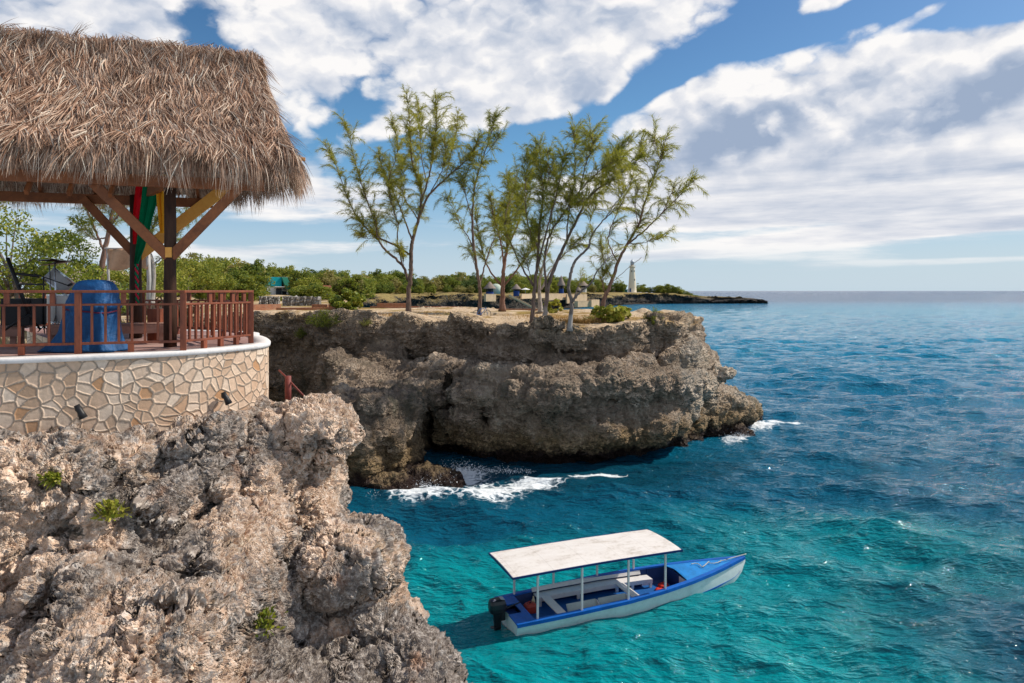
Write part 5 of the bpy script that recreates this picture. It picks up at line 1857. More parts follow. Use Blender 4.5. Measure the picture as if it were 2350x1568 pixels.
def build_casuarinas():
    W = M_BARK_WHITE
    casuarina('casuarina_tree', [
        ([(585, 1392), (585, 1250), (596, 1150), (600, 1000), (612, 930), (640, 830), (655, 740), (655, 640), (610, 520), (596, 400), (592, 280), (570, 70)], .26, .02, 1.0),
        ([(640, 830), (700, 690), (800, 590), (890, 510), (950, 450), (990, 370)], .13, .02, 1.1),
        ([(655, 740), (690, 620), (722, 480), (735, 370), (745, 250), (742, 120)], .11, .02, 1.35),
        ([(690, 620), (660, 470), (650, 330), (640, 140)], .06, .015, 1.0),
        ([(582, 1180), (548, 1095), (450, 1005), (397, 935), (345, 885), (285, 815), (225, 690), (160, 510), (98, 395)], .15, .018, 1.1),
        ([(596, 1035), (500, 975), (410, 930), (395, 850), (350, 740), (310, 620), (262, 450), (215, 260)], .11, .015, 1.0),
        ([(602, 940), (560, 830), (510, 700), (440, 560), (410, 440)], .10, .015, 1.2),
        ([(548, 1095), (520, 960), (520, 850), (480, 720), (470, 600), (520, 420), (490, 260)], .08, .015, 1.0),
        ([(800, 590), (830, 450), (860, 330), (870, 215)], .06, .012, .9),
        ([(700, 690), (770, 560), (800, 460), (790, 360)], .06, .012, 1.1),
        ([(640, 830), (560, 700), (540, 560), (560, 470)], .06, .012, 1.2),
        ([(410, 930), (340, 940), (300, 925)], .035, .01, 1.0),
        ([(560, 1140), (550, 1050), (530, 1000)], .03, .01, 1.3),
    ], 53.5, 'tall spreading pine with a forked trunk standing alone at the cliff edge', M_BARK, 1, 1.2)
    casuarina('casuarina_tree', [
        ([(996, 1402), (1000, 1250), (985, 1140), (965, 1000), (955, 850), (960, 700), (980, 590), (1020, 460), (1060, 340), (1090, 215)], .20, .018, .8),
        ([(1000, 1200), (1040, 1050), (1090, 930), (1160, 850), (1260, 770)], .09, .015, .8),
        ([(965, 1000), (930, 930), (880, 850), (830, 740), (780, 690)], .07, .012, .9),
        ([(958, 850), (920, 700), (900, 620), (930, 540)], .06, .012, .9),
        ([(985, 1140), (950, 1040), (930, 980)], .04, .01, 1.0),
        ([(1010, 480), (1080, 390), (1110, 340)], .035, .01, .9),
    ], 53.0, 'slender pine with the blue bicycle leaning against its foot', M_BARK, 2)
    casuarina('casuarina_tree', [
        ([(1128, 1362), (1132, 1200), (1140, 1100), (1155, 1000), (1165, 850), (1170, 700), (1150, 560)], .30, .02, 1.6),
        ([(1122, 1210), (1060, 1130), (1010, 1010), (985, 880), (970, 800)], .12, .015, 1.1),
        ([(1140, 1210), (1230, 1100), (1290, 1020), (1330, 960)], .12, .015, 1.1),
        ([(1140, 1100), (1118, 950), (1075, 800), (1060, 690)], .12, .015, 1.5),
        ([(1155, 1000), (1220, 850), (1270, 680), (1290, 570)], .12, .015, 1.6),
        ([(1165, 850), (1220, 740), (1200, 620)], .06, .015, 1.7),
        ([(1130, 1000), (1100, 860), (1130, 740)], .06, .015, 1.6),
    ], 62, 'dense pine with a stout reddish trunk that splits low', M_BARK_RED, 3, 1.0)
    casuarina('casuarina_tree', [
        ([(1300, 1452), (1310, 1300), (1325, 1150), (1340, 1000), (1348, 850), (1365, 700), (1352, 520), (1345, 385)], .23, .018, 1.3),
        ([(1310, 1215), (1240, 1100), (1190, 990), (1150, 900), (1150, 800), (1200, 640), (1215, 520)], .10, .015, .8),
        ([(1335, 1100), (1385, 900), (1440, 700), (1470, 560), (1492, 440)], .11, .015, 1.0),
        ([(1342, 1000), (1280, 860), (1262, 680), (1275, 500), (1330, 430)], .09, .015, 1.3),
        ([(1365, 700), (1400, 560), (1390, 430)], .05, .012, 1.2),
        ([(1310, 1215), (1270, 1080), (1230, 1010)], .05, .01, 1.0),
        ([(1330, 1050), (1300, 960), (1290, 900)], .05, .01, 1.4),
    ], 43.5, 'dark-trunked pine at the cliff edge with a narrow upright crown', M_BARK, 4, .9, r0=.155)
    casuarina('casuarina_tree', [
        ([(1372, 1432), (1385, 1310), (1402, 1200), (1440, 1090), (1500, 960), (1560, 830), (1640, 690), (1750, 610), (1800, 570), (1890, 510), (1945, 430)], .24, .018, .9),
        ([(1385, 1250), (1375, 1060), (1400, 930), (1480, 800), (1580, 660), (1700, 540), (1790, 460), (1870, 370)], .14, .015, 1.1),
        ([(1500, 960), (1515, 800), (1545, 620), (1550, 440), (1545, 300)], .09, .015, 1.0),
        ([(1580, 660), (1610, 520), (1650, 400), (1640, 310)], .07, .012, 1.1),
        ([(1560, 830), (1640, 740), (1700, 640), (1790, 400)], .07, .012, 1.0),
        ([(1400, 930), (1420, 760), (1440, 620), (1420, 520)], .06, .012, 1.3),
        ([(1480, 800), (1540, 740), (1600, 720)], .05, .012, 1.4),
        ([(1700, 540), (1760, 500), (1830, 480)], .04, .012, 1.3),
        ([(1440, 1090), (1520, 1000), (1590, 950)], .05, .01, 1.0),
        ([(1375, 1060), (1340, 960), (1330, 880)], .05, .01, 1.4),
    ], 45.0, 'wide pine leaning right, whitewashed at the foot of its trunk', W, 5, 1.0, r0=.155)
    casuarina('casuarina_tree', [
        ([(1352, 1372), (1345, 1250), (1352, 1150), (1395, 1000), (1430, 900)], .26, .02, .5),
        ([(1356, 1235), (1420, 1110), (1480, 1040), (1550, 985)], .12, .014, .3),
        ([(1352, 1150), (1330, 1040), (1320, 940)], .10, .012, .6),
    ], 60.0, 'pale grey trunk with few needles standing behind two darker pines', M_BARK_PALE, 6, .8)
    casuarina('casuarina_tree', [
        ([(1520, 1478), (1532, 1310), (1515, 1230), (1530, 1130), (1560, 1060), (1630, 990), (1650, 920), (1720, 830), (1790, 770), (1840, 730)], .17, .014, .22),
        ([(1532, 1310), (1580, 1250), (1650, 1190), (1680, 1130), (1750, 1050), (1790, 1020)], .10, .012, .15),
        ([(1545, 1290), (1575, 1200), (1600, 1130)], .06, .01, .2),
        ([(1650, 920), (1640, 830), (1670, 760)], .04, .01, .8),
        ([(1720, 830), (1790, 730), (1870, 620), (1885, 580)], .04, .01, .6),
    ], 42.3, 'nearly bare thin tree with winding pale limbs at the cliff edge', bark_mat('grey_bark', (.12, .095, .082), (.27, .22, .19), 1.1), 7, .9)
    casuarina('casuarina_tree', [
        ([(1692, 1412), (1722, 1290), (1760, 1200), (1800, 1080), (1850, 980), (1920, 860), (1960, 720), (2010, 590), (2050, 480), (2085, 345)], .22, .016, 1.0),
        ([(1850, 980), (1960, 890), (2060, 790), (2150, 700), (2200, 640), (2248, 600)], .09, .012, .9),
        ([(1800, 1080), (1745, 960), (1770, 850), (1830, 720), (1880, 620)], .07, .012, .7),
        ([(1875, 970), (1960, 962), (2070, 932)], .04, .01, .9),
        ([(1760, 1200), (1850, 1120), (1938, 1048)], .035, .01, .0),
        ([(1770, 1180), (1720, 1060), (1700, 980)], .05, .01, 1.2),
        ([(1730, 1270), (1710, 1180), (1740, 1120)], .05, .01, 1.6),
        ([(1920, 860), (1900, 740), (1920, 650)], .05, .01, .9),
        ([(2010, 590), (1960, 480), (1920, 400)], .04, .01, .9),
        ([(2060, 790), (2110, 680), (2140, 620)], .04, .01, .8),
        ([(2050, 480), (2010, 400), (2020, 340)], .035, .01, .9),
    ], 47.0, 'rightmost of the pines, leaning right with exposed roots at the cliff edge', M_BARK_RED, 8, .95, r0=.17)
    # exposed roots
    rng = random.Random(2)
    for (bx, by, Y) in ((1690, 1412, 47.0),):
        pass
    # casuarina behind the hut
    idt = lambda p: p
    casuarina('casuarina_tree', [
        ([(222, 705), (236, 600), (252, 520), (262, 450), (266, 380)], .20, .03, 1.1),
        ([(240, 580), (215, 520), (196, 470), (190, 430)], .08, .02, 1.0),
        ([(252, 520), (285, 470), (300, 420)], .07, .02, .9),
        ([(246, 545), (212, 548), (180, 512)], .05, .015, .8),
        ([(258, 480), (230, 440), (225, 400)], .06, .015, 1.2),
    ], 34.0, 'loose pine behind the hut, seen between its roof and the blue tarpaulin', M_BARK_RED, 9, 1.0, 'trees behind the hut', idt, .8, .2)
    casuarina('casuarina_tree', [
        ([(345, 700), (352, 620), (340, 560), (362, 500), (398, 450)], .20, .03, .7),
        ([(350, 610), (385, 575), (430, 500)], .07, .02, 1.0),
        ([(345, 570), (318, 520), (300, 470)], .06, .02, .8),
        ([(362, 500), (420, 500), (450, 470)], .05, .02, 1.0),
    ], 38.0, 'crooked pine behind the hut, seen between its two round poles', M_BARK_PALE, 10, 1.0, 'trees behind the hut', idt, .8, .2)


M_LEAF = leaf_mat('broad_leaves', [(0.040, 0.084, 0.018), (0.109, 0.166, 0.029), (0.209, 0.245, 0.036), (0.362, 0.344, 0.054)], 0.35)
M_LEAF_DARK = leaf_mat('dark_leaves', [(0.014, 0.041, 0.012), (0.036, 0.080, 0.020), (0.072, 0.123, 0.029), (0.116, 0.160, 0.036)], 0.2)
M_LEAF_YEL = leaf_mat('yellow_green_leaves', [(0.072, 0.116, 0.017), (0.189, 0.239, 0.026), (0.348, 0.348, 0.043), (0.551, 0.493, 0.102)], 0.35)
M_LEAF_DRY = leaf_mat('olive_leaves', [(0.100, 0.100, 0.033), (0.217, 0.190, 0.057), (0.344, 0.290, 0.090), (0.471, 0.380, 0.145)], 0.3)
M_BARK_FAR = bark_mat('grey_brown_bark', (0.10, 0.08, 0.065), (0.25, 0.20, 0.165))


def crown_mesh(seed, n_clump, per, rx, ry, rz, leaf, zc, rng=None, flat=0.5, gap=0.25, roundish=False):
    """Leaf faces in clumps spread through an uneven crown; returns MB and clump centres."""
    rng = np.random.default_rng(seed)
    cen = []
    while len(cen) < n_clump:
        p = rng.normal(0, 1, 3)
        p /= np.linalg.norm(p)
        p *= rng.uniform(.35, 1.0) ** .6
        if p[2] < -flat: continue
        bump = 1 + .25 * math.sin(p[0] * 4 + seed) * math.cos(p[1] * 5 + seed * 2)
        cen.append((p[0] * rx * bump, p[1] * ry * bump, zc + p[2] * rz * bump))
    cen = np.array(cen)
    cr = rng.uniform(.16, .34, n_clump) * (rx + rz) / 2
    P = np.repeat(cen, per, 0)
    d = rng.normal(0, 1, P.shape)
    d /= np.linalg.norm(d, axis=1, keepdims=True)
    rr = np.repeat(cr, per) * rng.uniform(.3, 1.0, len(P)) ** .5
    P = P + d * rr[:, None] * np.array([1.1, 1.1, .75])
    nrm = d * .7 + rng.normal(0, .6, P.shape) + np.array([0, 0, .35])
    nrm /= np.linalg.norm(nrm, axis=1, keepdims=True)
    s, t = quat_batch(nrm)
    a = rng.uniform(0, 2 * pi, len(P))[:, None]
    u = s * np.cos(a) + t * np.sin(a)
    v = np.cross(nrm, u)
    L = (leaf * rng.uniform(.6, 1.3, len(P)))[:, None]
    if roundish:
        V = np.stack([P - u * L * .5 - v * L * .28, P - v * L * .5, P + u * L * .5 - v * L * .2, P + u * L * .5 + v * L * .28, P + v * L * .5, P - u * L * .5 + v * L * .25], 1).reshape(-1, 3)
        F = np.arange(len(P))[:, None] * 6 + np.arange(6)[None, :]
    else:
        V = np.stack([P - u * L * .5, P - v * L * .22 + nrm * L * .06, P + u * L * .5, P + v * L * .22 + nrm * L * .06], 1).reshape(-1, 3)
        F = np.arange(len(P))[:, None] * 4 + np.arange(4)[None, :]
    mb = MB()
    mb.add(V, F)
    return mb, cen, cr


def broad_tree(name, label, loc, h, w, seed, mat, group=None, n_clump=60, per=90, leaf=.25, trunk=True, bush=False, bark=None, flat=.5, cat='tree', roundish=False):
    root = thing(name, label, cat, tuple(loc), 0, group)
    zc = h * (.5 if bush else .62)
    rz = h * (.5 if bush else .40)
    mb, cen, cr = crown_mesh(seed, n_clump, per, w / 2, w / 2, rz, leaf, zc, flat=flat, roundish=roundish)
    mb.build('crown', mat, root, world=False)
    if trunk:
        rng = random.Random(seed)
        tm = MB()
        r = max(.03, h * .018)
        top = (rng.uniform(-.1, .1) * w, rng.uniform(-.1, .1) * w, zc)
        tm.tube(smooth_path([(0, 0, -.3), (rng.uniform(-.05, .05) * w, rng.uniform(-.05, .05) * w, zc * .5), top], 8), np.linspace(r * 1.3, r * .6, 8), 7)
        for c in cen[:: max(1, len(cen) // 9)]:
            k = rng.uniform(.35, .8)
            st = (top[0] * k, top[1] * k, zc * k)
            tm.tube(smooth_path([st, ((st[0] + c[0]) * .55, (st[1] + c[1]) * .55, (st[2] + c[2]) * .48), tuple(c)], 6), np.linspace(r * .6, r * .15, 6), 5)
        tm.build('trunk', bark or M_BARK_FAR, root, smooth=True, world=False)
    return root


def feather_bush(name, label, loc, h, w, seed, mat, n=140, cat='shrub', group=None, nl=34):
    """Upright feathery shrub: many thin stems with fine leaves."""
    rng = np.random.default_rng(seed)
    root = thing(name, label, cat, tuple(loc), 0, group)
    nP, nD, nL, nW = [], [], [], []
    tm = MB()
    for i in range(n):
        a = rng.uniform(0, 2 * pi)
        rr = rng.random() ** .6
        b = np.array([cos(a) * rr * w * .12, sin(a) * rr * w * .12, 0])
        e = np.array([cos(a) * rr * w * .5, sin(a) * rr * w * .5, h * rng.uniform(.45, 1.0) * (1.05 - .45 * rr)])
        pt = smooth_path([b, (b + e) * .5 + np.array([0, 0, h * .08]), e], 8)
        tm.tube(pt, np.linspace(.012, .004, 8), 3, cap=False)
        u = rng.uniform(1.2, 7, nl)
        ii = np.minimum(u.astype(int), 6)
        pp = pt[ii] + (pt[ii + 1] - pt[ii]) * (u - ii)[:, None]
        tv = pt[ii + 1] - pt[ii]
        tv /= np.linalg.norm(tv, axis=1, keepdims=True) + 1e-9
        dd = tv * .6 + rng.normal(0, .5, (nl, 3))
        dd /= np.linalg.norm(dd, axis=1, keepdims=True)
        nP.append(pp); nD.append(dd); nL.append(rng.uniform(.10, .26, nl) * h * .45); nW.append(rng.uniform(.012, .022, nl) * h * .6)
    tm.build('stems', M_BARK_FAR, root, world=False)
    mb = MB()
    needles(mb, np.concatenate(nP), np.concatenate(nD), np.concatenate(nL), np.concatenate(nW), rng)
    mb.build('foliage', mat, root, world=False)
    return root


def ground_z(px, py, Y):
    return D(px, py, Y)


def build_near_plants():
    # plants on the headland
    p = D(795, 712, 69); p.z = 8.55
    broad_tree('sea_grape_bush', 'rounded yellow-green sea grape bush at the back of the sandy headland', p, 2.0, 3.5, 51, M_LEAF_YEL, None, 46, 60, .26, True, True, flat=.9, cat='bush', roundish=True)
    p = D(745, 752, 50.3); p.z = 7.75
    feather_bush('shrub', 'feathery green shrub hanging at the cliff edge left of the tall pine', p, 1.7, 2.9, 52, M_LEAF_YEL)
    p = D(840, 752, 50.3); p.z = 7.9
    feather_bush('shrub', 'small green tuft on the cliff face below the brick slab', p, .8, 1.2, 53, M_LEAF_YEL, 60)
    p = D(692, 775, 52.8); p.z = 6.8
    feather_bush('shrub', 'small green shrub low on the cliff face beside the stone wall', p, 1.2, 1.2, 54, M_LEAF, 60)
    p = D(1405, 735, 46.8); p.z = 8.35
    broad_tree('sea_grape_bush', 'bright green sea grape bush at the foot of the rightmost pine', p, 1.25, 2.6, 55, M_LEAF_YEL, None, 34, 46, .22, True, True, flat=.9, cat='bush', roundish=True)
    p = D(1432, 715, 48.6); p.z = 8.4
    broad_tree('sea_grape_bush', 'thin upright sea grape seedling right of the rightmost pine', p, 1.15, .9, 56, M_LEAF_YEL, None, 12, 26, .2, True, True, flat=.9, cat='bush', roundish=True)
    p = D(1270, 715, 58); p.z = 8.5
    broad_tree('sea_grape_bush', 'low green bush between the whitewashed and the nearly bare tree', p, 1.3, 1.5, 57, M_LEAF_YEL, None, 18, 36, .2, True, True, flat=.9, cat='bush', roundish=True)
    p = D(1500, 757, 46.2); p.z = 7.95
    feather_bush('shrub', 'bushy green shrub near the right end of the headland top', p, 1.6, 1.6, 58, M_LEAF_YEL, 110)
    p = D(1555, 752, 48.6); p.z = 7.9
    feather_bush('shrub', 'low creeping shrub at the right tip of the headland top', p, .6, 1.9, 59, M_LEAF, 90)
    p = D(1365, 735, 48.0); p.z = 8.35
    feather_bush('shrub', 'low feathery shrub left of the rightmost pine', p, .8, 1.8, 60, M_LEAF_YEL, 90)
    # dry grass, uncountable
    rng = np.random.default_rng(8)
    n = 9000
    X, Yy = [], []
    patches = [(3.6, 50.5, 3.4, 1.8), (7.2, 51.5, 3.0, 1.6), (-7.0, 61, 4.5, 1.6), (-10.0, 56, 3.5, 1.2), (1.0, 53, 3.5, 1.5), (-13, 58, 4, 1.5), (11.3, 50.5, 1.8, 1.2), (4.0, 46.5, 2.6, .6)]
    idx = rng.integers(0, len(patches), n)
    pa = np.array(patches)[idx]
    r = rng.normal(0, .45, (n, 2))
    P = np.column_stack([pa[:, 0] + r[:, 0] * pa[:, 2], pa[:, 1] + r[:, 1] * pa[:, 3], np.full(n, 8.30)])
    dd = np.column_stack([rng.normal(0, .35, n), rng.normal(0, .35, n), np.ones(n)])
    dd /= np.linalg.norm(dd, axis=1, keepdims=True)
    mb = MB()
    needles(mb, P, dd, rng.uniform(.25, .75, n), rng.uniform(.012, .022, n), rng)
    o = mb.build('dry_grass', leaf_mat('dry_grass_blades', [(0.22, 0.11, 0.03), (0.36, 0.20, 0.06), (0.48, 0.30, 0.10), (0.55, 0.38, 0.16)], .3, tcol=(.5, .3, .08)), None)
    tag(o, 'orange-brown dry grass on the sandy headland top', 'grass', None, 'stuff')
    # plants on the near rock are placed by build_rock_plants


def build_rock_plants(ray):
    for px, py, h, w, sd, lab, mat in ((600, 1452, .30, .32, 61, 'small bright green shrub growing from the middle of the near cliff', M_LEAF_YEL), (252, 1190, .22, .34, 62, 'small green plants in a hollow below the stone wall', M_LEAF_YEL), (120, 1108, .10, .14, 63, 'tiny green tuft at the left of the near cliff', M_LEAF_YEL), (1114, 1000, .0, 0, 0, '', None)):
        if h == 0: continue
        loc = ray(px, py)
        if loc is None: continue
        loc = loc - (loc - Vector((0, 0, CAM_H))).normalized() * 0.16
        root = thing('cliff_plant', lab, 'plant', tuple(loc), 0, 'plants on the near cliff')
        rng = np.random.default_rng(sd)
        n = 230
        P = np.column_stack([rng.normal(0, w * .3, n), rng.normal(0, w * .2, n), rng.uniform(0, h, n)])
        dd = P * 2.5 + rng.normal(0, .35, (n, 3)) + np.array([0, -.3, .4])
        dd /= np.linalg.norm(dd, axis=1, keepdims=True)
        mb = MB()
        needles(mb, P, dd, rng.uniform(.07, .14, n), rng.uniform(.012, .026, n), rng)
        mb.build('leaves', mat, root, world=False)
        mb = MB()
        for i in range(12):
            a = rng.uniform(0, 6.3)
            mb.tube([(0, 0, -.04), (cos(a) * w * .2, sin(a) * w * .2, h * .5), (cos(a) * w * .4, sin(a) * w * .3, h * .9)], [.006, .004, .002], 4)
        mb.build('stems', M_BARK_FAR, root, world=False)
# ------------------------------------------------------------ things on the far shore and behind the headland
def build_far_trees():
    rng = random.Random(12)
    protos = []
    kinds = [(M_LEAF, 'broad'), (M_LEAF_DRY, 'olive'), (M_LEAF_YEL, 'light'), (M_LEAF_DARK, 'dark'), (M_LEAF, 'broad2')]
    for i, (m, nm) in enumerate(kinds):
        for v in range(2):
            protos.append((nm, m, 100 + i * 10 + v))
    made = {}
    def far_tree(x, y, z, h, w, kind, label, group, cat='tree'):
        key = kind
        if key not in made:
            nm, m, sd = protos[key]
            o = broad_tree('far_tree', label, (x, y, z), 8.0, 8.0, sd, m, group, 74, 62, .62, True, True, flat=.95)
            made[key] = o
        else:
            o = copy_tree(made[key])
            o['label'] = label
            o['group'] = group
        o.location = (x, y, z)
        o.scale = (w / 8.0, w / 8.0, h / 8.0)
        o.rotation_euler = (0, 0, rng.uniform(0, 6.28))
        return o
    g1 = 'trees of the wood on the far shore'
    lab = {0: 'broad green tree in the wood above the far cliffs', 1: 'olive-brown tree in the wood above the far cliffs', 2: 'light green tree in the wood above the far cliffs', 3: 'dark green tree in the wood above the far cliffs', 4: 'broad green tree in the wood above the far cliffs'}
    # rows along the coast: distance behind the cliff edge, heights rise inland
    top_px = [(830, 640), (900, 628), (1000, 622), (1100, 622), (1200, 630), (1280, 628), (1360, 636), (1420, 648)]
    n = len(FAR_C)
    for row, (back, cnt, hm) in enumerate(((8, 44, .45), (18, 46, .7), (34, 42, .85), (58, 36, .95), (95, 30, 1.1))):
        for j in range(cnt):
            s = (j + rng.uniform(-.4, .4)) / (cnt - 1) * .66 + .015
            s = min(max(s, .0), .70)
            i = int(s * (n - 1))
            b = back * rng.uniform(.8, 1.25)
            x, y = FAR_C[i] + FAR_N[i] * b
            if s > .30 and row == 0: continue      # terraces and huts stand here
            h = rng.uniform(6.0, 11.0) * hm * (1.0 + .45 * s)
            w = h * rng.uniform(.75, 1.25)
            k = rng.choice([0, 0, 1, 1, 2, 2, 4, 4, 5, 6, 7, 8, 9])
            far_tree(x, y, 9.0 + .004 * b, h, w, k, lab[k // 2], g1)
    # low scrub on the point
    for px, Y, h, w, k in ((1475, 572, 5.5, 9, 0), (1490, 575, 5.0, 8, 6), (1510, 573, 6.5, 11, 0), (1522, 570, 8.0, 13, 8), (1537, 572, 8.5, 15, 0), (1553, 574, 7.0, 13, 4), (1566, 573, 4.6, 11, 8), (1580, 571, 3.2, 9, 0), (1594, 572, 2.2, 8, 4), (1608, 571, 1.5, 7, 0), (1428, 600, 8, 10, 6), (1412, 590, 9, 11, 6), (1470, 610, 8, 10, 8)):
        p = D(px, 667, Y)
        z = 8.6 if px < 1500 else float(np.interp(px, [1500, 1560, 1600], [8.0, 6.3, 4.6]))
        far_tree(p.x, p.y, z, h, w, k, 'low wind-shaped scrub on the point beside the lighthouse', 'scrub on the far point', 'bush')
    # belt behind the headland, left
    g2 = 'trees behind the headland'
    lab2 = {0: 'leafy green tree behind the brick walls, left of the lone pine', 1: 'olive tree behind the brick walls, left of the lone pine', 2: 'yellow-green tree behind the brick walls, left of the lone pine', 3: 'dark round tree behind the brick walls, left of the lone pine', 4: 'leafy green tree behind the brick walls, left of the lone pine'}
    for j in range(58):
        px = 400 + 440 * (j + rng.uniform(-.4, .4)) / 58
        Y = rng.choice([105, 125, 150, 175, 200])
        top = float(np.interp(px, [400, 470, 560, 640, 740, 840], [590, 596, 606, 618, 628, 634])) + rng.uniform(-8, 14)
        p = D(px, 667, Y)
        z = 9.3
        h = (CAM_H + (667 - top) / FPX * Y) - z
        w = h * rng.uniform(.7, 1.15)
        if 590 < px < 690 and Y < 150: Y = 165; p = D(px, 667, Y); h = (CAM_H + (667 - top) / FPX * Y) - z; w = h * .9
        k = rng.choice([0, 1, 2, 4, 4, 5, 8, 9, 2])
        far_tree(p.x, p.y, z, h, w, k, lab2[k // 2], g2)
    # bushes in front of the teal house
    for px, Y, h, w, k in ((572, 96, 3.0, 4.0, 4), (704, 100, 2.6, 4.0, 5), (715, 98, 2.6, 5.5, 0), (740, 103, 2.6, 4.5, 4), (560, 92, 4.0, 5.5, 8), (668, 96, 1.0, 3.4, 5), (622, 94, .9, 3.6, 4), (530, 95, 4.5, 6, 0)):
        p = D(px, 667, Y)
        far_tree(p.x, p.y, 8.9, h, w, k, 'bushy green shrub around the teal house behind the brick walls', 'shrubs around the teal house', 'shrub')
    o = far_tree(*tuple(D(752, 667, 165).xy), 9.3, 6.0, 6.4, 7, 'dark round tree standing out between the teal house and the red-roofed shed', None)
    del o['group']
    # leafy trees behind the hut
    lab3 = ['tall leafy tree behind the black keyboard stand', 'leafy tree left of the loose pine behind the hut', 'yellow-green bush behind the drum', 'leafy tree behind the tan canvas screen', 'green bush between the two round poles of the hut', 'leafy tree right of the front round pole', 'yellow-green tree behind the front round pole', 'green bush behind the blue tarpaulin', 'low bush behind the rear railing on the left']
    for i, (px, top, Y, w, m, lf, nc) in enumerate(((40, 470, 33, 6.5, M_LEAF_YEL, .20, 46), (135, 520, 36, 4.5, M_LEAF, .18, 36), (170, 585, 33, 4.0, M_LEAF_YEL, .17, 34), (300, 610, 44, 4.5, M_LEAF, .2, 36), (345, 600, 48, 4.5, M_LEAF_YEL, .2, 36), (430, 588, 62, 6.5, M_LEAF, .26, 44), (365, 610, 56, 4.5, M_LEAF_YEL, .22, 36), (215, 640, 40, 4.5, M_LEAF, .2, 36), (70, 625, 38, 5.5, M_LEAF, .2, 40))):
        p = D(px, 667, Y)
        z = 8.7
        h = (CAM_H + (667 - top) / FPX * Y) - z
        broad_tree('leafy_tree', lab3[i], (p.x, p.y, z), h, w, 200 + i, m, 'leafy trees behind the hut', nc, 110, lf, True, i in (2, 7, 8), flat=.55)
    for i, (px, top, Y) in enumerate(((465, 585, 88), (484, 578, 92), (500, 610, 84))):
        p = D(px, 667, Y)
        h = (CAM_H + (667 - top) / FPX * Y) - 8.9
        feather_bush('feathery_tree', ['feathery upright young pine right of the front round pole', 'tallest feathery young pine right of the front round pole', 'low feathery pine just right of the end of the railing'][i], (p.x, p.y, 8.9), h, h * (.6 if i < 2 else 1.0), 300 + i, M_LEAF, 90, 'tree', 'young pines behind the headland', 44)


def simple_box(mb, c, s, rz=0.0):
    mb.box(c, s, Matrix.Rotation(rz, 3, 'Z'))


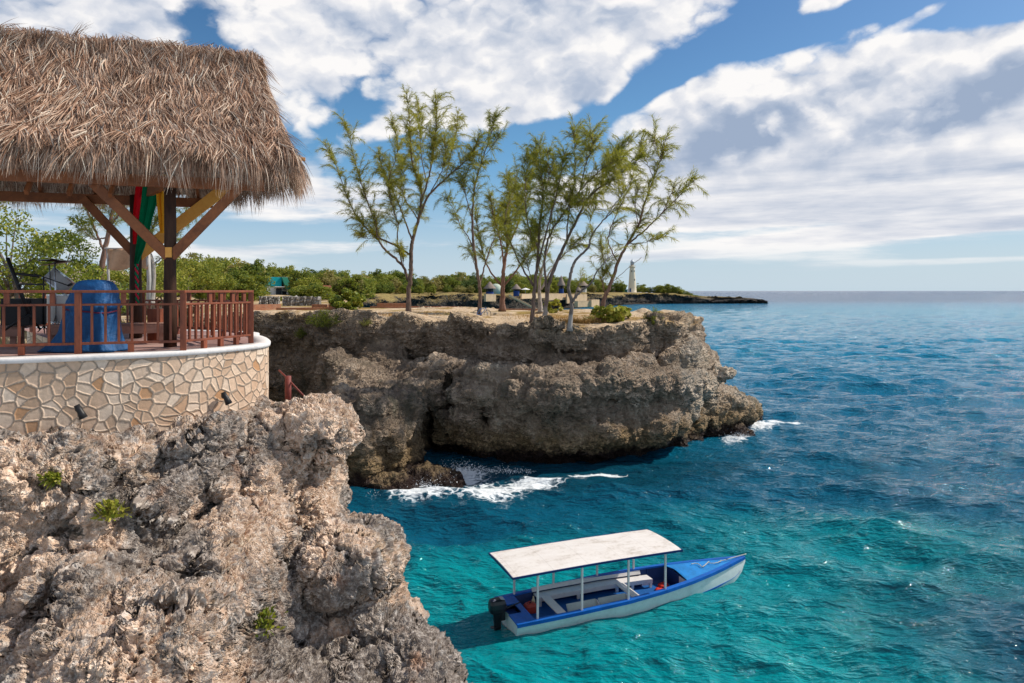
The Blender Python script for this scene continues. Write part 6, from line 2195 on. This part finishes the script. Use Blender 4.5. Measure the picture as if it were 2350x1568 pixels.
def build_lighthouse():
    Y = 562
    base = D(1451, 668, Y)
    base.z = 9.0
    cream = simple('cream_lighthouse_paint', (0.72, 0.63, 0.47), 0.8, 0.10, .3, 0.1, .05)
    root = thing('lighthouse', 'tall tapering cream lighthouse with a domed lantern on the point', 'lighthouse', tuple(base))
    mb = MB()
    mb.lathe([(3.6, 0), (3.45, 1.2), (2.0, 20.4)], 28)
    mb.build('tower', cream, root, smooth=False, world=False)
    mb = MB(); mb.lathe([(2.0, 20.4), (2.75, 20.9), (2.75, 21.3), (1.5, 21.3)], 28); gal = mb.build('gallery', cream, root, world=False)
    mb = MB()
    for i in range(16):
        a = i * pi / 8
        mb.tube([(2.65 * cos(a), 2.65 * sin(a), 21.3), (2.65 * cos(a), 2.65 * sin(a), 22.4)], .05, 4)
    mb.build('balustrade', cream, gal, world=False)
    mb = MB(); mb.lathe([(2.62, 22.4), (2.72, 22.45), (2.62, 22.5), (2.55, 22.45)], 28, cap=False); mb.build('handrail', cream, gal, world=False)
    glass = simple('lantern_glass', (0.30, 0.34, 0.36), 0.12, 0.3, .8, 0.05, .01, .5)
    metal = simple('pale_dome_metal', (0.62, 0.63, 0.64), 0.4, 0.15, 1.0)
    mb = MB(); mb.lathe([(1.5, 21.3), (1.5, 22.6)], 20); lan = mb.build('lantern_base', cream, root, world=False)
    mb = MB(); mb.lathe([(1.42, 22.6), (1.42, 25.0)], 20); mb.build('lantern', glass, root, world=False)
    mb = MB()
    for i in range(10):
        a = i * pi / 5
        mb.tube([(1.46 * cos(a), 1.46 * sin(a), 22.6), (1.46 * cos(a), 1.46 * sin(a), 25.0)], .07, 4)
    mb.build('glazing_bars', metal, lan, world=False)
    mb = MB(); mb.lathe([(1.75, 25.0), (1.65, 25.3), (1.3, 26.1), (.7, 26.7), (.35, 26.9), (.45, 27.3), (.3, 27.6), (.06, 27.8), (.04, 28.6)], 20); mb.build('dome', metal, root, smooth=True, world=False)
    dark = simple('dark_window', (0.03, 0.035, 0.04), 0.3)
    for z, a in ((17.6, -1.9), (17.6, -.9), (10.5, -1.0)):
        r = 3.45 - (z - 1.2) * (1.45 / 19.2)
        mb = MB(); mb.box((r * cos(a), r * sin(a), z), (.25, .75, 1.3), Matrix.Rotation(a, 3, 'Z')); mb.build('window', dark, root, world=False)
    a = -2.2
    mb = MB(); mb.box((3.42 * cos(a), 3.42 * sin(a), 1.9), (.4, 1.3, 3.0), Matrix.Rotation(a, 3, 'Z')); mb.build('door', simple('blue_door', (.03, .07, .20), .5), root, bevel=.03, world=False)
    mb = MB(); mb.lathe([(7.6, -1.2), (7.6, .15), (6.9, .2)], 28); mb.build('plinth', simple('white_plinth', (.72, .70, .66), .8), root, world=False)
    # keeper's cottage beside it
    p = D(1417, 668, 552)
    p.z = 8.9
    root = thing('gabled_cottage', 'small beige gabled cottage left of the lighthouse', 'cottage', tuple(p))
    beige = simple('beige_wall', (.52, .42, .32), .85, .2, .5)
    mb = MB(); mb.box((0, 0, 1.7), (9.5, 7, 3.4)); mb.add([(-4.75, -3.5, 3.4), (4.75, -3.5, 3.4), (0, -3.5, 6.0), (-4.75, 3.5, 3.4), (4.75, 3.5, 3.4), (0, 3.5, 6.0)], [(0, 1, 2), (3, 5, 4), (0, 2, 5, 3), (1, 4, 5, 2)]); mb.build('wall', beige, root, world=False)
    mb = MB()
    for s in (-1, 1):
        mb.add([(s * 5.6, -4, 3.1), (0, -4, 6.2), (0, 4, 6.2), (s * 5.6, 4, 3.1), (s * 5.6, -4, 2.9), (0, -4, 6.0), (0, 4, 6.0), (s * 5.6, 4, 2.9)], [(0, 1, 2, 3), (4, 7, 6, 5), (0, 4, 5, 1), (3, 2, 6, 7), (0, 3, 7, 4)])
    mb.build('roof', simple('grey_brown_roof', (.36, .27, .22), .9, .2, .6), root, world=False)
    for x in (-1.5, 1.5):
        mb = MB(); mb.box((x, -3.52, 2.0), (1.0, .1, 1.2)); mb.build('window', dark, root, world=False)
    p = D(1433, 668, 548); p.z = 8.9
    root = thing('green_shed', 'low dark green shed between the cottage and the lighthouse', 'shed', tuple(p))
    mb = MB(); mb.box((0, 0, 1.2), (4.4, 3, 2.4)); mb.build('wall', simple('dark_green_paint', (.02, .13, .10), .6), root, world=False)
    mb = MB(); mb.box((0, 0, 2.5), (4.9, 3.5, .18)); mb.build('roof', simple('shed_roof', (.10, .16, .14), .7), root, world=False)


def thatched_hut(px, Y, z, w, h, label, wall, floor2=False, base_h=1.0):
    p = D(px, 667, Y)
    root = thing('round_hut', label, 'hut', (p.x, p.y, z), 0, 'thatched huts on the far cliff terrace')
    th = simple('grey_far_thatch', (.26, .20, .165), .95, .3, 1.0, .6, .2)
    r = w / 2
    wh = h * .42
    mb = MB(); mb.lathe([(r * .72, -1.5), (r * .72, wh * base_h * .6)], 12); mb.build('wall', wall, root, world=False)
    dk = simple('dark_opening', (.018, .02, .03), .8)
    mb = MB(); mb.lathe([(r * .62, wh * base_h * .6), (r * .62, wh * 1.2)], 12); mb.build('opening', dk, root, world=False)
    for i in range(6):
        a = i * pi / 3
        mb = MB(); mb.tube([(r * .72 * cos(a), r * .72 * sin(a), wh * base_h * .6), (r * .72 * cos(a), r * .72 * sin(a), wh * 1.3)], .09, 5); mb.build('post', M_BARK_FAR, root, world=False)
    mb = MB(); mb.lathe([(r * 1.22, wh * 1.0), (r * 1.15, wh * 1.15), (r * .72, wh * 1.6), (r * .25, h * .93), (r * .06, h)], 14)
    mb.build('roof', th, root, smooth=True, world=False)


def build_far_buildings():
    blue = simple('cobalt_wall', (.015, .05, .20), .7, .2, .8)
    cream = simple('cream_terrace_wall', (.58, .40, .24), .9, .25, .35, .4, .15)
    thatched_hut(1124, 326, 8.9, 5.2, 6.0, 'thatched hut with a blue rail above a cream base, seen between two pines', blue, base_h=.75)
    thatched_hut(1185, 338, 9.3, 4.2, 4.6, 'small blue hut with a pointed thatch roof next to the white parasol', blue)
    thatched_hut(1288, 400, 9.0, 4.0, 10.4, 'tall narrow blue thatched tower hut above the terrace wall', blue)
    thatched_hut(1338, 440, 11.0, 6.5, 6.0, 'thatch roof pavilion showing above the trees right of the tower hut', simple('pale_wall', (.6, .5, .4), .8))
    thatched_hut(1328, 425, 8.8, 3.6, 4.0, 'little conical thatch shelter at the end of the terrace wall', cream)
    # white parasol
    p = D(1206, 667, 340); p.z = 8.8
    root = thing('parasol', 'white parasol beside the small blue hut', 'parasol', tuple(p))
    wc = simple('white_parasol_cloth', (.80, .78, .72), .8)
    mb = MB(); mb.lathe([(2.4, 2.3), (1.3, 2.75), (.05, 3.2)], 8); mb.build('canopy', wc, root, world=False)
    mb = MB(); mb.tube([(0, 0, 0), (0, 0, 3.3)], .06, 6); mb.build('pole', wc, root, world=False)
    # dome tent
    p = D(1138, 667, 335); p.z = 9.0
    root = thing('dome_tent', 'pale green dome tent behind the thatched hut with a cream base', 'tent', tuple(p))
    mb = MB(); mb.lathe([(2.9, 0), (2.9, 2.4), (2.6, 3.6), (1.8, 4.5), (.8, 4.9), (.05, 5.0)], 20); mb.build('shell', simple('pale_green_tent', (.46, .52, .42), .7), root, smooth=True, world=False)
    # terrace walls and stairs
    def wall_run(name, label, pts, z0, z1, th, mat, cat='wall', cap=True):
        root = thing(name, label, cat, (pts[0][0], pts[0][1], z0))
        mb = MB()
        for (a, b) in zip(pts[:-1], pts[1:]):
            mb.bar((a[0], a[1], (z0 + z1) / 2), (b[0], b[1], (z0 + z1) / 2), th, z1 - z0)
        mb.build('body', mat, root)
        if cap:
            mb = MB()
            for (a, b) in zip(pts[:-1], pts[1:]):
                mb.bar((a[0], a[1], z1 + .08), (b[0], b[1], z1 + .08), th + .12, .15)
            mb.build('cap', mat, root)
        return root
    def q(px, Y): p = D(px, 667, Y); return (p.x, p.y)
    wall_run('terrace_wall', 'long cream terrace wall on the far cliff behind the pines', [q(1196, 333), q(1255, 372)], 6.6, 8.9, .6, cream)
    wall_run('terrace_wall', 'cream terrace wall with a rounded end left of the nearly bare tree', [q(1258, 380), q(1300, 398)], 5.2, 8.8, .6, cream)
    wall_run('terrace_wall', 'tall cream retaining wall right of the nearly bare tree', [q(1300, 394), q(1346, 418)], 3.2, 8.3, .8, cream)
    wall_run('terrace_wall', 'low stepped cream landing wall close to the far water', [q(1322, 382), q(1352, 392)], 1.4, 4.6, 2.5, cream)
    wall_run('terrace_wall', 'cream block wall at the top of the far landing', [q(1352, 390), q(1370, 402)], 1.2, 5.2, 3.0, cream)
    wall_run('terrace_wall', 'cream base wall under the hut with the blue rail', [q(1113, 314), q(1136, 320)], 5.6, 8.9, 1.2, cream)
    root = thing('sea_stairs', 'pale concrete stairs slanting down the far cliff to the water', 'stairs', tuple(D(1180, 690, 325)))
    mb = MB()
    a, b_ = D(1170, 676, 330), D(1240, 712, 340)
    for i in range(22):
        p = a.lerp(b_, i / 21)
        mb.box((p.x, p.y - 1.5, p.z - .5), (1.0, 3.0, 1.0))
    mb.build('flight', cream, root)
    # teal house
    Y = 128
    p = D(638, 667, Y); p.z = 9.2
    root = thing('teal_house', 'small white house with teal upper walls and green roof behind the brick walls', 'house', tuple(p))
    root.scale = (1.3, 1.3, 1.15)
    root.rotation_euler = (0, 0, radians(32))
    teal = simple('teal_paint', (.0, .36, .42), .6, .12, 1.0)
    wht = simple('white_house_paint', (.74, .76, .76), .7, .12, 1.0)
    grn = simple('green_sheet_roof', (.03, .24, .16), .5, .15, 1.5)
    dk = simple('dark_door', (.03, .04, .06), .5)
    mb = MB(); mb.box((-1.4, 0, .75), (2.6, 3.6, 2.4)); mb.box((1.2, .6, .6), (2.7, 2.6, 2.0)); mb.build('wall', wht, root, world=False)
    mb = MB()
    for yy in (-1.85, 1.85):
        pass
    mb.add([(-2.75, -1.86, 1.9), (.05, -1.86, 1.9), (.05, -1.86, 3.35), (-.9, -1.86, 3.4), (-2.75, -1.86, 2.7), (-2.75, 1.86, 1.9), (.05, 1.86, 1.9), (.05, 1.86, 3.35), (-.9, 1.86, 3.4), (-2.75, 1.86, 2.7)],
           [(0, 1, 2, 3, 4), (9, 8, 7, 6, 5), (0, 5, 6, 1), (1, 6, 7, 2), (2, 7, 8, 3), (3, 8, 9, 4), (4, 9, 5, 0)])
    mb.build('upper_wall', teal, root, world=False)
    mb = MB()
    mb.add([(-.02, -2.3, 3.40), (2.0, -2.3, 3.30), (3.4, -2.6, 1.45), (.6, -2.6, 1.45), (-.02, 2.2, 3.44), (2.0, 2.2, 3.34), (3.4, 2.4, 1.49), (.6, 2.4, 1.49)], [(0, 3, 2, 1), (4, 5, 6, 7), (0, 1, 5, 4), (1, 2, 6, 5), (2, 3, 7, 6), (3, 0, 4, 7)])
    mb.build('roof', grn, root, world=False)
    mb = MB(); mb.box((-.35, -1.95, .65), (.75, .12, 1.9)); mb.build('door', dk, root, world=False)
    mb = MB(); mb.box((-.3, -2.3, 1.72), (1.5, .9, .07), Matrix.Rotation(radians(-14), 3, 'X')); mb.build('door_hood', wht, root, world=False)
    for x in (.7, 1.7):
        mb = MB(); mb.box((x, -.75, .7), (.55, .1, .8)); mb.build('window', dk, root, world=False)
    for x in (.75, 1.95, 2.5):
        mb = MB(); mb.box((x, -2.3, .4), (.10, .10, 2.1)); mb.build('porch_post', wht, root, world=False)
    p2 = D(668, 667, 135); p2.z = 9.35
    root = thing('thatched_house', 'house with a weathered grey thatch roof behind the teal house', 'house', tuple(p2))
    mb = MB(); mb.box((0, 0, 1.0), (5.4, 4, 2.4)); mb.build('wall', simple('brown_wall', (.22, .16, .12), .8), root, world=False)
    mb = MB(); mb.add([(-3.2, -2.5, 2.0), (3.2, -2.5, 1.7), (3.2, 2.5, 1.7), (-3.2, 2.5, 2.0), (-2.6, 0, 4.0), (1.4, 0, 3.9), (-3.2, -2.5, 1.8), (3.2, -2.5, 1.5), (3.2, 2.5, 1.5), (-3.2, 2.5, 1.8)], [(0, 1, 5, 4), (1, 2, 5), (2, 3, 4, 5), (3, 0, 4), (6, 9, 8, 7), (0, 6, 7, 1), (1, 7, 8, 2), (2, 8, 9, 3), (3, 9, 6, 0)]); mb.build('roof', simple('grey_thatch_roof', (.25, .19, .16), .95, .3, 2.0, .6, .1), root, world=False)
    # shed with a rusty red roof
    p = D(738, 667, 120); p.z = 9.2
    root = thing('red_roofed_shed', 'open shed with a rusty red sheet roof behind the sea grape bush', 'shed', tuple(p))
    mb = MB(); mb.add([(-1.9, -1.6, 1.95), (1.9, -1.6, 1.75), (1.9, 1.4, 2.25), (-1.9, 1.4, 2.4), (-1.9, -1.6, 1.87), (1.9, -1.6, 1.67), (1.9, 1.4, 2.17), (-1.9, 1.4, 2.32)], [(0, 1, 2, 3), (4, 7, 6, 5), (0, 4, 5, 1), (1, 5, 6, 2), (2, 6, 7, 3), (3, 7, 4, 0)]); mb.build('roof', simple('rusty_red_roof', (.26, .07, .05), .7, .3, 2.0), root, world=False)
    mb = MB(); mb.box((0, .9, .9), (3.4, .12, 2.0)); mb.build('back_wall', simple('dark_shed_wall', (.07, .05, .04), .9), root, world=False)
    mb = MB(); mb.box((.9, -1.2, .4), (1.6, .15, 1.0)); mb.build('counter', simple('grey_counter', (.30, .27, .25), .8), root, world=False)
    for x in (-1.7, 1.7):
        mb = MB(); mb.box((x, -1.35, .85), (.12, .12, 1.8)); mb.build('post', M_BARK_FAR, root, world=False)
    # red-brown brick walls on the headland
    brick = brick_mat()
    def bw(label, a, b, Y0, Y1, ztop, zbot, th=.25):
        pa, pb = D(a, 667, Y0), D(b, 667, Y1)
        root = thing('brick_wall', label, 'wall', (pa.x, pa.y, zbot), 0, 'low brick walls on the headland')
        mb = MB(); mb.bar((pa.x, pa.y, (ztop + zbot) / 2), (pb.x, pb.y, (ztop + zbot) / 2), th, ztop - zbot)
        mb.build('body', brick, root, bevel=.01)
    bw('low brick wall at the left of the sandy yard, nearest the railing', 578, 643, 66, 68.5, 9.25, 8.3)
    bw('low brick wall running across the front of the sandy yard', 634, 770, 66, 68, 8.95, 8.3)
    bw('taller brick corner wall left of the sea grape bush', 716, 752, 70, 70, 9.2, 8.3)
    bw('brick wall end just behind the sea grape bush', 754, 790, 71, 71, 9.2, 8.3)
    bw('thin brick kerb slab at the cliff edge left of the lone pine', 786, 873, 52.8, 53.6, 8.75, 8.2, .5)
    bw('grey-topped brick slab behind the lone pine', 866, 934, 73.5, 73.5, 9.25, 8.3, .5)
    bw('long low brick kerb running behind the pines', 850, 1060, 71.5, 71.5, 8.95, 8.3)
    bw('brick kerb at the back edge of the headland, right of the lone pine', 1062, 1240, 69.3, 67, 8.80, 8.2)
    # grey rubble wall
    rub = rubble_mat()
    for a, b, z0, z1, lab, Yq in ((596, 640, 8.4, 9.85, 'grey rubble retaining wall below the teal house', 82), (650, 735, 8.4, 9.9, 'pale rock pile of rounded boulders in front of the teal house', 80)):
        pa, pb = D(a, 667, Yq), D(b, 667, Yq + 1)
        root = thing('rubble_wall', lab, 'wall', (pa.x, pa.y, z0), 0)
        n = 26
        rings = []
        rg = np.random.default_rng(a)
        for i in range(n):
            f = i / (n - 1)
            x, y = pa.x + (pb.x - pa.x) * f, pa.y + (pb.y - pa.y) * f
            j = rg.normal(0, .10, 8)
            rings.append([(x, y - .45 + j[0], z0 - .3), (x, y - .42 + j[1], z0 + .4), (x, y - .38 + j[2], z0 + .9), (x, y - .3 + j[3], z1 + j[4] * .6), (x, y + .4, z1 + j[5] * .6), (x, y + .45, z0 - .3)])
        mb = MB(); mb.loft(rings); mb.build('stones', rub, root, smooth=False)
    # beige garden wall far left behind the hut
    pa, pb = D(-40, 667, 46), D(60, 667, 46)
    root = thing('garden_wall', 'beige block garden wall behind the stage gear at the far left', 'wall', (pa.x, pa.y, 8.6))
    mb = MB(); mb.bar((pa.x, 46, 9.6), (pb.x, 46, 9.6), .3, 2.2); mb.build('body', simple('beige_block', (.48, .36, .26), .9, .25, 1.5), root)
    # low thatched shelter far left behind the hut
    pa = D(185, 667, 58); pa.z = 8.8
    root = thing('thatched_shelter', 'long low grey thatched shelter behind the loose pine', 'shelter', tuple(pa))
    mb = MB(); mb.add([(-4, -1.6, 2.5), (4, -1.6, 2.5), (4, 1.6, 2.5), (-4, 1.6, 2.5), (-3.6, 0, 3.6), (3.6, 0, 3.6), (-4, -1.6, 2.3), (4, -1.6, 2.3), (4, 1.6, 2.3), (-4, 1.6, 2.3)], [(0, 1, 5, 4), (1, 2, 5), (2, 3, 4, 5), (3, 0, 4), (6, 9, 8, 7), (0, 6, 7, 1), (1, 7, 8, 2), (2, 8, 9, 3), (3, 9, 6, 0)])
    mb.build('roof', simple('pale_thatch_roof', (.42, .33, .27), .95, .3, 2.0, .6, .1), root, world=False)
    for x in (-3.4, 0, 3.4):
        mb = MB(); mb.box((x, -1.2, 1.2), (.16, .16, 2.4)); mb.build('post', M_BARK_FAR, root, world=False)


def brick_mat():
    m, gg, out = new_mat('red_brick')
    co = gg.n('TexCoord').outputs['Object']
    n = gg.noise(co, 2.0, 5.0, .65)
    v = gg.v('ADD', gg.n('Mapping', {'Vector': co, 'Rotation': (radians(90), 0, 0)}).outputs[0], (0, 0, 0))
    bt = gg.n('TexBrick', {'Vector': v, 'Scale': 3.0, 'Color1': (.40, .165, .085, 1), 'Color2': (.28, .115, .07, 1), 'Mortar': (.36, .27, .20, 1), 'Mortar Size': .012})
    c = gg.mix(gg.rng(n, .45, .7, 0.0, .5), bt.outputs[0], (.42, .28, .19))
    finish(gg, out, c, .9, n, .4, .03, .15)
    return m


def rubble_mat():
    m, gg, out = new_mat('grey_rubble')
    co = gg.n('NewGeometry').outputs['Position']
    v = gg.n('TexVoronoi', {'Vector': co, 'Scale': 2.2})
    e = gg.n('TexVoronoi', {'Vector': co, 'Scale': 2.2}, feature='DISTANCE_TO_EDGE').outputs['Distance']
    r = gg.xyz(v.outputs['Color'])[0]
    st = gg.ramp(r, [(0, (.18, .165, .15)), (.5, (.28, .26, .24)), (1, (.40, .37, .34))])
    c = gg.mix(gg.rng(e, .02, .10), (.13, .12, .105), st)
    finish(gg, out, c, .9, gg.rng(e, 0.0, .25), .9, .15, .15)
    return m


def build_bicycle():
    p = D(1106, 728, 52.6)
    p.z = 8.42
    root = thing('bicycle', 'blue bicycle leaning against the slender pine on the headland', 'bicycle', tuple(p))
    bl = simple('blue_bicycle_paint', (.02, .13, .36), .4)
    dk = simple('black_rubber', (.02, .02, .02), .8)
    ax = Vector((.80, .60, 0))
    def at(a, z): return (ax.x * a, ax.y * a + .05 * z, z)
    for a in (-.52, .52):
        pts = [at(a + .33 * cos(t), .34 + .33 * sin(t)) for t in np.linspace(0, 2 * pi, 25)]
        w = MB(); w.tube(pts, .022, 6, cap=False); wo_ = w.build('wheel', dk, root, world=False)
        sp = MB()
        for i in range(10):
            t = i * pi / 5
            sp.tube([at(a, .34), at(a + .32 * cos(t), .34 + .32 * sin(t))], .004, 3)
        sp.build('spokes', simple('spoke_metal', (.5, .5, .5), .3), wo_, world=False)
    f = MB()
    for q in ((-.52, .34, -.10, .34), (-.10, .34, -.25, .80), (-.10, .34, .36, .78), (-.22, .74, .36, .84), (-.52, .34, -.22, .74), (.52, .34, .36, .92)):
        f.tube([at(q[0], q[1]), at(q[2], q[3])], .022, 6)
    f.build('frame', bl, root, world=False)
    s = MB(); s.bar(at(-.38, .86), at(-.14, .86), .12, .05); s.build('saddle', dk, root, world=False)
    h = MB(); h.tube([(at(.36, .95)[0] - .2, at(.36, .95)[1] + .25, .98), at(.36, .96), (at(.36, .95)[0] + .2, at(.36, .95)[1] - .25, .98)], .018, 6); h.build('handlebar', dk, root, world=False)


def build_splash():
    """Spray thrown up where the swell meets the rock."""
    rng = np.random.default_rng(77)
    m, gg, out = new_mat('spray')
    finish(gg, out, (.86, .88, .90), .6, spec=.3)
    mb = MB()
    V, n = [], 0
    src = [((-5.0, 36.6), (-3.3, 38.4), .55, 900), ((-3.8, 39.2), (-2.4, 40.4), .9, 800), ((-2.2, 40.4), (1.0, 40.0), .35, 500), ((-7.2, 35.4), (-4.8, 36.0), .3, 500), ((15.0, 48.2), (18.0, 51.4), .5, 800), ((18.0, 51.4), (19.8, 53.4), .35, 500)]
    for a, b, h, cnt in src:
        f = rng.random(cnt)
        jet = (np.floor(f * 9) + .5) / 9
        f = np.where(rng.random(cnt) < .55, jet + rng.normal(0, .025, cnt), f)
        z = np.abs(rng.normal(0, .42, cnt)) * h * (0.5 + .5 * np.sin(f * 17))
        x = a[0] + (b[0] - a[0]) * f + rng.normal(0, .22, cnt) - .25 * z
        y = a[1] + (b[1] - a[1]) * f + rng.normal(0, .28, cnt) - .5 * rng.random(cnt)
        r = rng.uniform(.008, .032, cnt) * np.clip(1.3 - z / h * .6, .3, 1.3)
        for i in range(cnt):
            c = np.array([x[i], y[i], z[i] + .05])
            q = rng.normal(0, 1, (4, 3))
            q /= np.linalg.norm(q, axis=1, keepdims=True)
            V.append(c + q * r[i] * np.array([1, 1, 1.5]))
            n += 1
    V = np.concatenate(V)
    b = np.arange(n)[:, None] * 4
    mb.add(V, [b + np.array([[0, 1, 2]]), b + np.array([[0, 2, 3]]), b + np.array([[0, 3, 1]]), b + np.array([[1, 3, 2]])])
    o = mb.build('sea_spray', m, None)
    tag(o, 'white spray and broken foam at the foot of the headland', 'spray', None, 'stuff')


def ray_hit(px, py):
    dg = bpy.context.evaluated_depsgraph_get()
    d = Vector(((px - 1175) / FPX, 1.0, -(py - 667) / FPX)).normalized()
    ok, loc, nr, ix, ob, mt = SC.ray_cast(dg, Vector((0, 0, CAM_H)), d)
    return loc if ok else None
build_near_cliff()
build_headland()
build_ground()
FAR_C, FAR_N = build_far_shore()
build_sea()
build_terrace()
build_railing()
P1, P2 = build_hut()
build_hut_things(P1, P2)
build_boat()
for px, py, Y, lab in ((181, 938, 10.40, 'dark spotlight on the fieldstone wall, the one pointing straight down'), (514, 908, 11.90, 'dark flared spotlight near the rounded end of the fieldstone wall')):
    p = D(px, py, Y)
    spotlight(p.x, p.y, p.z, radians(25), lab)
build_casuarinas()
build_near_plants()
build_far_trees()
build_lighthouse()
build_far_buildings()
build_bicycle()
build_splash()
build_rock_plants(ray_hit)
